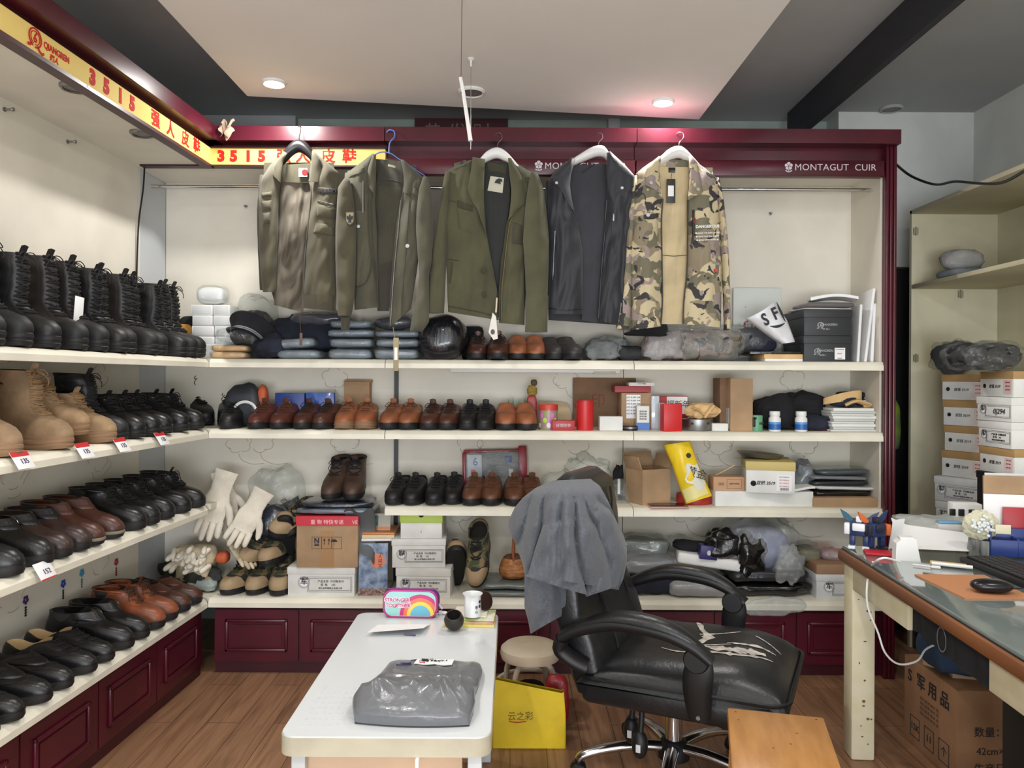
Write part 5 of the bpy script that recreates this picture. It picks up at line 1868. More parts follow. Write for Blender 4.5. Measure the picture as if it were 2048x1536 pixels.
# dark blue bagged clothes, papers, courier bag
o = lump('bagged_clothes', 'navy clothes in clear film behind the white courier bag', 'clothes', 1462, 1560, 652, T1 + .03, 3.44, .16, M_navy, bag=M_clear, crumple=.15, seed=16)
for k, (z0, h, u0, u1, lab, m) in enumerate([(0, .012, 1530, 1632, 'white magazine at the bottom of the pile beside the black shoe boxes', M_paper), (.012, .02, 1528, 1610, 'brown envelope in the pile beside the black shoe boxes', M_kraft), (.032, .012, 1500, 1628, 'black edged document pouch on top of the envelope pile', M_blackfilm)]):
    x0, x1 = px(u0, u1, 3.35)
    b = MB(); b.rbox(-(x1 - x0) / 2, (x1 - x0) / 2, -.1, .1, 0, h, .002)
    tag(b.obj(['magazine', 'envelope', 'document_pouch'][k], m, None, ((x0 + x1) / 2, 3.45, T1 + z0), (0, .0, .0)), lab, ['magazine', 'envelope', 'pouch'][k])
t = thing('courier_bag', 'white courier bag with big black SF letters leaning on the pouch', 'courier bag', AY(1550, 686, 3.33))
pn = Panel([(1494, 637), (1530, 664), (1563, 688)], [(1548, 603), (1574, 640), (1590, 682)], 3.36, .03, .006, 51, 0, top=(637, 603), bot=(688, 684))
b = MB(); b.shell(lambda s, q: pn.P(s, q), 20, 24, .025); b.obj('bag_body', mat('courier white', (226, 226, 230), .35), t, world=True, smooth=70)
for ch, uu, vv in (('S', 1531, 640), ('F', 1551, 628)):
    p = AY(uu, vv, pn.depth(uu, vv) - .008)
    letter(t, ch, .074, M_ink, p - t.location, (pi / 2, -.45, 0), bold=.002, sx=.75)
b = MB()
b.tube([AY(1540 + 30 * q / 12, 652 - 6 * (q / 12) + 4 * sin(pi * q / 12), 3.325 + .004 * q / 12) for q in range(13)], [.001 + .005 * sin(pi * q / 12) for q in range(13)], 6)
b.tube([AY(1553 + 18 * q / 12, 604 + 40 * (q / 12), 3.33) for q in range(13)], [.001 + .004 * sin(pi * q / 12) for q in range(13)], 6)
b.obj('swoosh', M_ink, t, world=True)
# two black shoe boxes
M_bbox = mat('black carton', (44, 46, 50), .5)
M_silp = mat('silver print', (176, 176, 178), .5)
for k, (z0, lab) in enumerate([(0, 'lower black shoe box with white sticker on the top shelf'), (.113, 'upper black shoe box with silver emblem on the top shelf')]):
    def pr(t, w, h, y, k=k):
        logo(t, Vector((-.032 if k else -.045, y - .001, h * .40)), .013, M_silp, 0)
        letter(t, 'QIANGREN', .014, M_silp, (.005 if k else -.012, y - .001, h * .42))
        letter(t, '强人', .009, M_silp, (.0 if k else -.016, y - .001, h * .25))
        if k == 0:
            b = MB(); b.box(.03, .075, y - .0012, y, .01, .06); lb = b.obj('sticker', M_paper, t)
            letter(lb, '3515 QIANGREN', .005, M_ink, (.052, y - .0018, .053))
            for q in range(5):
                pass
            b = MB()
            for q in range(9):
                b.box(.042 + q * .0022, .0432 + q * .0022, y - .0018, y - .0012, .013, .017)
            b.obj('barcode', M_ink, lb)
            letter(lb, '255(2.5)', .006, M_signred, (.05, y - .0018, .035))
            b = MB(); b.xf = Matrix.Translation((-.05, y, .055)) @ Matrix.Rotation(pi / 2, 4, 'X'); b.lathe([(.001, .0006), (.006, .0006), (.006, 0)], 14); b.obj('finger_hole', M_blackc, t)
    shoe_box(lab, UX(1663, 3.33) - .015, 3.46, T1 + z0, .205, .25, .112, .0 if k == 0 else .0, M_bbox, M_bbox, .034, 'black shoe boxes on the top shelf', pr)
zt = T1 + .226
for k, (nm, lab, cat, w, d, h, dx, dy, m, rz) in enumerate([('magazine', 'thin white magazine directly on the black shoe boxes', 'magazine', .22, .2, .008, -.02, 0, M_paper, .1), ('courier_bag', 'grey plastic courier bag on the magazine above the black boxes', 'courier bag', .215, .19, .028, .0, 0, film('grey brown film', (100, 96, 98), .3), .05)]):
    b = MB(); b.cushion(w, d, h, .2, .6, .03, 12, 60 + k, 36, 10)
    tag(b.obj(nm, m, None, (UX(1650, 3.4) + dx, 3.43 + dy, zt), (0, 0, rz), smooth=50), lab, cat)
    zt += h
b = MB(); b.shell(lambda s, q: Vector((.20 * (s - .5) + .03 * q, .17 * (q - .5), .012 + .012 * sin(pi * s) + .01 * q + .006 * sin(5 * q + 2 * s))), 14, 10, .012, (0, 0, 1))
tag(b.obj('paper_packet', M_paper, None, (UX(1662, 3.4), 3.43, zt - .008), (0, 0, -.1), smooth=50), 'white paper packet on top of the grey courier bag', 'packet')
for k, (u, vt, th, lab, lean) in enumerate([(1716, 608, .012, 'white envelope standing right against the black shoe boxes', .06), (1731, 575, .012, 'tallest white envelope standing beside the black shoe boxes', .12), (1744, 606, .014, 'white envelope third from the black shoe boxes', .05), (1757, 620, .02, 'greyish envelope standing nearest the right side panel', .0)]):
    Y = 3.35 + .01 * k
    h = hz(vt, u, Y) - T1
    b = MB(); b.rbox(-th / 2, th / 2, -.0, .2, 0, h, .003)
    tag(b.obj('envelope', M_paper if k < 3 else M_boxg, None, (UX(u, Y), Y, T1), (-.03, lean, -.12), smooth=50), lab, 'envelope', 'envelopes standing on the top shelf')
# yellow and black bag behind the corner boots
b = MB(); b.cushion(.1, .08, .2, .7, .7, .06, 10, 70)
t = thing('sport_bag', 'black and orange bag behind the last combat boot in the corner', 'bag', (UX(372, 3.52), 3.54, T1))
b.obj('bag_body', M_blackc, t)
b = MB(); b.cushion(.085, .02, .12, .7, .7, .04, 10, 71, c=(.0, -.042, .04)); b.obj('orange_panel', mat('orange nylon', (204, 146, 60), .6), t)

# ---- second shelf
o = lump('nylon_bag', 'dark nylon bag with white ring print and orange end on the second shelf', 'bag', 446, 520, 766, T2, 3.44, .14, mat('dark nylon', (44, 48, 54), .5, bump=.5, bscale=40), crumple=.1, seed=21, e=.4)
t = o
oe = lump('orange_pouch', 'orange pouch poking out behind the dark nylon bag', 'pouch', 512, 532, 768, T2, 3.46, .06, mat('orange nylon b', (190, 88, 50), .6), crumple=.1, seed=22)
b = MB(); b.xf = Matrix.Translation((.02, -.078, .07)) @ Matrix.Rotation(pi / 2, 4, 'X')
b.tube([(.05 * cos(a), .045 * sin(a), 0) for a in [.3 + 2.6 * k / 18 for k in range(19)]], .007, 6)
b.obj('white_ring', M_white, t)
M_bluef = mat('wrapped blue card', (60, 96, 170), .12, coat=.8, bump=.6, bscale=20)
t, w, d, h = bx('blue_box', 'plain royal blue box with white horse emblem behind the brown shoes', 'box', 550, 609, 786, T2, 3.50, .06, M_blueb, 'blue boxes', part='carton')
b = MB(); b.prism([(-.012, .0), (-.004, .006), (-.006, .016), (.0, .02), (.004, .03), (.01, .028), (.008, .018), (.016, .012), (.008, .008), (.012, -.006), (.004, .002), (-.006, -.004)], -.0012, 0)
b.v = [q + Vector((-.012, -.0302, .1)) for q in b.v]
b.obj('emblem', M_white, t, smooth=0)
letter(t, 'polo', .02, M_white, (.005, -.0312, .075))
bx('blue_box', 'glossy film wrapped blue box right of the plain blue box', 'box', 612, 668, 785, T2, 3.50, .06, M_bluef, 'blue boxes')
t, w, d, h = bx('cardboard_box', 'small worn cardboard box behind the tan shoes on the second shelf', 'cardboard box', 688, 739, 763, T2, 3.56, .06, M_card, part='carton')
b = MB(); b.rbox(-w / 2 - .004, w / 2 + .004, -.005, .03, h - .006, h + .008, .003); b.obj('open_flap', M_card, t)

# green leaves
t = thing('plastic_grass', 'green spiky plastic leaves standing behind the orange loafers', 'plastic leaves', (UX(1040, 3.52), 3.56, T2))
for k, uu in enumerate((1017, 1026, 1037, 1050)):
    b = MB(); x = UX(uu, 3.56) - t.location.x
    b.prism([(x - .015, 0), (x + .015, 0), (x + .017, .07), (x + .006, .1), (x + .002, .135 + .012 * (k % 2)), (x - .006, .1), (x - .016, .08)], -.004, .004)
    b.obj('leaf', mat('leaf green', (40, 140, 92), .4), t)
t = thing('snack_bag', 'red packet with dry twigs poking out behind the flower tin', 'packet', (UX(1064, 3.5), 3.52, T2))
b = MB(); b.cushion(.05, .03, .15, .4, .4, .06, 14, 80); b.obj('packet', mat('packet red', (150, 36, 40), .4), t)
b = MB(); b.cushion(.046, .03, .05, .8, .8, .2, 40, 81, c=(0, 0, .145)); b.obj('contents', mat('dry herb', (126, 106, 60), .9, rgb2=(180, 150, 60), vscale=90), t)
b = MB(); b.cushion(.03, .02, .03, .8, .8, .2, 40, 82, c=(.01, 0, .19)); b.obj('twig_top', mat('dry brown', (92, 74, 56), .9), t)
b = MB(); b.prism([(-.075, 0), (.075, 0), (.08, .06), (.06, .11), (.03, .118), (-.075, .122)], 0, .006)
tag(b.obj('backing_card', mat('beige card', (196, 176, 142), .8), None, (UX(1110, 3.58), 3.6, T2), smooth=0), 'beige card with a rounded corner leaning behind the flower tin', 'card')
t = thing('flower_tin', 'round tin with red lid and flower print on the second shelf', 'tin', (UX(1097, 3.42), 3.42, T2))
b = MB(); b.lathe([(.041, 0), (.041, .088)], 32); b.obj('tin_body', mat('flower print', (130, 168, 70), .35, rgb2=(190, 90, 170), vscale=38), t)
b = MB(); b.lathe([(.043, .086), (.043, .108), (.040, .112), (.001, .112)], 32); b.obj('lid', mat('lid red', (196, 62, 50), .3), t)
for k in range(7):
    a = -pi / 2 + (k - 3) * .38
    b = MB(); b.xf = Matrix.Translation((.0415 * cos(a), .0415 * sin(a), .02 + .022 * ((k * 2) % 3))) @ Matrix.Rotation(a, 4, 'Z') @ Matrix.Rotation(pi / 2, 4, 'Y')
    b.cushion(.024, .02, .002, 1, 1, .15, 60, k, 12, 6)
    b.obj('flower_print', mat('petal %d' % (k % 3), [(226, 214, 224), (206, 120, 190), (176, 206, 90)][k % 3], .4), t)
t, w, d, h = bx('cigarette_box', 'flat red box with gold lettering in front of the flower tin', 'box', 1105, 1150, 841, T2, 3.34, .07, mat('red card', (176, 38, 46), .4), part='carton')
letter(t, '好想你枣', .016, M_sil, (0, -d / 2 - .001, h * .5))
t = thing('tea_caddy', 'plain red cylinder tea caddy on the second shelf', 'tin', (UX(1171, 3.36), 3.38, T2))
b = MB(); b.lathe([(.036, 0), (.037, .004), (.037, .125)], 32); b.obj('tin_body', M_red, t)
b = MB(); b.lathe([(.0375, .124), (.0375, .131), (.034, .134), (.001, .134)], 32); b.obj('lid', mat('lid dull red', (166, 40, 42), .4), t)
o, w, d, h = bx('cardboard_sheet', 'large brown cardboard sheet leaning on the back panel behind the tea caddy', 'cardboard sheet', 1146, 1272, 756, T2, 3.61, .012, mat('dark cardboard', (128, 98, 74), .85, var=.06))
letter(o, '印', .07, mat('carton red', (130, 70, 56), .8), (-.03, -.0075, .12))
bx('white_box', 'small plain white box in front of the cardboard sheet', 'box', 1200, 1246, 833, T2, 3.35, .06, M_boxw)
t = thing('shoe_polish', 'flat round black tin at the shelf joint', 'tin', (UX(1262, 3.36), 3.38, T2))
b = MB(); b.lathe([(.033, 0), (.034, .016), (.032, .02), (.001, .02)], 28); b.obj('tin_body', M_black, t)
b = MB(); b.lathe([(.0345, .009), (.0355, .01), (.0355, .015), (.0345, .016)], 28, cap0=False, cap1=False); b.obj('lid_rim', M_steel, t)
t, w, d, h = bx('cardboard_box', 'cardboard box with white shipping label behind the blue and white pill box', 'cardboard box', 1243, 1303, 786, T2, 3.46, .12, M_card, part='carton')
b = MB(); b.box(-.045, .018, -d / 2 - .0012, -d / 2, h * .3, h * .95); lb = b.obj('shipping_label', M_paper, t)
for q in range(6):
    letter(lb, 'A5Z 4L-801 K48', .009, M_ink, (-.014, -d / 2 - .002, h * (.88 - .09 * q)))
zb = hz(785, 1270, 3.46)
t, w, d, h = bx('red_book', 'dusty red box lying on the labelled cardboard box', 'box', 1230, 1302, 772, zb, 3.46, .12, mat('dusty red', (160, 66, 70), .6), part='carton')
t2, w, d, h = bx('white_box', 'flat white box on top of the dusty red box', 'box', 1258, 1309, 765, hz(772, 1270, 3.46), 3.46, .08, M_boxw, part='carton')
letter(t2, 'UTG WIRE', .008, M_ink, (0, -.041, .01))
t, w, d, h = bx('pill_box', 'white and blue medicine box in front of the labelled cardboard box', 'box', 1274, 1299, 812, T2, 3.38, .04, M_boxw, part='carton')
b = MB(); b.box(-w / 2 - .0005, w / 2 + .0005, -d / 2 - .0008, -d / 2, .002, .034); lb = b.obj('blue_band', mat('medicine blue', (44, 104, 180), .4), t)
for q in range(4):
    letter(t, '铁皮石斛', .008, M_ink, (0, -d / 2 - .001, .05 + .011 * q))
bx('blister_pack', 'clear and white blister pack beside the medicine box', 'packet', 1303, 1319, 792, T2, 3.44, .03, mat('milky plastic', (190, 198, 206), .2, coat=.5))
t, w, d, h = bx('desk_calendar', 'red and white calendar with brush writing leaning behind the red box', 'calendar', 1319, 1376, 792, T2, 3.52, .03, mat('calendar red', (176, 44, 50), .5), rz=-.06, part='cover')
b = MB(); b.box(-.03, w / 2 - .002, -d / 2 - .0012, -d / 2, h * .45, h - .003); lb = b.obj('paper_field', M_paper, t)
letter(lb, '福新年', .035, M_ink, (.018, -d / 2 - .002, h * .74), shear=.2)
bx('red_box', 'bright red upright box in front of the calendar', 'box', 1326, 1364, 808, T2, 3.33, .06, M_red, rz=.12)
bx('ink_bottle_box', 'narrow white and dark packet left of the red upright box', 'packet', 1318, 1330, 806, T2, 3.43, .03, M_boxg)
t = thing('metal_tin', 'round metal tin under the crumpled paper bag on the second shelf', 'tin', (UX(1398, 3.38), 3.41, T2))
b = MB(); b.lathe([(.064, 0), (.066, .003), (.066, .042)], 36); b.obj('tin_body', M_steel, t)
b = MB(); b.lathe([(.068, .04), (.068, .05), (.062, .052), (.001, .052)], 36); b.obj('lid', M_steel, t)
for sx in (-1, 1):
    b = MB(); b.xf = Matrix.Translation((sx * .035, -.058, .028)); b.cushion(.01, .008, .01, 1, 1); b.obj('rivet', M_black, t)
b = MB(); b.cushion(.15, .12, .07, .8, .8, .3, 22, 91, 44, 20)
t = thing('paper_bag', 'crumpled kraft paper bag lying on the round metal tin', 'paper bag', (UX(1405, 3.38), 3.41, T2 + .052))
b.obj('bag_body', M_kraft, t, smooth=45)
for k, (p0, p1) in enumerate([((-.05, -.05, .05), (.0, -.07, .02)), ((.04, -.06, .06), (-.0, -.07, .01))]):
    b = MB(); b.tube(smooth_path([p0, ((p0[0] + p1[0]) / 2, p0[1] - .012, (p0[2] + p1[2]) / 2 + .006), p1], 8), .011, 8, ry=.004); b.obj('paper_fold', M_kraft, t)
bx('white_box', 'tiny white box between the metal tin and the tall carton', 'box', 1425, 1457, 847, T2, 3.36, .05, M_boxw)
t, w, d, h = bx('tall_carton', 'tall plain cardboard box on the second shelf beside the green tin', 'cardboard box', 1461, 1506, 757, T2, 3.36, .16, M_card, part='carton')
b = MB(); b.box(-w / 2 - .0012, -w / 2, -.06, .0, .01, .1); b.obj('side_label', M_boxg, t)
bx('tall_carton', 'darker cardboard box standing behind the tall plain carton', 'cardboard box', 1440, 1462, 756, T2, 3.42, .12, mat('dark cardboard', (128, 98, 74), .85))
t = thing('green_tin', 'small mint green tin with black blotches beside the tall carton', 'tin', (UX(1516, 3.36), 3.38, T2))
b = MB(); b.lathe([(.026, 0), (.027, .003), (.027, .066), (.025, .07), (.001, .07)], 28); b.obj('tin_body', mat('mint tin', (98, 158, 120), .4), t)
b = MB(); b.xf = Matrix.Translation((.0, -.0262, 0)); b.rbox(.004, .024, -.001, .012, .03, .04, .0008); b.rbox(-.022, -.012, -.0, .012, .02, .06, .0008); b.rbox(-.02, .005, -.0, .012, .052, .062, .0008); b.obj('black_blotch', M_black, t)
o = lump('black_clothes', 'black clothes heaped behind the two pill bottles', 'clothes', 1520, 1600, 790, T2, 3.42, .16, M_blackc, crumple=.2, cs=14, seed=23)
o = lump('black_clothes', 'black clothes heaped higher left of the magazine pile', 'clothes', 1570, 1655, 784, T2, 3.47, .14, M_blackc, crumple=.2, cs=14, seed=24)
o = lump('black_pouch', 'flat black pouch right of the second pill bottle', 'pouch', 1608, 1664, 830, T2, 3.38, .12, M_navy, crumple=.12, seed=25)
for k, uu in enumerate((1553, 1606)):
    t = thing('pill_bottle', 'white pill bottle with blue label, the %s the mint green tin' % ('one nearer' if k == 0 else 'one farther from'), 'bottle', (UX(uu, 3.35), 3.37, T2), group='pill bottles on the second shelf')
    b = MB(); b.lathe([(.024, 0), (.026, .004), (.026, .056), (.02, .066), (.018, .07)], 28); b.obj('bottle', M_white, t)
    b = MB(); b.lathe([(.0215, .068), (.0225, .07), (.0225, .086), (.021, .088), (.001, .088)], 28); b.obj('cap', M_white, t)
    b = MB(); b.lathe([(.0264, .008), (.0264, .032)], 28, cap0=False, cap1=False); b.obj('label_band', mat('bottle blue', (40, 94, 170), .4), t)
    b = MB(); b.lathe([(.0264, .032), (.0264, .042)], 28, cap0=False, cap1=False); b.obj('label_band', mat('bottle light blue', (90, 150, 206), .4), t)
zz = T2
for k in range(9):
    h = .0095 + .002 * ((k * 7) % 3)
    x0, x1 = px(1667 + (k * 5) % 7 - 3, 1755 - (k * 3) % 5, 3.36)
    b = MB(); b.rbox(-(x1 - x0) / 2, (x1 - x0) / 2, -.1, .1, 0, h - .0008, .0015)
    tag(b.obj('magazine', mat('magazine edge %d' % (k % 3), [(214, 216, 212), (196, 200, 196), (226, 226, 222)][k % 3], .7), None, ((x0 + x1) / 2, 3.47, zz), (0, 0, .0)), 'magazine in the pale pile at the right end, %s from the bottom' % ORD[k], 'magazine', 'magazines piled on the second shelf')
    zz += h
zz0 = T2
for k in range(5):
    h = .013
    x0, x1 = px(1622 + 6 * ((k * 2) % 3), 1666, 3.40)
    b = MB(); b.rbox(-(x1 - x0) / 2, (x1 - x0) / 2, -.09, .09, 0, h - .001, .002)
    tag(b.obj('notebook', [M_wine_d, M_navy, mat('grey cover', (120, 120, 124), .6)][k % 3], None, ((x0 + x1) / 2, 3.5, zz0)), 'dark notebook left of the pale magazine pile, %s from the bottom' % ORD[k], 'notebook', 'dark notebooks beside the magazines')
    zz0 += h
t = thing('paper_visor', 'kraft paper sleeve with dark inside on the magazine pile', 'paper sleeve', (UX(1690, 3.4), 3.42, zz))
b = MB(); b.shell(lambda s, q: Vector((.09 * cos(2.6 * s + .2), -.05 * sin(2.6 * s + .2) + .02, .02 + .055 * q * (1 - .5 * s) + .01 * sin(4 * s))), 18, 6, .003); b.obj('sleeve', M_kraft, t, smooth=60)
b = MB(); b.cushion(.12, .08, .06, .8, .8, .15, 14, 95, c=(.0, .01, 0)); b.obj('dark_inside', M_navy, t)
t = thing('paper_band', 'folded kraft paper band lying at the front of the magazine pile', 'paper band', (UX(1722, 3.37), 3.39, zz))
b = MB(); b.tube(smooth_path([(-.06, 0, .012), (-.02, -.01, .03), (.02, 0, .022), (.045, .01, .014), (.03, .02, .008)], 16), .02, 10, ry=.008); b.obj('band', M_kraft, t)
for k, (dx, dz, lab) in enumerate([(.02, .07, 'upper'), (.05, .04, 'lower')]):
    t = thing('bagged_belt', '%s dark bagged cloth with a white tag at the back of the magazine pile' % lab, 'bagged cloth', (UX(1700, 3.5) + dx, 3.52, zz + dz - .03))
    b = MB(); b.cushion(.13, .1, .03, .4, .6, .08, 14, 97 + k); b.obj('cloth', M_blackc, t)
    b = MB(); b.rbox(-.02, .02, -.052, -.048, .012, .022, .001); b.obj('tag', M_paper, t)

# ---- third shelf
t = thing('packed_shirt', 'grey shirt in a red edged plastic pack leaning on the back panel', 'packed shirt', (UX(990, 3.57), 3.585, T3), rot=(-.06, -.03, 0))
b = MB(); b.rbox(-.135, .135, -.012, .012, .006, .215, .008); b.obj('folded_shirt', mat('shirt grey', (118, 122, 120), .8, bump=.3), t)
b = MB()
b.rbox(.115, .155, -.018, .018, -.0, .235, .006); b.rbox(-.14, .12, -.016, .016, .208, .222, .005); b.rbox(-.145, -.128, -.016, .016, 0, .21, .005)
b.obj('red_edge', mat('pack red', (150, 30, 42), .3), t)
b = MB(); b.cushion(.275, .042, .222, .25, .3, .02, 12, 101, 44, 16); b.obj('plastic_cover', M_clear, t, smooth=60)
b = MB(); b.rbox(-.122, -.055, -.015, -.013, .02, .2, .0008); ins = b.obj('insert_card', mat('insert pale', (196, 200, 208), .5), t)
letter(ins, '6', .05, M_blueb, (-.085, -.016, .165), bold=.001)
b = MB(); b.box(-.105, -.085, -.0165, -.015, .03, .13); b.obj('red_strip', M_red, ins)
b = MB(); b.rbox(.055, .085, -.015, -.013, .16, .19, .0008); b.obj('blue_mark', M_blueb, t)
b = MB(); b.rbox(.07, .09, -.015, -.013, .08, .13, .0008); b.obj('paper_tag', M_boxg, t)
for k, (u0, u1, vt, Y, lab) in enumerate([(1085, 1160, 945, 3.5, 'crumpled clear plastic bag on the middle shelf left of the coat'), (1130, 1225, 912, 3.56, 'larger clear plastic bag standing behind the office chair back'), (1222, 1262, 960, 3.4, 'clear plastic scraps right of the chair back')]):
    lump('plastic_bag', lab, 'plastic bag', u0, u1, vt, T3, Y, .08, M_clear, crumple=.28, cs=20, seed=110 + k)
o = lump('black_strap_bundle', 'black straps and buckles bundled behind the chair back', 'straps', 1228, 1250, 935, T3, 3.5, .06, M_blackc, crumple=.3, cs=40, seed=114)
b = MB(); b.rbox(-.006, .006, -.002, .002, 0, .07, .001); b.obj('strap_tag', M_paper, o, (0, -.03, .03))
# open carton
Y = 3.36
x0, x1 = px(1258, 1342, Y)
w = .15
t = thing('open_carton', 'open cardboard box with raised flaps beside the yellow pouch', 'cardboard box', (UX(1300, 3.42), 3.46, T3), radians(26))
b = MB()
for (a, c, d, e) in ((-.075, .075, -.065, -.06), (-.075, .075, .06, .065), (-.075, -.07, -.06, .06), (.07, .075, -.06, .06)):
    b.box(a, c, d, e, 0, .155)
b.box(-.07, .07, -.06, .06, 0, .006)
b.obj('carton', M_card, t)
b = MB(); b.xf = Matrix.Translation((0, .065, .155)) @ Matrix.Rotation(-.25, 4, 'X'); b.rbox(-.075, .075, -.003, .002, 0, .07, .001); b.obj('flap', M_card, t)
b = MB(); b.xf = Matrix.Translation((-.075, 0, .155)) @ Matrix.Rotation(-.35, 4, 'Y'); b.rbox(-.003, .002, -.06, .06, 0, .06, .001); b.obj('flap', M_card, t)
b = MB(); b.xf = Matrix.Translation((.075, 0, .155)) @ Matrix.Rotation(.3, 4, 'Y'); b.rbox(-.003, .002, -.06, .06, 0, .06, .001); b.obj('flap', M_card, t)
b = MB(); b.box(.0752, .0762, -.05, -.005, .05, .12); lb = b.obj('side_label', M_paper, t)
t = thing('tablet', 'black tablet with pink edge lying at the shelf front below the open box', 'tablet', (UX(1338, 3.33), 3.355, T3), .05)
b = MB(); b.rbox(-.085, .085, -.05, .05, 0, .006, .003); b.obj('back_shell', mat('salmon pink', (226, 150, 140), .4), t)
b = MB(); b.rbox(-.081, .081, -.046, .046, .006, .0075, .0006); b.obj('screen', mat('screen black', (18, 20, 24), .12), t)
# yellow pouch
t = thing('yellow_pouch', 'yellow pouch with white flower print leaning against the box on the middle shelf', 'pouch', AY(1395, 1000, 3.35))
pn = Panel([(1327, 890), (1345, 930), (1362, 980), (1372, 1006)], [(1381, 882), (1393, 920), (1410, 960), (1424, 990)], 3.37, .03, .004, 61, .0, top=(890, 882), bot=(1008, 992))
M_yel = mat('pouch yellow', (238, 204, 40), .35, bump=.2, bscale=30)
b = MB(); b.shell(lambda s, q: pn.P(s, q), 22, 30, .02); pb_ = b.obj('pouch_body', M_yel, t, world=True, smooth=70)
b = MB()
fl = []
for k in range(26):
    a = 2 * pi * k / 26
    r = 1 + .18 * sin(5 * a)
    u, v = 1393 + 22 * r * cos(a) + 6 * sin(a), 952 + 26 * r * sin(a)
    fl.append((min(u, pn.R(v) - 2), v))
c0 = b.add(AY(1393, 952, pn.depth(1393, 952) - .004))
fi = [b.add(AY(u, v, pn.depth(u, v) - .004)) for u, v in fl]
for k in range(26):
    b.face((c0, fi[k], fi[(k + 1) % 26]))
b.obj('white_flower', mat('pouch white', (226, 224, 210), .4), t, world=True)
b = MB()
q0 = [(1364, 980), (1408, 962), (1423, 990), (1373, 1005)]
b.grid(lambda s, q: AY(q0[0][0] + (q0[1][0] - q0[0][0]) * s + (q0[3][0] - q0[0][0]) * q, q0[0][1] + (q0[1][1] - q0[0][1]) * s + (q0[3][1] - q0[0][1]) * q, pn.depth(q0[0][0] + (q0[1][0] - q0[0][0]) * s + (q0[3][0] - q0[0][0]) * q, q0[0][1] + (q0[1][1] - q0[0][1]) * s + (q0[3][1] - q0[0][1]) * q) - .003), 10, 8)
b.obj('pale_panel', mat('pouch cream', (232, 222, 150), .4), t, world=True)
p = AY(1393, 947, pn.depth(1393, 947) - .008); letter(t, '黄金', .045, M_ink, p - t.location, (pi / 2, .3, 0))
b = MB(); p = AY(1377, 911, pn.depth(1377, 911) - .002); b.xf = Matrix.Translation(p) @ Matrix.Rotation(pi / 2, 4, 'X'); b.lathe([(.001, .001), (.011, .001), (.011, 0)], 20, cap1=False); b.obj('black_seal', M_ink, t, world=True)
t = thing('tape_roll', 'red tape roll lying behind the yellow pouch', 'tape', (UX(1392, 3.44), 3.46, T3))
b = MB(); b.lathe([(.05, 0), (.078, 0), (.08, .004), (.08, .036), (.078, .04), (.05, .04), (.05, 0)], 32, cap0=False, cap1=False); b.obj('tape', mat('tape red', (170, 50, 46), .4), t)
# boxes right of the pouch
t, w, d, h = bx('white_box', 'long flat white box lying under the shoe box and small carton', 'box', 1432, 1628, 983, T3, 3.36, .2, M_boxw, part='carton')
zb = T3 + h
t, w, d, h2 = bx('small_carton', 'small brown carton on the flat white box', 'cardboard box', 1428, 1491, 954, zb, 3.38, .09, mat('pink brown carton', (190, 150, 116), .8), part='carton')
rule(t, -.01, .055, .008, h2 - .01, -d / 2, w=.001)
letter(t, '(I)(I)', .014, M_ink, (-.035, -d / 2 - .0008, h2 * .5))
letter(t, '200*150*60', .009, M_ink, (.022, -d / 2 - .0008, h2 * .5))


def pr_(t, w, h, y):
    b = MB(); b.xf = Matrix.Translation((-.07, y, .04)) @ Matrix.Rotation(pi / 2, 4, 'X'); b.lathe([(.001, .001), (.012, .001), (.012, 0)], 18); b.obj('finger_hole', M_blackc, t)
    letter(t, '双钱 3519', .018, M_ink, (-.02, y - .001, .042), shear=.2, bold=.0004)
    b = MB(); b.box(.025, w / 2 - .012, y - .001, y, .01, .078); lb = b.obj('sticker', M_paper, t)
    for q in range(4):
        letter(lb, '3519 255(2.5)', .007, M_signred if q else M_ink, (.056, y - .0016, .07 - q * .013))
    b = MB()
    for q in range(12):
        b.box(.04 + q * .003, .0416 + q * .003, y - .0018, y - .001, .013, .024)
    b.obj('barcode', M_ink, lb)


M_kl = mat('kraft lid', (196, 178, 112), .6)
sb_ = shoe_box('white shoe box with tan lid and black 3519 print on the flat white box', UX(1552, 3.38) - .02, 3.43, zb, .20, .24, .135, radians(-12), M_kl, M_boxw, .038, None, pr_)
b = MB(); b.lathe([(.03, .0), (.085, .002), (.1, .016), (.103, .02), (.098, .02), (.08, .008), (.001, .006)], 32)
tag(b.obj('steel_plate', M_steel, None, (UX(1535, 3.4) - .01, 3.47, zb + .138), (.0, .08, 0)), 'shallow steel plate on the tan lidded shoe box', 'plate')
o = lump('plastic_bag', 'crumpled clear bag with dark contents on the tan lidded shoe box', 'plastic bag', 1478, 1530, 918, zb + .136, 3.37, .09, M_clear, crumple=.25, cs=22, seed=120)
b = MB(); b.shell(lambda s, q: Vector((.2 * (s - .5), -.07 + .14 * q, .002 + .012 * s * s + .003 * sin(9 * s))), 12, 6, .01, (0, 0, 1))
tag(b.obj('papers', M_paper, None, (UX(1585, 3.345), 3.415, zb), (0, 0, .05)), 'loose white papers hanging over the front of the flat white box', 'papers')
b = MB(); b.tube(smooth_path([AY(1400, 985, 3.5), AY(1400, 960, 3.52), AY(1432, 950, 3.45), AY(1470, 930, 3.4)], 16), .0025, 6)
tag(b.obj('twine', M_kraft, None, AY(1432, 950, 3.45), world=True), 'pale cord running from the pouch to the tan lidded box', 'cord')
t, w, d, h = bx('cardboard_tray', 'flat cardboard tray under the grey plastic garment packs', 'cardboard tray', 1628, 1756, 996, T3, 3.35, .2, M_card, part='tray')
zb = T3 + h
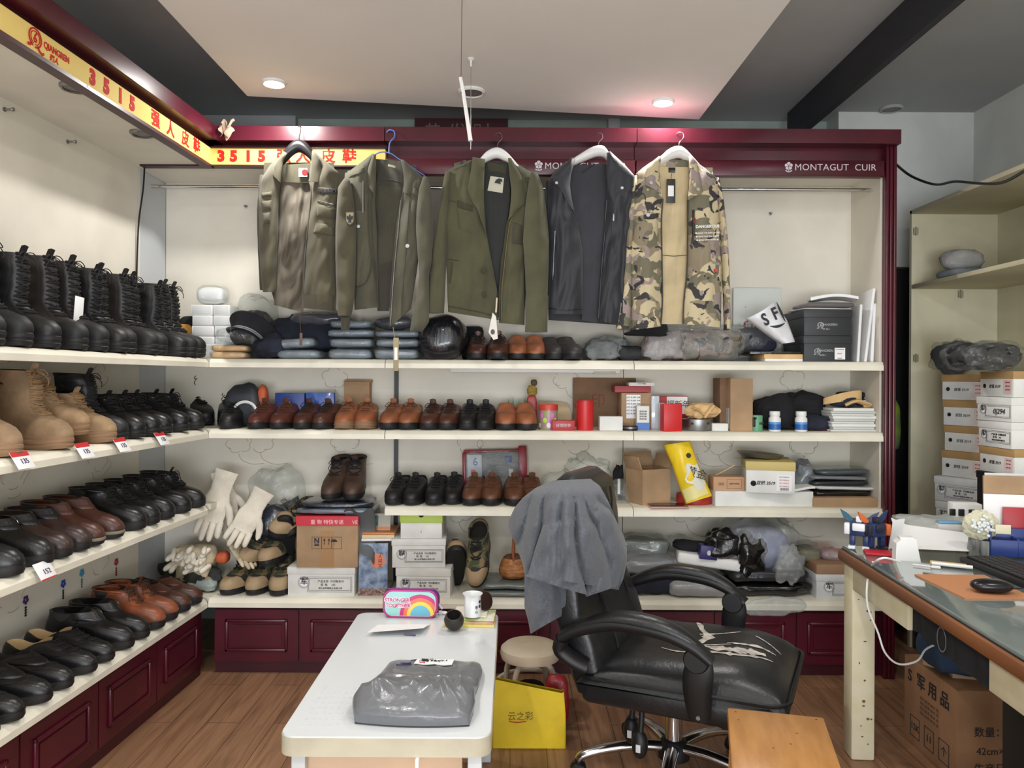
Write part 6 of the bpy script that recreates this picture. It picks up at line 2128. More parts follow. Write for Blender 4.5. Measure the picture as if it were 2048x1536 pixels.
for k, (u0, u1, hh, m, lab) in enumerate([(1634, 1752, .028, M_blackfilm, 'black plastic pack on the cardboard tray'), (1630, 1756, .02, M_boxg, 'crumpled white paper pack second in the pile on the tray'), (1628, 1748, .028, mat('dark film', (40, 42, 46), .3, bump=.7, bscale=30), 'dark film pack third in the pile on the tray'), (1624, 1744, .022, M_greyfilm, 'grey film pack fourth in the pile on the tray'), (1640, 1748, .032, film('slate film', (70, 78, 82), .25), 'slate grey film pack on top of the pile on the tray')]):
    x0, x1 = px(u0, u1, 3.37)
    b = MB(); b.cushion(x1 - x0, .17, hh, .3, .6, .08, 14, 130 + k, 44, 12)
    tag(b.obj('film_pack', m, None, ((x0 + x1) / 2, 3.47, zb), (0, (.02 if k % 2 else -.02), 0), smooth=50), lab, 'film pack', 'film packs on the cardboard tray')
    zb += hh * .92
o = lump('plastic_bag', 'shiny clear bag crumpled between the shoe box and the film packs', 'plastic bag', 1596, 1640, 925, T3 + .05, 3.42, .12, film('light grey film', (120, 126, 130), .2), crumple=.3, cs=20, seed=140)
b = MB(); b.rbox(-.005, .005, -.13, .12, 0, .16, .002); tag(b.obj('cardboard_divider', M_boxg, None, (UX(1748, 3.47), 3.48, T3 + .03), (-.12, 0, 0)), 'grey board standing against the right side panel', 'board')
# ------------------------------------------------------------------ bottom shelf of the back run
M_glove = mat('white cotton', (222, 214, 198), .95, var=.05, vscale=14, bump=.35, bscale=160)
M_glove2 = mat('soiled cotton', (198, 184, 156), .95, var=.12, vscale=14, bump=.35, bscale=160)


def glove(label, loc, rot, m=M_glove, s=1.0, group='white cotton gloves'):
    """flat cotton glove, fingers towards -Y, cuff towards +Y"""
    t = thing('cotton_glove', label, 'glove', loc, group=group, rot=rot)
    b = MB()
    prof = [(-.02, .042, .012), (.01, .045, .014), (.05, .046, .013), (.08, .036, .010), (.11, .036, .008), (.15, .042, .007)]
    rings = []
    for y, hw, th in prof:
        rings.append([Vector((s * hw * cos(a), s * y, s * th * sin(a))) for a in [2 * pi * k / 20 for k in range(20)]])
    b.loft(rings, True, True, True)
    b.obj('palm', m, t, smooth=60)
    for k, (x, L, sp) in enumerate([(-.033, .062, -.12), (-.011, .078, -.03), (.012, .074, .05), (.034, .056, .16)]):
        b = MB()
        pts = [Vector((s * (x + sp * q * L * .8), s * (-.012 - q * L), s * .002 * sin(pi * q))) for q in (0, .2, .4, .6, .8, .93, 1.0)]
        b.tube(pts, [s * r for r in (.0115, .0118, .0115, .011, .010, .008, .003)], 12, ry=[s * r for r in (.009, .009, .009, .0085, .008, .006, .002)])
        b.obj('finger', m, t, smooth=60)
    b = MB()
    pts = [Vector((s * x, s * y, 0)) for x, y in ((.036, .045), (.05, .03), (.062, .008), (.068, -.012), (.069, -.024))]
    b.tube(pts, [s * r for r in (.013, .0135, .0125, .010, .003)], 12, ry=[s * r for r in (.009, .0095, .009, .007, .002)])
    b.obj('thumb', m, t, smooth=60)
    return t


glove('white cotton glove with spread fingers pointing down, in front of the camouflage boots', AY(487, 1052, 3.36), (radians(78), radians(28), radians(4)), s=1.15)
glove('large white glove hanging cuff up over the end of the third left shelf', AY(425, 1030, 3.42), (radians(80), radians(14), radians(-10)), s=1.35)
glove('white glove lying behind the hanging gloves, cuff to the clear bag', AY(452, 1020, 3.50), (radians(70), radians(-10), .2), s=1.2)
glove('creased cream glove cuff below the spread white glove', AY(485, 1112, 3.40), (radians(35), radians(12), radians(60)), M_glove2, s=.95)
t = thing('glove_bundle', 'bundle of rolled cotton gloves with finger ends facing out', 'gloves', (UX(385, 3.4), 3.44, T4 + .10))
b = MB(); b.cushion(.2, .12, .11, .6, .8, .12, 16, 150); b.obj('rolled_body', M_glove2, t)
rnd = random.Random(3)
fb = None
for k in range(30):
    x = -.085 + .17 * rnd.random(); z = .015 + .085 * rnd.random()
    if fb is None:
        b = MB(); b.tube([(0, 0, 0), (0, -.03, -.003), (0, -.05, -.006), (0, -.06, -.008), (0, -.064, -.008)], [.0105, .0115, .0115, .008, .002], 10)
        fb = b.obj('finger_end', M_glove, t, (x, -.035, z), smooth=60)
    else:
        o = fb.copy(); COL.objects.link(o); o.parent = t; o.location = (x, -.03 - .025 * rnd.random(), z); o.rotation_euler = (.3 * rnd.random(), 0, .8 * rnd.random() - .4)
lump('knit_pile', 'pile of soiled knit cuffs under the glove bundle', 'knit cuffs', 345, 420, 1118, T4 + .03, 3.40, .14, M_glove2, crumple=.2, cs=26, seed=151)
lump('dark_garment', 'long dark garment with fur trim lying in the bottom shelf corner', 'garment', 300, 440, 1128, T4, 3.42, .15, mat('dark camo fabric', (44, 46, 46), .95, rgb2=(66, 68, 60), vscale=20, bump=.5), crumple=.25, cs=18, seed=152, rz=-.5)
lump('pale_cloth', 'pale blue grey cloth below the glove bundle', 'cloth', 372, 430, 1160, T4, 3.38, .1, mat('pale blue cloth', (160, 172, 168), .9, bump=.4), crumple=.25, cs=20, seed=153)
lump('plastic_bag', 'big clear plastic bag standing behind the camouflage boots', 'plastic bag', 492, 602, 938, T4 + .27, 3.48, .13, M_clear, crumple=.2, cs=14, seed=154)
lump('dark_bag', 'dark wrapped garment under the big clear bag', 'wrapped garment', 470, 575, 1010, T4 + .22, 3.42, .14, film('ink film', (40, 46, 56), .25), crumple=.2, cs=16, seed=155)
lump('orange_pouch', 'orange and black pouch between the gloves and the boots', 'pouch', 430, 455, 1105, T4 + .12, 3.40, .07, mat('orange nylon b', (190, 88, 50), .6), crumple=.1, seed=156)
# camouflage canvas shoes piled up
R_cap = mat('khaki rubber', (166, 142, 110), .8, var=.06)


def camo_pair():
    r = shoe('camouflage_shoe', .28, .05, .14, CAMO_G, R_black, M_lace_b, soleh=.024, style='boot', toe_rubber=True, bow=False)
    for ch in r.children:
        if ch.name.startswith('toe_cap'):
            ch.data.materials.clear(); ch.data.materials.append(R_cap)
    return r


camo_mk = Maker(camo_pair)
cz = T4
g = 'camouflage canvas shoes piled on the bottom shelf'
for u, z, Y, rot, lab in [(415, .0, 3.40, (0, 0, .5), 'camouflage shoe standing upright at the left of the shoe pile'),
                          (448, .0, 3.345, (0, 0, -.35), 'camouflage shoe with khaki toe second from the left in the bottom row'),
                          (503, .0, 3.345, (0, 0, -.1), 'camouflage shoe with khaki toe in the middle of the bottom row'),
                          (556, .0, 3.335, (0, 0, .12), 'camouflage shoe at the right of the bottom row beside the white box'),
                          (480, .125, 3.37, (0, radians(20), -.25), 'camouflage shoe at the left of the middle row, under the cream glove'),
                          (530, .125, 3.35, (0, radians(-8), -.15), 'camouflage shoe with khaki toe in the middle row'),
                          (570, .33, 3.37, (radians(-55), 0, .25), 'camouflage shoe with black sole facing out in the middle row'),
                          (540, .255, 3.37, (0, radians(25), -.45), 'camouflage shoe with khaki toe on top of the pile'),
                          (585, .25, 3.40, (0, radians(-30), .0), 'camouflage shoe on top of the pile against the cardboard box')]:
    o = camo_mk()
    o.location = (UX(u, Y), Y, cz + z); o.rotation_euler = rot
    tag(o, lab, 'shoe', g)
# white box, carton, clothes and boots
xw = UX(641, 3.33)
sbx = shoe_box('white shoe box with round seal print under the taped cardboard box', xw, 3.46, T4, .29, .2, .125, 0, None, M_boxw, .03, None, lambda t, w, h, y: army_print(t, w, h, y, cx=.01))
t = thing('cardboard_box', 'brown cardboard box with red tape and printed symbols on the white shoe box', 'cardboard box', (UX(655, 3.35), 3.46, T4 + .126), .02)
b = MB(); b.rbox(-.133, .133, -.11, .11, 0, .222, .003); b.obj('carton', M_card, t)
b = MB(); b.box(-.1345, .1345, -.1115, .1115, .182, .2235); rt = b.obj('red_tape', mat('tape pinkish red', (196, 36, 54), .25), t)
letter(rt, '重 物 特快专递      VE', .022, mat('tape white', (236, 200, 204), .4), (.03, -.1122, .197))
b = MB(); b.box(-.028, .03, -.1112, -.11, .0, .16); b.obj('clear_tape', mat('tape brown', (164, 124, 82), .25), t)
for k in range(3):
    rule(t, -.066 + k * .043, -.023 + k * .043, .082, .134, -.1114, w=.0012)
letter(t, 'N', .03, M_ink, (-.045, -.1122, .117), bold=.0008)
b = MB(); b.box(-.056, -.034, -.112, -.1112, .095, .099); b.box(-.054, -.036, -.112, -.1112, .101, .104); b.obj('symbol', M_ink, t)
for dx in (-.012, .008):
    b = MB(); b.prism([(dx - .0015, .1), (dx + .0015, .1), (dx + .0015, .118), (dx + .006, .118), (dx, .128), (dx - .006, .118), (dx - .0015, .118)], -.112, -.1112); b.obj('arrow_symbol', M_ink, t, smooth=0)
b = MB(); b.prism([(.03 + .014 * cos(pi * k / 10), .112 + .012 * sin(pi * k / 10)) for k in range(11)], -.112, -.1112); b.box(.0292, .0308, -.112, -.1112, .096, .114); b.obj('umbrella_symbol', M_ink, t, smooth=0)
zc = T4 + .126 + .225
for k, (u0, u1, h, lab, m, dx) in enumerate([(590, 748, .03, 'lower grey garment in film on the taped cardboard box', M_pack, .0), (596, 742, .03, 'upper dark garment in film under the brown boots', film('ink film', (40, 46, 56), .25), 0)]):
    x0, x1 = px(u0, u1, 3.36)
    b = MB(); b.cushion(x1 - x0, .22, h, .35, .6, .09, 12, 160 + k, 44, 12)
    tag(b.obj('wrapped_garment', m, None, ((x0 + x1) / 2, 3.47, zc), (0, .0, .04), smooth=50), lab, 'wrapped garment')
    zc += h * .95
b = MB(); b.shell(lambda s, q: Vector((.13 * s - .0, .05 * sin(3 * q) - .1, -.24 * q * (.4 + .6 * s) + .012 * sin(9 * s))), 16, 16, .012)
tag(b.obj('grey_cloth', mat('grey shell cloth', (92, 96, 98), .5, bump=.4), None, (UX(690, 3.36), 3.45, zc - .035), smooth=60), 'grey cloth corner hanging down right of the taped cardboard box', 'cloth')
for u, rz, pit, lab in [(655, -.12, .35, 'worn brown ankle boot on the grey garments, left of its pair'), (703, .06, .25, 'worn brown ankle boot on the grey garments, right of its pair')]:
    o = brown_boot(); o.location = (UX(u, 3.36), 3.36, zc + .005); o.rotation_euler = (radians(6), 0, rz); tag(o, lab, 'boot', 'worn brown boots')
# books
t = thing('book', 'thin book with blue snowy night cover standing by the white boxes', 'book', (UX(747, 3.36), 3.37, T4), .05, rot=(-.08, 0, .03))
b = MB(); b.rbox(-.062, .062, 0, .012, 0, .225, .001); b.obj('pages', M_paper, t)
b = MB(); b.box(-.063, .063, -.0015, 0, 0, .226); cv = b.obj('cover', mat('night cover', (52, 74, 112), .4, rgb2=(150, 170, 196), vscale=26), t)
b = MB(); b.xf = Matrix.Translation((.02, -.002, .15)) @ Matrix.Rotation(pi / 2, 4, 'X'); b.lathe([(.001, .0006), (.032, .0006), (.032, 0)], 24, cap1=False); b.obj('orange_disc', mat('disc orange', (226, 130, 96), .5), cv)
for k, ch in enumerate('人间文'):
    letter(cv, ch, .019, M_ink, (.03, -.003, .168 - k * .02))
b = MB(); b.tube(smooth_path([(.05, -.002, .01), (-.0, -.002, .04), (-.03, -.002, .07), (.03, -.002, .09), (.0, -.002, .11)], 14), .004, 6, ry=.0006); b.obj('white_road', M_white, cv)
b = MB(); b.box(-.0632, .0632, -.0018, -.0002, 0, .03); b.obj('dark_town', mat('town dark', (58, 46, 52), .5, rgb2=(170, 130, 110), vscale=90), cv)
zbk = T4 + .236
for k, (h, m, lab) in enumerate([(.012, M_paper, 'white bottom book lying across the night cover book'), (.016, mat('cream pages', (222, 204, 164), .7), 'cream book second of the lying books'), (.01, mat('cover orange', (206, 132, 76), .4), 'orange edged book on top of the lying books')]):
    b = MB(); b.rbox(-.07, .07, -.09, .09, 0, h - .001, .001)
    o = tag(b.obj('book', m, None, (UX(752, 3.37) + .006 * k, 3.47, zbk), (0, 0, .1 - .05 * k)), lab, 'book', 'books lying by the cardboard box')
    zbk += h
t = thing('book', 'small paperback with green landscape cover leaning above the lying books', 'book', (UX(754, 3.42), 3.43, zbk), rot=(-.35, 0, .0))
b = MB(); b.rbox(-.06, .06, 0, .01, 0, .075, .001); b.obj('pages', mat('grey cover b', (176, 172, 160), .5), t)
b = MB(); b.box(-.055, .005, -.001, 0, .02, .065); b.obj('cover_picture', mat('landscape print', (58, 110, 80), .4, rgb2=(60, 110, 150), vscale=30), t)
b = MB(); b.box(-.06, .06, -.001, 0, .004, .016); b.obj('cover_band', mat('cover orange', (206, 132, 76), .4), t)
# white boxes with a green lidded one on top
shoe_box('white shoe box with round seal print at the bottom of the stack by the book', UX(849, 3.33) , 3.46, T4, .235, .22, .125, -.03, None, M_boxw, .034, 'white shoe boxes by the book', lambda t, w, h, y: army_print(t, w, h, y, ch='鞋', cx=-.005, s=.86))
shoe_box('white shoe box with round seal print in the middle of the stack by the book', UX(836, 3.34) , 3.47, T4 + .126, .23, .22, .125, .04, None, M_boxw, .03, 'white shoe boxes by the book', lambda t, w, h, y: army_print(t, w, h, y, ch='鞋', cx=.0, s=.86))


def hole(t, w, h, y):
    b = MB(); b.prism([(.012 * cos(pi + pi * k / 10), h - .008 + .012 * sin(pi + pi * k / 10)) for k in range(11)], y - .0042, y - .003); b.obj('finger_hole', M_blackc, t, smooth=0)
    letter(t, 'J', .012, M_ink, (0, y - .001, h * .28))


shoe_box('white shoe box with lime green lid on top of the stack by the book', UX(843, 3.34), 3.47, T4 + .252, .18, .22, .113, 0, M_lime, M_boxw, .044, None, hole)
# camouflage pair beside basket
o = camo_mk(); o.location = (UX(915, 3.36), 3.36, T4 + .20); o.rotation_euler = (radians(-48), 0, .1); tag(o, 'camouflage shoe with black sole facing out beside the white boxes', 'shoe', 'camouflage pair by the basket')
o = camo_mk(); o.location = (UX(953, 3.36) , 3.35, T4 + .035); o.rotation_euler = (radians(42), 0, -.15); tag(o, 'camouflage shoe with khaki toe leaning by the wicker basket', 'shoe', 'camouflage pair by the basket')
t = thing('wicker_basket', 'small orange wicker basket with tall handle on grey film packs', 'basket', (UX(1030, 3.42), 3.44, T4 + .07))
b = MB()
prof = [(.05, 0), (.064, .012), (.067, .03), (.06, .055), (.05, .078), (.046, .085)]
rings = []
for j in range(26):
    q = j / 25 * (len(prof) - 1)
    k = min(int(q), len(prof) - 2)
    r = prof[k][0] + (prof[k + 1][0] - prof[k][0]) * (q - k); z = prof[k][1] + (prof[k + 1][1] - prof[k][1]) * (q - k)
    rings.append([Vector(((r + .0022 * ((i + j) % 2)) * cos(2 * pi * i / 44), (r + .0022 * ((i + j) % 2)) * sin(2 * pi * i / 44), z)) for i in range(44)])
b.loft(rings, True, True, False)
b.obj('bowl', mat('wicker', (192, 130, 78), .6, rgb2=(140, 88, 50), vscale=34, stretch=(1, 1, 3)), t, smooth=20)
b = MB(); b.cushion(.09, .09, .03, 1, 1, .1, 30, 1, c=(0, 0, .07)); b.obj('contents', mat('basket inside', (96, 62, 40), .9), t)
b = MB(); b.tube(smooth_path([(-.0, -.046, .06), (-.005, -.045, .12), (-.002, -.03, .19), (0, 0, .215), (.002, .03, .19), (0, .045, .12), (0, .046, .06)], 24), .006, 8); b.obj('handle', mat('wicker brown', (140, 84, 52), .6), t)
zz = T4
for k, (u0, u1, h, lab) in enumerate([(965, 1075, .03, 'lower grey film pack under the wicker basket'), (962, 1070, .035, 'upper grey film pack under the wicker basket')]):
    x0, x1 = px(u0, u1, 3.34)
    b = MB(); b.cushion(x1 - x0, .22, h, .3, .55, .08, 14, 170 + k, 44, 12)
    tag(b.obj('film_pack', film('grey green film', (104, 110, 106), .22), None, ((x0 + x1) / 2, 3.45, zz), smooth=50), lab, 'film pack', 'film packs under the basket')
    zz += h
# right of the chair
for k, (u0, u1, vt, base, Y, d, m, lab) in enumerate([
        (1235, 1345, 1075, T4 + .14, 3.44, .14, film('grey green film', (104, 110, 106), .22), 'grey film pack leaning upright behind the chair back'),
        (1240, 1360, 1115, T4 + .09, 3.35, .18, M_greyfilm, 'grey film pack rolled at its edge behind the armrest'),
        (1250, 1370, 1140, T4, 3.36, .2, M_navy, 'dark blue garment under the rolled grey film pack'),
        (1345, 1470, 1160, T4, 3.33, .18, film('silver film', (150, 152, 152), .2), 'crumpled silver film under the far armrest'),
        (1460, 1630, 1168, T4, 3.36, .22, M_blackfilm, 'lowest black film pack in the stack left of the desk'),
        (1465, 1625, 1142, T4 + .062, 3.35, .22, mat('dark film', (40, 42, 46), .3, bump=.7, bscale=30), 'dark film pack second in the stack left of the desk')]):
    lump('film_pack', lab, 'film pack', u0, u1, vt, base, Y, d, m, crumple=.14, cs=14, seed=180 + k, e=.45, ez=.6, nu=48)
lump('plastic_bag', 'clear plastic bag standing behind the black clothes on the bottom shelf', 'plastic bag', 1335, 1400, 1075, T4 + .15, 3.5, .1, M_clear, crumple=.25, cs=18, seed=190)
b = MB(); b.rbox(-.14, .14, -.08, .08, 0, .05, .012, seg=3)
tag(b.obj('white_box', M_white, None, (UX(1420, 3.42), 3.46, T4 + .125), (0, .12, -.12)), 'long rounded white box tilted under the black bags', 'box')
lump('black_clothes', 'black clothes on the left end of the tilted white box', 'clothes', 1352, 1425, 1085, T4 + .185, 3.42, .1, M_blackc, crumple=.22, cs=18, seed=191)
t = thing('purple_box', 'small dark purple box with white crest on the tilted white box', 'box', (UX(1418, 3.37), 3.39, T4 + .165), rot=(0, .1, 0))
b = MB(); b.rbox(-.038, .038, -.025, .025, 0, .06, .002); b.obj('carton', M_purple, t)
b = MB(); b.prism([(.008 * cos(a) * (1 + .2 * (k % 2)), .03 + .01 * sin(a) * (1 + .2 * (k % 2))) for k, a in enumerate([2 * pi * i / 14 for i in range(14)])], -.0262, -.025); b.obj('crest', M_boxg, t)
lump('black_bag', 'shiny black plastic bag draped down over the shelf front', 'plastic bag', 1415, 1490, 1064, T4 + .16, 3.36, .12, M_blackfilm, crumple=.25, cs=14, seed=192, nu=48, nv=24)
lump('black_bag', 'shiny black plastic bag with knotted end right of the purple box', 'plastic bag', 1465, 1532, 1068, T4 + .08, 3.335, .12, M_blackfilm, crumple=.3, cs=14, seed=193, rz=.3, tilt=.25, nu=48, nv=24)
t = lump('bagged_clothes', 'pale blue clothes in a big clear plastic bag on the bottom shelf', 'clothes', 1468, 1590, 1058, T4 + .11, 3.38, .2, mat('pale violet cloth', (136, 142, 176), .9, var=.1, bump=.4), bag=clear_plastic('clear film b', gloss=.3, haze=.16), bagk=1.18, crumple=.12, cs=9, seed=194, nu=48, nv=24)
lump('plastic_bag', 'twisted tail of the big clear bag hanging in front of the black packs', 'plastic bag', 1545, 1606, 1090, T4 + .06, 3.335, .06, clear_plastic('clear film c', gloss=.4, haze=.2), crumple=.3, cs=18, seed=195, tilt=.2)
lump('plastic_bag', 'clear plastic bag slipping over the bottom shelf front edge', 'plastic bag', 1490, 1612, 1195, T4 - .06, 3.295, .02, clear_plastic('clear film c', gloss=.4, haze=.2), crumple=.2, cs=18, seed=196, e=.4)
lump('bagged_clothes', 'clear bag with olive cloth right of the big clear bag', 'clothes', 1600, 1650, 1095, T4 + .13, 3.44, .12, mat('olive cloth', (118, 112, 90), .9, bump=.4), bag=M_clear, crumple=.2, seed=197)
lump('pink_bag', 'pink tinted plastic bag behind the desk corner', 'plastic bag', 1650, 1700, 1100, T4 + .14, 3.42, .1, clear_plastic('pink film', (230, 160, 170), .3, .3), crumple=.2, cs=20, seed=198)
b = MB(); b.rbox(-.09, .09, -.1, .1, 0, .05, .01)
tag(b.obj('paper_stack', mat('brown paper stack', (150, 118, 90), .8), None, (UX(1668, 3.4), 3.46, T4 + .1)), 'stack of brown and white papers behind the desk leg', 'papers')
shoe_box('white box with black round seal behind the desk leg', UX(1697, 3.33) , 3.46, T4, .245, .2, .105, 0, None, M_boxg, .03, None, lambda t, w, h, y: army_print(t, w, h, y, cx=.01, s=.9, ch='军', txt=False))

# ------------------------------------------------------------------ alcove goods on the right


def side_print(t, w, h, y):
    b = MB(); b.xf = Matrix.Translation((-w * .36, y, h * .42)) @ Matrix.Rotation(pi / 2, 4, 'X'); b.lathe([(.001, .001), (.009, .001), (.009, 0)], 14); b.obj('finger_hole', M_blackc, t)
    letter(t, '双钱 3519', .016, M_ink, (-w * .05, y - .001, h * .4), shear=.2)
    b = MB(); b.box(w * .22, w * .46, y - .001, y, h * .1, h * .66); lb = b.obj('sticker', mat('sticker pinkish', (224, 206, 204), .6), t)
    for q in range(3):
        letter(lb, '3519 255', .007, M_signred, (w * .34, y - .0016, h * (.56 - .14 * q)))


M_kl2 = mat('brown carton lid', (174, 140, 92), .7)
g = 'shoe boxes stacked in the alcove'
zb = [0.0]
A0 = .48
lab_l = ['bottom white box of the left column in the alcove', 'second white box from the bottom of the left alcove column', 'third white box from the bottom of the left alcove column',
         'lowest brown lidded shoe box of the left alcove column', 'second brown lidded shoe box of the left alcove column', 'third brown lidded shoe box of the left alcove column', 'top brown lidded shoe box of the left alcove column']
z = A0 + .05
for k, lab in enumerate(lab_l):
    h = .108 if k < 3 else .112
    x = 2.06 + (.0 if k < 3 else .045) + .006 * ((k * 5) % 3)
    rz = radians(-58 if k < 3 else -64) + .03 * ((k * 3) % 3 - 1)
    shoe_box(lab, x, 3.425, z, .2, .29, h, rz, None if k < 3 else M_kl2, M_boxg if k < 3 else M_boxw, .032, g, (lambda t, w, h, y: army_print(t, w, h, y, s=.8, ch='鞋')) if k < 3 else side_print)
    z += h + .001
top_l = z
b = MB(); b.rbox(-.17, .17, -.13, .13, 0, .05, .003); tag(b.obj('storage_box', M_dark, None, (2.12, 3.425, A0)), 'flat dark box under the left alcove column of shoe boxes', 'box')
lab_r = ['dark box at the bottom of the right alcove column', 'brown lidded shoe box above the dark box in the right alcove column', 'white shoe box third from the top of the right alcove column', 'white shoe box with pen marks 0294 in the right alcove column', 'brown lidded shoe box on top of the right alcove column']
z = A0
for k, lab in enumerate(lab_r):
    h = (.43, .102, .105, .096, .102)[k]
    xx, yy = 2.08 + .006 * ((k * 2) % 3), 3.10
    body = M_dark if k == 0 else M_boxw
    lid = M_dark if k == 0 else (M_kl2 if k in (1, 4) else M_boxw)

    def pr2(t, w, h, y, k=k):
        if k == 0:
            return
        if k in (1, 4):
            side_print(t, w, h, y)
        else:
            army_print(t, w, h, y, s=.75, ch='鞋', txt=k != 3)
            if k == 3:
                letter(t, '0|294', .03, M_ink, (.03, y - .002, h * .4), name='handwriting', shear=.2)
    shoe_box(lab, xx, yy, z, .2, .29, h, radians(-88) + .03 * (k % 2), lid, body, .03, g, pr2)
    z += h + .001
lump('bagged_clothes', 'dark clothes in a clear bag on top of the alcove shoe boxes', 'clothes', 1935, 2060, 686, z, 3.0, .2, M_blackc, bag=M_clear, crumple=.2, cs=14, seed=200)
lump('bagged_clothes', 'grey clothes in a clear bag on the left alcove column', 'clothes', 1895, 1960, 682, top_l, 3.34, .16, mat('grey dark cloth', (70, 72, 76), .9, bump=.4), bag=M_clear, crumple=.2, cs=14, seed=201)
t = thing('folded_cloth', 'grey folded fur cloth on the upper alcove shelf', 'cloth', (2.05, 3.5, 1.74))
b = MB(); b.cushion(.2, .16, .05, .5, .7, .1, 14, 202); b.obj('lower_fold', mat('blue grey cloth', (130, 138, 146), .9, bump=.5), t)
b = MB(); b.cushion(.19, .15, .1, .7, .8, .2, 14, 203, c=(-.01, 0, .04)); b.obj('fur_fold', mat('pale grey fur', (168, 168, 166), .95, bump=.8, bscale=90), t)
lump('hanging_bag', 'neon green and blue bag hanging by the dark door', 'bag', 1788, 1806, 805, hz(900, 1797, 3.88), 3.88, .06, mat('neon bag', (150, 176, 60), .5, rgb2=(52, 64, 110), vscale=7), crumple=.15, seed=204)
# ------------------------------------------------------------------ white table and what lies on it
TZ = .48
t = thing('table', 'low white table with rounded corners in the middle of the room', 'table', (-.28, 2.17, 0))
M_tbl = mat('white glass top', (214, 218, 220), .18, spec=.6)
M_tedge = mat('ivory edge', (190, 183, 160), .5, var=.05, vscale=8)


def rrect(x0, x1, y0, y1, r, n=6):
    out = []
    for cx, cy, a0 in ((x1 - r, y1 - r, 0), (x0 + r, y1 - r, pi / 2), (x0 + r, y0 + r, pi), (x1 - r, y0 + r, 1.5 * pi)):
        out += [(cx + r * cos(a0 + pi / 2 * k / n), cy + r * sin(a0 + pi / 2 * k / n)) for k in range(n + 1)]
    return out


b = MB()
for z0, z1, i in ((TZ - .045, TZ - .004, 0),):
    b.prism(rrect(-.238, .238, -.455, .455, .035), z0, z1, 'z')
b.obj('table_edge', M_tedge, t)
b = MB(); b.prism(rrect(-.236, .236, -.453, .453, .034), TZ - .004, TZ, 'z'); b.obj('tabletop', M_tbl, t)
b = MB(); b.box(-.19, .17, -.40, -.38, .02, TZ - .045); b.box(-.19, .17, .38, .40, .02, TZ - .045); b.box(-.19, -.17, -.38, .38, .02, TZ - .045); b.obj('cabinet_panel', mat('beech panel', (206, 176, 146), .6, var=.05, vscale=4), t)
for x in (-.2, .2):
    for y in (-.41, .41):
        b = MB(); b.rbox(x - .016, x + .016, y - .016, y + .016, 0, TZ - .045, .003); b.obj('leg', M_boxg, t)
b = MB(); b.rbox(.07, .078, -.468, -.455, TZ - .075, TZ - .045, .001); b.obj('clear_tape', M_white, t)
b = MB()
for i in range(9):
    for k in range(8):
        b.box(-.2 + i * .0155, -.194 + i * .0155, -.4 + k * .03, -.3945 + k * .03, TZ, TZ + .0004)
dd = b.obj('dot_pattern', mat('pale dots', (196, 208, 216), .3), t, smooth=0)
dd['kind'] = 'stuff'

# courier package
p = AZ(845, 1398, TZ)
t = thing('courier_package', 'grey plastic courier package with white label on the table', 'package', (p.x, p.y + .02, TZ), -.04)
b = MB()
W_, D_, H_ = .295, .385, .05


def pk(s, q, top):
    x, y = (s - .5) * 2, (q - .5) * 2
    k = (1 - abs(x) ** 5) * (1 - abs(y) ** (5 if y > 0 else 3.2))
    k = max(0, k) ** .5
    wx = W_ / 2 * (1 - .10 * y - .05 * (1 - abs(y)))
    X, Y = x * wx * (1 - .12 * max(0, -y - .6) / .4) + .008 * sin(3 * y), y * D_ / 2 + .012 * (x * x) * (1 if y > 0 else 1.2)
    n1 = noise.noise(Vector((X * 16, Y * 16, 2))) + .5 * noise.noise(Vector((X * 40, Y * 28, 5)))
    cr = abs(noise.noise(Vector((X * 22 + Y * 6, Y * 9, 9))))
    tk = .93 + .07 * min(1, k * 2.5)
    X, Y = X * tk, Y * tk
    front = exp(-((y + .45) / .28) ** 2)
    edge = abs(x) ** 4
    z = .004 + H_ * k * (1 - .38 * y) if top else .004 * k
    if top:
        z += k * (.005 * n1 * (.3 + front) + (.004 + .026 * front + .016 * edge) * (.25 - cr) + .004 * front * noise.noise(Vector((X * 60 + Y * 30, Y * 40, 3)))) + .010 * front * k - .012 * exp(-((y + .12 - .12 * x * x) / .05) ** 2) * k * .8
    return Vector((X, Y, max(z, .0)))


b.grid(lambda s, q: pk(s, q, True), 64, 64)
b.grid(lambda s, q: pk(s, q, False) + Vector((0, 0, .0002)), 24, 24)
b.obj('bag', mat('grey courier film', (104, 106, 110), .3, bump=.9, bscale=26, coat=.2), t, smooth=75)
b = MB()
lc = (.012, .115)
b.shell(lambda s, q: Vector((lc[0] + .10 * (s - .5), lc[1] + .066 * (q - .5), pk((lc[0] + .10 * (s - .5)) / W_ + .5, (lc[1] + .066 * (q - .5)) / D_ + .5, True).z + .0042)), 12, 10, -.002, (0, 0, 1))
lb = b.obj('address_label', M_paper, t)
zl = pk(.53, .75, True).z
for k, (x, y, s, w) in enumerate([(-.018, .128, .012, '780-021'), (-.012, .107, .009, '广东省 东莞市'), (.024, .12, .01, '3515'), (-.03, .094, .008, 'RMS')]):
    zz = pk((lc[0] + x) / W_ + .5, y / D_ + .5, True).z
    letter(lb, w, s, M_signred if k == 3 else M_ink, (lc[0] + x, y, zz + .0054), (.1, 0, 0))
b = MB()
for q in range(10):
    x = lc[0] - .036 + q * .0017
    zz = pk(x / W_ + .5, .12 / D_ + .5, True).z
    b.box(x, x + .001, .11, .132, zz + .003, zz + .0052)
b.obj('barcode', M_ink, lb)
b = MB()
for k, pts in enumerate([[(-.075, .09), (-.055, .092), (-.045, .08), (-.06, .075), (-.05, .1)], [(-.055, .135), (-.04, .145), (-.03, .138), (-.045, .13), (-.03, .144)], [(-.085, .08), (-.07, .075), (-.06, .082)]]):
    b.tube(smooth_path([(x, y, pk(x / W_ + .5, y / D_ + .5, True).z + .002) for x, y in pts], 14), .0014, 5)
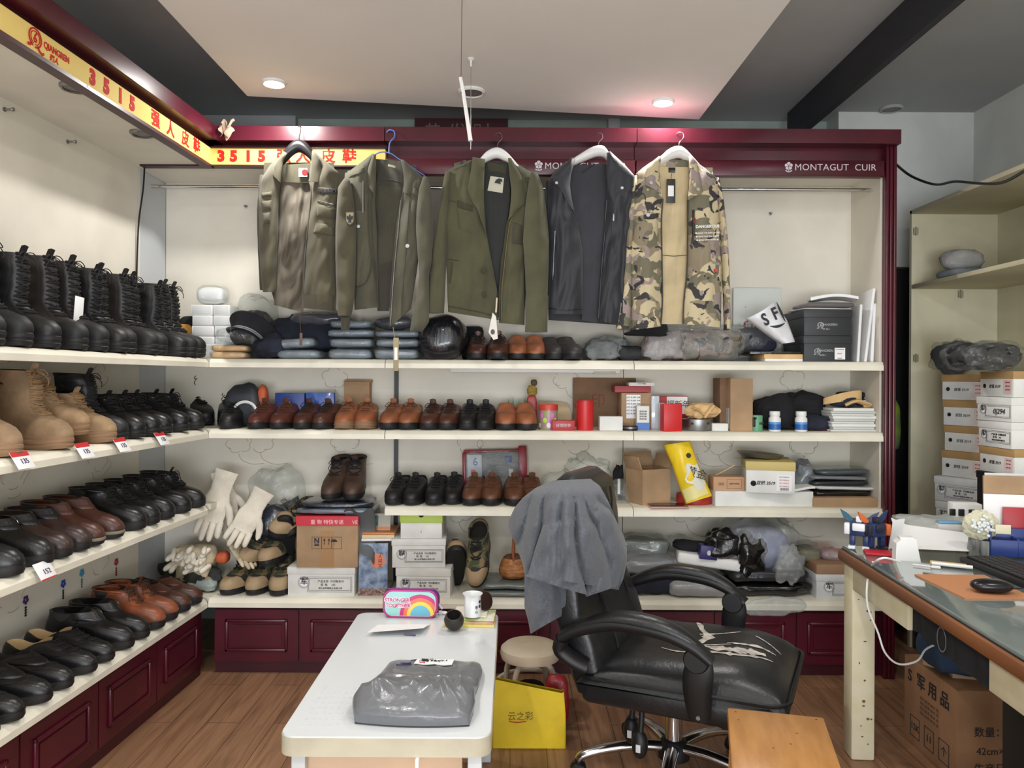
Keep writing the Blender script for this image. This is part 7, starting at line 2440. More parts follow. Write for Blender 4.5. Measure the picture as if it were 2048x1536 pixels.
b.obj('pen_writing', mat('blue pen', (38, 40, 90), .5), t)

# pencil case
p = AZ(820, 1238, TZ)
t = thing('pencil_case', 'purple pencil case with rainbow print and pink lettering on the table', 'pencil case', (p.x, p.y + .035, TZ), .05, rot=(-.08, 0, -.06))
w, h, d = .185, .088, .05
M_pur = mat('purple vinyl', (120, 42, 132), .4)


def stad(hw, hh, r, n=8):
    return rrect(-hw, hw, -hh, hh, r, n)


b = MB()
rings = []
for y, k in ((-d / 2, .94), (-d / 2 + .006, 1), (d / 2 - .006, 1), (d / 2, .94)):
    rings.append([Vector((x * k, y, h / 2 + z * k)) for x, z in stad(w / 2, h / 2, .03)])
b.loft(rings, True, True, True)
b.obj('case_body', M_pur, t, smooth=50)
b = MB(); b.tube([Vector((x * .97, -d / 2 - .0005, h / 2 + z * .97)) for x, z in stad(w / 2, h / 2, .03)], .003, 6, closed=True); b.obj('piping', mat('magenta piping', (190, 50, 130), .4), t)
b = MB(); b.prism([(x * .93, h / 2 + z * .92) for x, z in stad(w / 2, h / 2, .03)], -d / 2 - .0015, -d / 2); pn_ = b.obj('printed_panel', mat('turquoise print', (150, 214, 206), .3, rgb2=(176, 206, 216), vscale=20), t)
for k, (r0, r1, c) in enumerate([(.058, .07, (198, 44, 120)), (.046, .058, (240, 120, 80)), (.034, .046, (244, 214, 90)), (.0, .034, (110, 190, 216))]):
    b = MB()
    A = [(.035 + r1 * cos(a), .006 + r1 * sin(a)) for a in [pi * q / 18 for q in range(19)]]
    Bq = [(.035 + r0 * cos(a), .006 + r0 * sin(a)) for a in [pi * q / 18 for q in range(19)]][::-1]
    poly = [(max(-.083, min(.083, x)), min(.083, z)) for x, z in A + (Bq if r0 > 0 else [])]
    b.face([b.add((x, -d / 2 - .0018 - .0001 * k, z)) for x, z in poly])
    b.obj('rainbow_band', mat('rainbow %d' % k, c, .3), pn_, smooth=0)
for dz, s_ in ((.056, 'STRONGER'), (.038, 'TOGETHER')):
    letter(pn_, s_, .0165, mat('lettering white', (240, 236, 240), .4), (-.044 + (.004 if dz < .05 else 0), -d / 2 - .0022, dz), bold=.0022)
    letter(pn_, s_, .0165, mat('lettering pink', (206, 54, 120), .4), (-.044 + (.004 if dz < .05 else 0), -d / 2 - .0032, dz), bold=.0002)
b = MB(); b.tube([(-.08, -.004, h - .0005), (.08, -.004, h - .0005)], .0025, 6); b.obj('zipper', M_pur, t)
b = MB(); b.tube([(.092, 0, .04), (.1, -.005, .032), (.106, -.006, .026)], .004, 8); b.obj('zip_pull', mat('pale pull', (206, 196, 206), .4), t)
# paper
p = AZ(800, 1262, TZ)
b = MB(); b.shell(lambda s, q: Vector(((s - .5) * .17 + .02 * (q - .5), (q - .5) * .1, .004 + .016 * (1 - q) * s * 1.2 + .01 * (1 - q) * (1 - s))), 12, 8, .0012, (0, 0, 1))
tag(b.obj('paper', M_paper, None, (p.x, p.y, TZ), (0, 0, .08), smooth=60), 'blank white sheet of paper on the table before the pencil case', 'paper')
b = MB(); b.tube([(0, 0, .004), (.035, -.006, .004)], .0035, 8); tag(b.obj('pen', mat('violet pen', (96, 86, 120), .4), None, (p.x + .02, p.y - .042, TZ)), 'short violet pen poking out from under the white paper', 'pen')
# booklets, cup and strainer
p = AZ(940, 1243, TZ)
zz = TZ
for k, (w, d, h, m, lab, dx, dy, rz) in enumerate([(.165, .125, .008, mat('booklet yellow', (226, 206, 120), .5), 'yellow booklet at the bottom of the pile under the white cup', 0, 0, -.02), (.15, .12, .006, mat('booklet print', (206, 196, 120), .5, rgb2=(200, 130, 150), vscale=18), 'colourful booklet second in the pile under the white cup', .005, .008, -.04), (.14, .11, .006, mat('booklet green', (168, 190, 90), .5, rgb2=(230, 226, 210), vscale=24), 'green edged booklet third in the pile under the white cup', .012, .015, -.05), (.11, .1, .006, mat('booklet white', (226, 220, 206), .7), 'white booklet on top of the pile under the white cup', .002, .03, -.06)]):
    b = MB(); b.rbox(-w / 2, w / 2, -d / 2, d / 2, 0, h - .0006, .001)
    tag(b.obj('booklet', m, None, (p.x + dx, p.y + dy, zz), (0, 0, rz)), lab, 'booklet', 'booklets on the table')
    zz += h
q = AZ(945, 1232, zz)
t = thing('porcelain_pitcher', 'white porcelain pitcher with black characters on the booklets', 'cup', (q.x, q.y, zz))
b = MB(); b.lathe([(.02, 0), (.0275, .002), (.0285, .02), (.0275, .05), (.028, .066), (.033, .074), (.031, .074), (.026, .064), (.025, .01), (.001, .006)], 36)
for i in range(len(b.v)):
    v = b.v[i]
    if v.z > .06 and v.y < -.018:
        k = max(0, 1 - abs(v.x) / .012) * (v.z - .06) / .014
        b.v[i] = Vector((v.x, v.y - .007 * k, v.z - .002 * k))
b.obj('pitcher_body', mat('porcelain', (238, 240, 240), .12, coat=.5), t)
for k, (a, zc_, ch) in enumerate([(-1.05, .034, '茶'), (-1.05, .02, '心'), (-.6, .05, '禅'), (-.6, .036, '香')]):
    letter(t, ch, .011, M_ink, (.0288 * cos(a), .0288 * sin(a), zc_), (pi / 2, 0, a + pi / 2))
q = AZ(973, 1225, zz)
t = thing('wooden_disc', 'dark brown round lid leaning behind the white pitcher', 'lid', (q.x, q.y + .02, zz), rot=(radians(70), 0, .7))
b = MB(); b.lathe([(.001, -.003), (.03, -.003), (.033, 0), (.03, .004), (.001, .006)], 28, c=(0, .033, 0)); b.obj('disc', mat('dark wood', (52, 34, 30), .4), t)
q = AZ(908, 1256, TZ + .008)
t = thing('tea_cup', 'dark round clay cup tipped toward the viewer on the yellow booklet', 'cup', (q.x, q.y + .012, TZ + .009), rot=(radians(28), 0, 0))
b = MB(); b.lathe([(.012, 0.002), (.022, .004), (.03, .016), (.032, .03), (.028, .044), (.024, .05), (.022, .05), (.026, .042), (.028, .028), (.02, .01), (.001, .008)], 36); b.obj('cup_body', mat('dark clay', (44, 40, 36), .5), t)
b = MB(); b.lathe([(.0242, .0492), (.0232, .0508), (.0222, .0492)], 36, cap0=False, cap1=False); b.obj('rim', mat('clay rim', (96, 84, 70), .4), t)
lump('tissue', 'small crumpled white tissue beside the pencil case', 'tissue', 878, 896, 1224, TZ, 2.60, .02, M_paper, crumple=.3, cs=60, seed=210)

# ------------------------------------------------------------------ stool and yellow bag
t = thing('round_stool', 'low round stool with beige seat and white tube frame', 'stool', (UX(1064, 2.95), 2.98, 0))
M_pt = mat('ivory paint', (214, 206, 188), .4, var=.05)
b = MB(); b.lathe([(.001, .195), (.095, .195), (.112, .203), (.117, .22), (.114, .24), (.1, .252), (.06, .256), (.001, .256)], 40); b.obj('seat', mat('beige vinyl', (198, 178, 150), .55, rgb2=(214, 200, 178), vscale=8, bump=.1), t)
for k in range(4):
    a = pi / 4 + k * pi / 2 + .2
    ca, sa = cos(a), sin(a)
    b = MB(); b.tube(smooth_path([(.05 * ca, .05 * sa, .19), (.085 * ca, .085 * sa, .185), (.105 * ca, .105 * sa, .15), (.115 * ca, .115 * sa, .08), (.118 * ca, .118 * sa, .035)], 16), .011, 10); lg = b.obj('leg', M_pt, t)
    b = MB(); b.xf = Matrix.Translation((.118 * ca, .118 * sa, .02)) @ Matrix.Rotation(a, 4, 'Z') @ Matrix.Rotation(pi / 2, 4, 'X'); b.lathe([(.001, -.01), (.02, -.01), (.02, .01), (.001, .01)], 16); b.obj('caster', M_boxg, lg)
b = MB(); b.tube([(.128 * cos(2 * pi * k / 40), .128 * sin(2 * pi * k / 40), .105) for k in range(40)], .009, 8, closed=True); b.obj('foot_ring', M_pt, t)
b = MB(); b.cushion(.13, .13, .10, .8, .8, .05, 8, 5, c=(0, 0, .0)); tag(b.obj('black_pouch', M_blackc, None, (UX(1064, 2.95), 3.0, 0)), 'black pouch lying on the floor under the round stool', 'pouch')
t = thing('shopping_bag', 'yellow non-woven shopping bag on the floor before the round stool', 'bag', (UX(1062, 2.66), 2.72, 0), .0)
M_yb = mat('yellow fabric', (222, 190, 32), .7, var=.06, vscale=6, bump=.2, bscale=300)
b = MB()
prof = [(.0, 1.0), (.03, 1.0), (.07, 1.0), (.11, .99), (.125, .95), (.15, .92)]
rings = []
for z, k in prof:
    ring = []
    for x, y in rrect(-.128, .128, -.055, .055, .008, 3):
        pinch = max(0, (z - .105) / .045)
        zz = z + (pinch * .028 * (abs(x) / .128) ** 1.5 * (1.0 if x > 0 else 3.0)) - pinch * .03 * (1 - abs(x) / .128)
        ring.append(Vector((x * (1 - .04 * pinch) - (.01 * pinch if x < 0 else 0), y * (1 - .75 * pinch) + .006 * sin(20 * x) * pinch, zz)))
    rings.append(ring)
b.loft(rings, True, True, False)
b.obj('bag_body', M_yb, t, smooth=30)
letter(t, '云之彩', .03, mat('bag print', (120, 96, 30), .7), (-.03, -.0525, .108), (pi / 2 - .1, 0, 0))
b = MB(); b.tube(smooth_path([(-.07, -.057, .095), (-.045, -.057, .09), (-.01, -.057, .094)], 8), .0015, 5); b.obj('bag_print', mat('bag print red', (176, 60, 40), .7), t)
b = MB(); b.cushion(.09, .05, .19, .5, .6, .08, 14, 6); tag(b.obj('red_bag', mat('dark red plastic', (142, 26, 36), .4, bump=.4), None, (UX(1118, 2.8), 2.84, 0)), 'dark red bag behind the yellow shopping bag', 'bag')

# ------------------------------------------------------------------ office chair
CX, CY, CR = .525, 2.47, radians(-25)
t = thing('office_chair', 'black leather office chair with cracked seat beside the desk', 'office chair', (CX, CY, 0), CR)
M_cl = mat('worn black leather', (26, 27, 29), .36, var=.12, vscale=9, bump=.2, bscale=90, spec=.5)
M_pp = mat('matte black plastic', (19, 19, 21), .5)
# seat, chair faces +x
b = MB()


def seat_pt(s, q):
    x, y = (s - .5) * 2, (q - .5) * 2
    k = max(0, (1 - abs(x) ** 4) * (1 - abs(y) ** 4)) ** .5
    n = noise.noise(Vector((x * 3, y * 3, 1))) * .006
    z = .37 + .10 * k + .018 * k * x * (1 if x < .6 else 1) - .02 * k * max(0, x - .6) + n * k - .016 * k * exp(-(y / .8) ** 2)
    return Vector((.07 + x * .30, y * .27 * (1 - .05 * x), z))


b.grid(seat_pt, 44, 40)
b.grid(lambda s, q: Vector((seat_pt(s, q).x, seat_pt(s, q).y, .365)), 12, 12)
st = b.obj('seat', M_cl, t, smooth=75)
b = MB(); b.tube([Vector((.07 + .302 * cx, .272 * cy * (1 - .05 * cx), .39)) for cx, cy in [(x / .30, y / .27) for x, y in rrect(-.30, .30, -.27, .27, .06, 6)]], .006, 6, closed=True); b.obj('seat_seam', M_pp, st)
b = MB(); b.rbox(-.23, .35, -.268, .268, .30, .385, .03, seg=3); b.obj('seat_base', M_cl, t, smooth=60)
# cracks with light backing
M_crk = mat('worn backing fabric', (178, 172, 164), .9, var=.15, vscale=40)
for kk, pts in enumerate([[(.44, .86, .014), (.47, .78, .018), (.50, .68, .026), (.55, .58, .04), (.53, .48, .022), (.54, .4, .012)], [(.42, .38, .022), (.55, .42, .015), (.68, .48, .006)], [(.50, .60, .006), (.62, .66, .008), (.7, .70, .003)],
                          [(.55, .40, .012), (.66, .38, .05), (.76, .40, .06), (.86, .42, .02)], [(.58, .30, .008), (.7, .30, .03), (.82, .34, .02), (.9, .36, .006)], [(.66, .5, .006), (.78, .52, .02), (.9, .5, .006)], [(.78, .68, .004), (.86, .62, .008), (.92, .56, .003)], [(.36, .3, .004), (.45, .26, .01), (.55, .27, .003)]]):
    b = MB()
    sp_ = smooth_path(pts, 22)
    rows = []
    for i, p in enumerate(sp_):
        tn = (sp_[min(i + 1, 21)] - sp_[max(i - 1, 0)]); tn.z = 0; tn.normalize()
        jt = .4 + .9 * abs(noise.noise(Vector((i * .9, kk * 3.1, 0)))) * 1.6
        rows.append([seat_pt(p.x - tn.y * e * p.z * jt, p.y + tn.x * e * p.z * jt) + Vector((0, 0, .0016)) for e in (-1, -.4, .4, 1)])
    b.loft(rows, closed=False)
    b.obj('leather_crack', M_crk, st, smooth=60)
# back
b = MB()


def back_pt(q, a):
    """q along the height, a around the section"""
    z = .33 + .64 * q
    xm = -.19 - .13 * q - .03 * sin(pi * q)
    hw = .265 * (1 - .10 * q ** 3) * (min(1, (1.02 - q) / .10) ** .4 if q > .92 else 1)
    th = .065 * (1 - .3 * q) * (min(1, (1.02 - q) / .08) ** .5 if q > .94 else 1)
    e = .45
    cx, sy = cos(a), sin(a)
    x = (abs(cx) ** e) * (1 if cx > 0 else -1) * th * (1 + .25 * exp(-((q - .25) / .15) ** 2) + .2 * exp(-((q - .85) / .12) ** 2))
    y = (abs(sy) ** e) * (1 if sy > 0 else -1) * hw
    n = .006 * noise.noise(Vector((y * 14, z * 14, x * 9)))
    return Vector((xm + x + n, y, z + n))


b.loft([[back_pt(j / 29, 2 * pi * i / 40) for i in range(40)] for j in range(30)], True, True, True)
b.obj('backrest', M_cl, t, smooth=60)
b = MB()
for yy in (-.12, .12):
    b.tube([back_pt(q, (0.0 if True else 0)) + Vector((.004, yy, 0)) for q in [.05 + .85 * k / 12 for k in range(13)]], .004, 6)
b.obj('back_seam', M_pp, t)
# arms
for sy in (-1, 1):
    y = sy * .305
    b = MB()
    pth = smooth_path([(-.27, y, .505), (-.22, y, .535), (-.1, y + sy * .008, .575), (.03, y + sy * .012, .573), (.12, y + sy * .01, .545), (.175, y + sy * .006, .505)], 26)
    b.tube(pth, [.028 + .008 * sin(pi * k / 25) for k in range(26)], 14, ry=[.015 + .008 * sin(pi * k / 25) for k in range(26)], up=(0, 0, 1))
    am = b.obj('armrest', M_pp, t, smooth=60)
    b = MB()
    b.tube([Vector((p.x, p.y, p.z + .012)) for p in pth[5:22]], [.024 + .012 * sin(pi * k / 16) for k in range(17)], 12, ry=[.01 + .014 * sin(pi * k / 16) for k in range(17)], up=(0, 0, 1))
    b.obj('arm_pad', M_cl, am, smooth=60)
    b = MB(); b.tube(smooth_path([(-.265, y, .505), (-.275, y * .98, .47), (-.24, y * .95, .44), (-.2, y * .9, .42)], 12), .03, 10, ry=.022); b.obj('arm_bracket', M_pp, am, smooth=60)
    b = MB()
    b.tube(smooth_path([(.135, y, .52), (.14, y + sy * .004, .48), (.135, y + sy * .002, .42), (.14, y - sy * .01, .33)], 16), .013, 12, ry=[.03 + .012 * sin(pi * k / 15) for k in range(16)], up=(1, 0, 0))
    b.obj('arm_support', M_pp, am, smooth=60)
    b = MB(); b.xf = Matrix.Translation((.135, y, .505)) @ Matrix.Rotation(pi / 2, 4, 'X'); b.lathe([(.001, -.024), (.032, -.024), (.036, -.018), (.036, .018), (.032, .024), (.001, .024)], 24); b.obj('pivot_cap', M_pp, am)
    b = MB(); b.xf = Matrix.Translation((.14, y + sy * .008, .345)) @ Matrix.Rotation(pi / 2, 4, 'X'); b.lathe([(.001, -.004), (.006, -.004), (.006, .004), (.001, .004)], 12); b.obj('bolt', M_steel, am)
# lumbar lever, mechanism, column, base
b = MB(); b.rbox(-.12, .14, -.1, .1, .29, .318, .01); b.obj('tilt_plate', M_pp, t)
b = MB(); b.lathe([(.028, .09), (.028, .29)], 24); b.obj('gas_column', M_chrome, t)
b = MB(); b.lathe([(.05, .07), (.052, .1), (.04, .125), (.03, .13)], 24); b.obj('hub', M_pp, t)
for k in range(5):
    a = radians(205 + 72 * k)
    ca, sa = cos(a), sin(a)
    b = MB(); b.tube(smooth_path([(.03 * ca, .03 * sa, .105), (.12 * ca, .12 * sa, .108), (.22 * ca, .22 * sa, .095), (.29 * ca, .29 * sa, .075), (.305 * ca, .305 * sa, .06)], 14), [.024 - .008 * q / 13 for q in range(14)], 12, ry=[.017 - .004 * q / 13 for q in range(14)], up=(0, 0, 1)); lg = b.obj('leg', M_chrome, t, smooth=60)
    b = MB(); b.tube([(.305 * ca, .305 * sa, .065), (.305 * ca, .305 * sa, .03)], .012, 8)
    for off in (-.014, .014):
        b.xf = Matrix.Translation((.305 * ca - sa * off, .305 * sa + ca * off, .026)) @ Matrix.Rotation(a, 4, 'Z') @ Matrix.Rotation(pi / 2, 4, 'X')
        b.lathe([(.001, -.009), (.024, -.009), (.026, -.005), (.026, .005), (.024, .009), (.001, .009)], 20)
    cs = b.obj('caster', M_pp, lg)
    b = MB(); b.xf = Matrix.Translation((.305 * ca - sa * (-.0245 if True else 0), .305 * sa + ca * (-.0245), .026)) @ Matrix.Rotation(a, 4, 'Z') @ Matrix.Rotation(pi / 2, 4, 'X'); b.lathe([(.016, -.001), (.016, .001), (.012, .001), (.012, -.001)], 18, cap0=False, cap1=False); b.obj('caster_ring', M_boxg, cs)
for k, (x, y) in enumerate(((-.10, -.12), (-.05, -.20))):
    b = MB(); b.tube([(x, y, .31), (x, y - .005, .26), (x - .002, y - .008, .225)], .009, 10); lv = b.obj('lever', M_pp, t)
    b = MB(); b.cushion(.05, .045, .085, 1, 1, 0, c=(x - .004, y - .008, .145)); b.obj('lever_knob', M_pp, lv, smooth=60)
    b = MB(); b.rbox(x - .01, x + .004, y - .032, y - .028, .172, .195, .001); b.obj('lever_mark', M_boxg, lv)
b = MB(); b.rbox(.16, .30, -.16, .16, .25, .315, .02); b.obj('footrest', M_pp, t)

# ------------------------------------------------------------------ coat over the chair back
t = thing('coat', 'grey wool coat thrown over the back of the office chair', 'coat', AY(1130, 1180, 2.36))
M_wool = mat('grey wool', (88, 91, 98), .95, var=.06, vscale=160, bump=.25, bscale=320, sheen=.15)


class Drape(Panel):
    def depth(self, u, v):
        y = Panel.depth(self, u, v)
        k = self.seed
        ph = 17 * atan2(u - 1118, v - 860) + 1.3 * noise.noise(Vector((u / 60, v / 80, k)))
        amp = self.fold2 * min(1, max(0, (v - 970) / 80))
        d = 1 - (1 - abs(sin(ph))) ** 1.6
        return y + .24 * ((u - 1135) / 115) ** 2 * self.wrap - amp * d + .003 * noise.noise(Vector((u / 14, v / 20, k)))


def drape(name, Lp, Rp, Y0, seed, top, bot, wrap=1.0, fold2=.06, bulge=.05, tuck=.12, nu=60, nv=60, th=.008):
    d = Drape(Lp, Rp, Y0, bulge, .012, seed, tuck, top, bot)
    d.wrap, d.fold2 = wrap, fold2
    b = MB()
    b.shell(lambda s, q: d.P(s, q), nu, nv, th)
    return b.obj(name, M_wool, t, world=True, smooth=80)


drape('main_drape', [(1104, 962), (1072, 976), (1046, 996), (1030, 1015), (1018, 1040), (1016, 1056), (1030, 1085), (1046, 1130), (1049, 1150)], [(1182, 959), (1200, 972), (1218, 1005), (1232, 1040), (1248, 1072), (1254, 1098), (1253, 1130), (1246, 1160), (1238, 1176)], 2.30, 1, (962, 958), (1150, 1180), bulge=.06)
drape('lower_tail', [(1049, 1120), (1049, 1215), (1056, 1240), (1061, 1268)], [(1132, 1120), (1133, 1180), (1131, 1227), (1128, 1230)], 2.36, 2, (1120, 1120), (1268, 1230), wrap=.3, fold2=.02, bulge=.03, tuck=.0, nu=36, nv=36)
drape('side_flap', [(1090, 1040), (1070, 1100), (1056, 1150), (1050, 1152)], [(1126, 1020), (1140, 1060), (1160, 1130), (1174, 1190)], 2.245, 3, (1040, 1022), (1152, 1190), wrap=.2, fold2=.012, bulge=.035, tuck=.06, nu=40, nv=44)
drape('back_flap', [(1172, 1000), (1176, 1080), (1174, 1150), (1172, 1190)], [(1215, 1010), (1240, 1060), (1250, 1100), (1236, 1172)], 2.29, 4, (985, 1010), (1194, 1172), wrap=.6, fold2=.03, bulge=.03, tuck=.06, nu=40, nv=44)

# ------------------------------------------------------------------ wooden stool in front
t = thing('wooden_stool', 'orange brown wooden stool with worn varnished top in the foreground', 'stool', (.62, 1.76, 0), radians(-14))
M_ws = mat('varnished wood', (178, 128, 72), .35, rgb2=(162, 112, 60), vscale=7, stretch=(6, 1, 1), bump=.08)
b = MB(); b.rbox(-.115, .115, -.17, .17, .425, .45, .006); sp_ = b.obj('seat', M_ws, t)
for x in (-.09, .09):
    for y in (-.14, .14):
        b = MB(); b.tube([(x, y, .425), (x * 1.15, y * 1.15, 0)], .018, 4); b.obj('leg', M_ws, t, smooth=0)
for y in (-.14, .14):
    b = MB(); b.rbox(-.09, .09, y - .01, y + .01, .36, .42, .002); b.obj('apron', M_ws, t)
for k, (x, y) in enumerate(((-.095, .145), (-.09, .10), (.095, .15), (.02, .0), (.04, .06), (-.02, -.03))):
    b = MB(); b.cushion(.006, .004, .0012, 1, 1, c=(x, y, .4497), nu=8, nv=5); b.obj('dent', mat('dent brown', (84, 52, 28), .8), sp_)
# ------------------------------------------------------------------ desk
DZ = .705
DR = -.072
t = thing('desk', 'old cream painted desk with glass covered wooden top on the right', 'desk', (1.143, 2.683, 0), DR)
M_dc = mat('stained cream paint', (206, 196, 160), .6, rgb2=(214, 206, 178), vscale=14)
M_dw = mat('orange wood edge', (134, 84, 48), .45, rgb2=(106, 66, 40), vscale=10, stretch=(1, .15, 1))
M_glass = mat('grey green glass top', (112, 122, 120), .08, spec=.8, coat=.5)
b = MB(); b.rbox(-.005, .78, -1.75, .005, DZ - .05, DZ - .012, .008); b.obj('wooden_top', M_dw, t)
b = MB(); b.rbox(.008, .775, -1.74, -.004, DZ - .012, DZ, .004); b.obj('glass_top', M_glass, t)
b = MB(); b.rbox(.006, .77, -1.742, -.0, DZ - .014, DZ - .009, .001); b.obj('glass_edge', M_black, t)
for x in (.012, .69):
    for y in (-.09, -1.70):
        b = MB(); b.rbox(x, x + .078, y, y + .08, 0, DZ - .05, .008); lg = b.obj('leg', M_dc, t)
        if y > -1 and x < .1:
            rnd = random.Random(4)
            for k in range(14):
                b = MB(); b.cushion(.004 + .008 * rnd.random(), .002, .004 + .008 * rnd.random(), 1, 1, nu=8, nv=5, c=(x + .01 + .055 * rnd.random(), y - .0003, .03 + .55 * rnd.random())); b.obj('stain', mat('stain brown', (110, 84, 56), .8), lg)
for y0, y1 in ((-.51, -.09), (-1.72, -.93)):
    b = MB(); b.rbox(.014, .034, y0, y1, DZ - .13, DZ - .05, .002); b.obj('apron', M_dc, t)
b = MB(); b.box(.09, .69, -.05, -.03, DZ - .13, DZ - .05); b.obj('apron', M_dc, t)
b = MB(); b.shell(lambda s, q: Vector((.03 + .006 * sin(30 * s), -.95 + .46 * s, DZ - .05 - .085 * q - .006 * q * sin(5 * s))), 24, 8, .008, (1, 0, 0)); cu = b.obj('black_curtain', M_blackc, t)
b = MB(); b.xf = Matrix.Translation((.022, -.69, DZ - .095)) @ Matrix.Rotation(-pi / 2, 4, 'Y'); b.lathe([(.022, 0), (.0235, .001), (.025, 0)], 24, cap0=False, cap1=False, sx=1.3); b.obj('pale_emblem', mat('faded grey', (110, 110, 112), .8), cu)


def dz(u, v, z=DZ):
    return AZ(u, v, z)


M_toyb = mat('toy navy', (34, 52, 96), .35); M_toyw = mat('toy white', (226, 228, 232), .35); M_toyo = mat('toy orange', (214, 110, 60), .4)


def robot(label, u, v, cols, rz):
    p = dz(u, v)
    t = thing('toy_robot', label, 'toy', (p.x, p.y, DZ), rz, 'toy robots on the desk')
    A, B, Cc = cols
    for nm, x0, x1, y0, y1, z0, z1, m in (('foot', -.034, -.01, -.02, .016, 0, .012, B), ('foot', .01, .034, -.02, .016, 0, .012, B), ('leg', -.03, -.012, -.01, .01, .012, .05, A), ('leg', .012, .03, -.01, .01, .012, .05, A), ('torso', -.026, .026, -.018, .016, .046, .092, A), ('chest_plate', -.02, .02, -.026, -.016, .064, .09, B), ('head', -.01, .01, -.012, .01, .092, .112, B), ('arm', -.046, -.028, -.02, .006, .05, .088, B), ('arm', .028, .046, -.02, .006, .05, .088, Cc)):
        b = MB(); b.rbox(x0, x1, y0, y1, z0, z1, .004); b.obj(nm, m, t)
    for s in (-1, 1):
        b = MB(); b.prism([(s * .02, .08), (s * .05, .1), (s * .062, .13), (s * .04, .118), (s * .02, .1)], .012, .018); b.obj('wing', Cc if s < 0 else A, t)
    return t


robot('white and navy toy robot at the desk corner', 1718, 1098, (M_toyb, M_toyw, mat('toy teal', (36, 86, 112), .35)), -.5)
robot('navy toy robot with orange detail right of the white one', 1752, 1100, (M_toyb, mat('toy dark', (38, 40, 56), .3), M_toyo), .3)
p = dz(1762, 1108)
b = MB(); b.rbox(-.05, .05, -.035, .035, 0, .008, .002); tag(b.obj('red_wallet', mat('wallet red', (186, 30, 44), .5), None, (p.x, p.y, DZ), (0, 0, -.35)), 'flat red booklet on the desk before the toy robots', 'booklet')
p = dz(1818, 1122)
t = thing('card_holder', 'white plastic desk stand with cable at its side', 'desk stand', (p.x, p.y + .02, DZ), -.2)
b = MB(); b.prism([(-.036, 0), (.038, 0), (.024, .072), (-.016, .07), (-.034, .055)], -.022, .022); b.obj('stand_body', M_white, t, smooth=0)
b = MB(); b.rbox(-.022, .02, -.018, .018, .066, .074, .002); b.obj('stand_top', M_white, t)
p = dz(1880, 1095)
b = MB(); b.shell(lambda s, q: Vector(((s - .5) * .27, (q - .5) * .17, .008 + .055 * q * q * (1 - .5 * s) + .03 * max(0, .2 - s) * 3 * q)), 22, 14, .0015, (0, 0, 1)); tag(b.obj('paper', M_paper, None, (p.x, p.y, DZ), (0, 0, -.2), smooth=60), 'large curled white paper on the desk behind the stand', 'paper')
p = dz(1792, 1098)
b = MB(); b.shell(lambda s, q: Vector((.05 * (s - .5) + .01 * q, .02 * s, .1 * q)), 8, 8, .003); tag(b.obj('white_envelope', M_paper, None, (p.x, p.y, DZ), (.1, 0, 0)), 'white envelope standing right of the toy robots', 'envelope')
p = dz(1895, 1074)
b = MB(); b.cushion(.34, .18, .075, .8, .8, .25, 13, 220, 52, 20); tag(b.obj('plastic_bag', clear_plastic('cream film', (240, 238, 222), .3, .45), None, (p.x, p.y + .02, DZ), (0, 0, -.25), smooth=55), 'crumpled cream plastic bag at the back of the desk', 'plastic bag')
t = thing('tissue_pack', 'tissue packet with blue top peeking out of the cream plastic bag', 'tissues', (p.x - .02, p.y - .06, DZ + .02), -.15)
b = MB(); b.rbox(-.05, .05, -.02, .02, 0, .042, .006); b.obj('packet', M_boxw, t)
b = MB(); b.rbox(-.048, .03, -.019, .019, .0415, .05, .004); b.obj('blue_top', mat('sky blue film', (120, 176, 216), .3), t)
# crystal ornament
p = dz(1960, 1108)
t = thing('crystal_ornament', 'round shaggy ornament full of clear crystals on a dark grey stand', 'ornament', (p.x, p.y, DZ), -.3)
b = MB(); b.prism([(-.035, 0), (.04, 0), (.034, .045), (-.03, .05)], -.02, .02); b.obj('stand', mat('weathered dark wood', (60, 62, 62), .8, rgb2=(140, 140, 136), vscale=60, stretch=(1, 1, .2)), t)
b = MB(); b.cushion(.11, .05, .10, 1, 1, .12, 60, 221, 60, 30, c=(0, 0, .045)); b.obj('shaggy_rim', mat('cream fur', (206, 202, 176), .9, bump=.8, bscale=120), t, smooth=20)
rnd = random.Random(8)
c0 = None
for k in range(34):
    a, r = rnd.random() * 6.28, .036 * sqrt(rnd.random())
    loc = (r * cos(a), -.026 - .006 * rnd.random(), .096 + r * sin(a))
    if c0 is None:
        b = MB(); b.cushion(.012, .012, .012, 1, 1, nu=8, nv=5, c=(0, 0, -.006)); c0 = b.obj('crystal', mat('crystal', (232, 236, 236), .05, spec=.9, coat=.8), t, loc, smooth=0)
    else:
        o = c0.copy(); COL.objects.link(o); o.parent = t; o.location = loc
# keyboard
p0, p1 = dz(1920, 1124), dz(2048, 1176)
t = thing('keyboard', 'black keyboard at the right edge of the desk', 'keyboard', (p0.x + .0, p0.y, DZ), atan2(p1.y - p0.y, p1.x - p0.x))
b = MB(); b.rbox(0, .43, -.004, .14, 0, .018, .006); b.obj('case', M_black, t)
k0 = None
for r in range(5):
    for c in range(20):
        loc = (.012 + c * .0205, .012 + r * .0235, .018)
        if k0 is None:
            b = MB(); b.rbox(0, .0175, 0, .0195, 0, .006, .002); k0 = b.obj('key', mat('key black', (36, 36, 38), .5), t, loc)
        else:
            o = k0.copy(); COL.objects.link(o); o.parent = t; o.location = loc
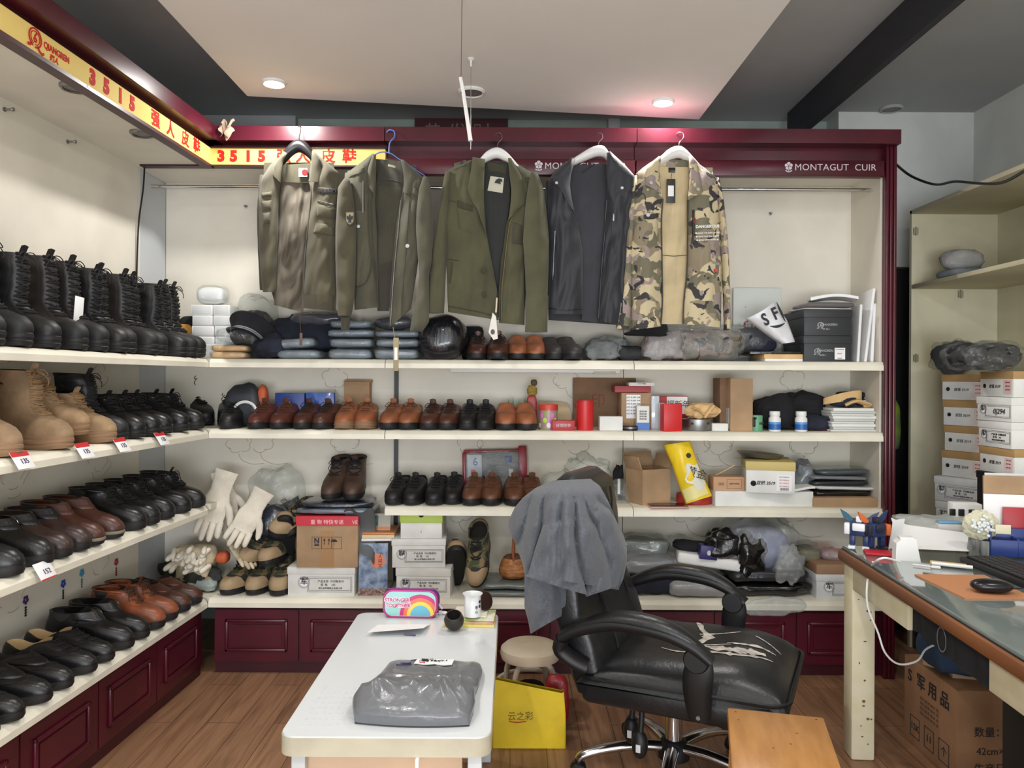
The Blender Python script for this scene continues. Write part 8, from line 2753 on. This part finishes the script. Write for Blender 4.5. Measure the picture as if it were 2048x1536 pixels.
# mouse mat and mouse
q = [dz(1829, 1151), dz(1930, 1199), dz(2070, 1199), dz(1968, 1152)]
c = sum(q, Vector()) / 4
b = MB(); b.prism([(v.x - c.x, v.y - c.y) for v in q], 0, .004, 'z'); tag(b.obj('mouse_mat', mat('orange tan leather', (186, 128, 88), .6, bump=.1), None, (c.x, c.y, DZ), smooth=0), 'orange tan mouse mat on the glass desk top', 'mouse mat')
p = dz(1992, 1192)
t = thing('computer_mouse', 'black computer mouse on the orange mouse mat', 'mouse', (p.x, p.y + .02, DZ + .0045), -.15)
b = MB(); b.cushion(.105, .06, .036, .8, .9, 0, nu=32, nv=14); b.obj('mouse_body', mat('glossy black', (22, 22, 26), .25), t, smooth=60)
b = MB(); b.tube(smooth_path([(.05, 0, .012), (.07, .01, .01), (.1, .04, .006)], 10), .0018, 6); b.obj('wire', M_black, t)
p = dz(1900, 1133)
t = thing('marker_box', 'slim tan pen box with a white cap lying before the keyboard', 'pen box', (p.x, p.y, DZ), -.5)
b = MB(); b.rbox(-.055, .045, -.01, .01, 0, .012, .003); b.obj('box_body', mat('tan print', (206, 170, 110), .5), t)
b = MB(); b.tube([(-.05, -.014, .007), (.06, -.014, .007)], .006, 10); b.obj('white_pen', M_white, t)
t = thing('usb_plug', 'white cable plug lying on the glass beside the stand', 'plug', dz(1862, 1136), -.4)
b = MB(); b.rbox(0, .026, -.006, .006, 0, .008, .002); b.obj('plug_body', M_white, t)
b = MB(); b.tube([(0, 0, .004), (-.03, .008, .004), (-.05, .012, .004)], .002, 6); b.obj('wire', M_white, t)
t = thing('charging_cable', 'white charging cable hanging over the desk edge to the carton below', 'cable', AY(1740, 1133, 2.5))
b = MB(); b.tube(smooth_path([dz(1800, 1124, DZ + .02), dz(1772, 1116, DZ + .04), dz(1754, 1121, DZ + .03), AY(1742, 1136, 2.44), AY(1734, 1170, 2.43), AY(1736, 1215, 2.43), AY(1756, 1265, 2.43), AY(1770, 1305, 2.43), AY(1797, 1328, 2.44), AY(1834, 1322, 2.46), AY(1850, 1300, 2.5), AY(1868, 1290, 2.52)], 50), .0032, 8); b.obj('wire', M_white, t, world=True)
b = MB(); b.tube([AY(1748, 1125, 2.44), AY(1740, 1140, 2.43)], .007, 8); b.obj('connector', M_white, t, world=True)
# organiser
p = dz(2010, 1112)
t = thing('file_organiser', 'blue plastic desk organiser holding papers and folders', 'organiser', (p.x + .06, p.y + .03, DZ), -.25)
M_ob = mat('organiser blue', (36, 58, 128), .4)
for (x0, x1, y0, y1, z1) in ((-.1, .1, -.06, -.054, .055), (-.1, .1, -.004, .002, .085), (-.1, .1, .06, .066, .12), (-.1, -.094, -.06, .066, .1), (.094, .1, -.06, .066, .1), (-.02, -.014, -.06, 0, .06)):
    b = MB(); b.rbox(x0, x1, y0, y1, 0, z1, .002); b.obj('divider', M_ob, t)
b = MB(); b.rbox(-.085, -.04, -.063, -.06, .075, .105, .001); b.obj('paper_note', mat('note cream', (226, 220, 190), .7), t)
base = Vector((p.x + .06, p.y + .03, DZ + .002))
R = Matrix.Rotation(-.25, 3, 'Z')
for nm, lab, x, y, w, h, th, m, tilt in (('brown_folder', 'brown card folder at the back of the blue organiser', .0, .045, .17, .25, .012, M_card, -.05), ('white_folder', 'white frame in front of the brown folder in the organiser', -.01, .028, .16, .19, .004, M_paper, -.05), ('red_booklet', 'dark red booklet in front of the white frame', .01, .014, .095, .15, .006, mat('booklet red', (170, 32, 42), .4), -.04), ('white_papers', 'white papers behind the brown folder in the organiser', .01, .056, .17, .258, .003, M_boxg, -.08)):
    b = MB(); b.rbox(-w / 2, w / 2, -th / 2, th / 2, 0, h, .001)
    tag(b.obj(nm, m, None, base + R @ Vector((x, y, 0)), (tilt, 0, -.25)), lab, 'folder' if 'folder' in nm else 'papers')
b = MB(); b.tube([(0, 0, 0), (.01, -.01, .12)], .005, 8); o = tag(b.obj('pen', mat('dark red pen', (80, 24, 34), .3), None, base + R @ Vector((.05, -.03, 0))), 'dark red pen standing in the front pocket of the blue organiser', 'pen')
p = dz(1945, 1075)
t = thing('note_box', 'white paper cube with black binder clips left of the organiser', 'paper block', (p.x, p.y + .05, DZ), -.2)
b = MB(); b.rbox(-.05, .05, -.03, .03, 0, .12, .004); b.obj('paper_block', M_paper, t)
for x in (-.05, -.02, .015):
    b = MB(); b.rbox(x - .012, x + .008, -.036, -.028, .075, .1, .002); b.obj('binder_clip', M_black, t)

# ------------------------------------------------------------------ below the desk
t = thing('cardboard_carton', 'big cardboard carton with printed characters under the desk', 'cardboard box', (1.417 + .22, 2.605, 0))
M_cb = mat('dim cardboard', (150, 112, 80), .85, var=.08, vscale=6)
b = MB(); b.rbox(-.22, .22, -.165, .165, 0, .298, .003); cb = b.obj('carton', M_cb, t)
rl = (pi / 2, 0, -pi / 2)
for k, ch in enumerate('S军用品'):
    letter(t, ch, .056, M_ink, (-.2208, .125 - k * .073, .235), rl, bold=.001)
for k in range(4):
    letter(t, 'SIZE 38 39 40 41 42', .014, mat('faded print', (100, 74, 56), .8), (-.2208, 0, .185 - k * .017), rl)
for k, yy in enumerate((.09, .0, -.09)):
    b = MB()
    for (a, c, d, e) in ((yy - .03, yy + .03, .03, .032), (yy - .03, yy + .03, .1, .102), (yy - .03, yy - .028, .03, .102), (yy + .028, yy + .03, .03, .102)):
        b.box(-.2212, -.22, a, c, d, e)
    b.obj('printed_frame', M_ink, t, smooth=0)
    letter(t, ['15K', '11', '个'][k], .034, M_ink, (-.2208, yy, .066), rl)
for s_, z, sz, x in (('07', .23, .07, -.02), ('数量：10', .165, .034, -.1), ('42cm×35cm', .105, .032, -.08), ('生产日期', .05, .034, -.1)):
    letter(t, s_, sz, M_ink, (x, -.1656, z))
for k, (dx, dy, w, d_, h, rz, lab) in enumerate([(-.13, .04, .07, .05, .07, .3, 'small upright pale box on the carton under the desk'), (-.11, -.05, .13, .06, .022, -.2, 'flat pale box lying before the small upright box on the carton'), (-.17, .06, .08, .04, .03, .6, 'little carton at the far corner on top of the carton')]):
    b = MB(); b.rbox(-w / 2, w / 2, -d_ / 2, d_ / 2, 0, h, .002); tag(b.obj('small_carton', mat('pale carton', (176, 148, 120), .8), None, (1.637 + dx, 2.605 + dy, .299), (0, 0, rz)), lab, 'box', 'small cartons under the desk')
lump('blue_bag', 'dark blue fabric bag lying on the carton under the desk', 'bag', 1888, 2010, 1277, .299, 2.50, .2, mat('dark blue fabric', (44, 66, 92), .9, bump=.4), crumple=.14, cs=9, seed=230)
lump('black_bag', 'black bag behind the blue fabric bag under the desk', 'bag', 1995, 2060, 1300, .299, 2.46, .2, M_blackc, crumple=.14, cs=9, seed=231)
t = thing('computer_tower', 'black computer tower under the front part of the desk', 'computer', (1.44, 1.9, 0))
b = MB(); b.rbox(-.1, .1, -.2, .2, 0, .43, .006); b.obj('case', mat('tower black', (20, 20, 22), .5), t)
b = MB(); b.rbox(-.09, .09, -.205, -.198, .03, .41, .004); b.obj('front_panel', M_black, t)
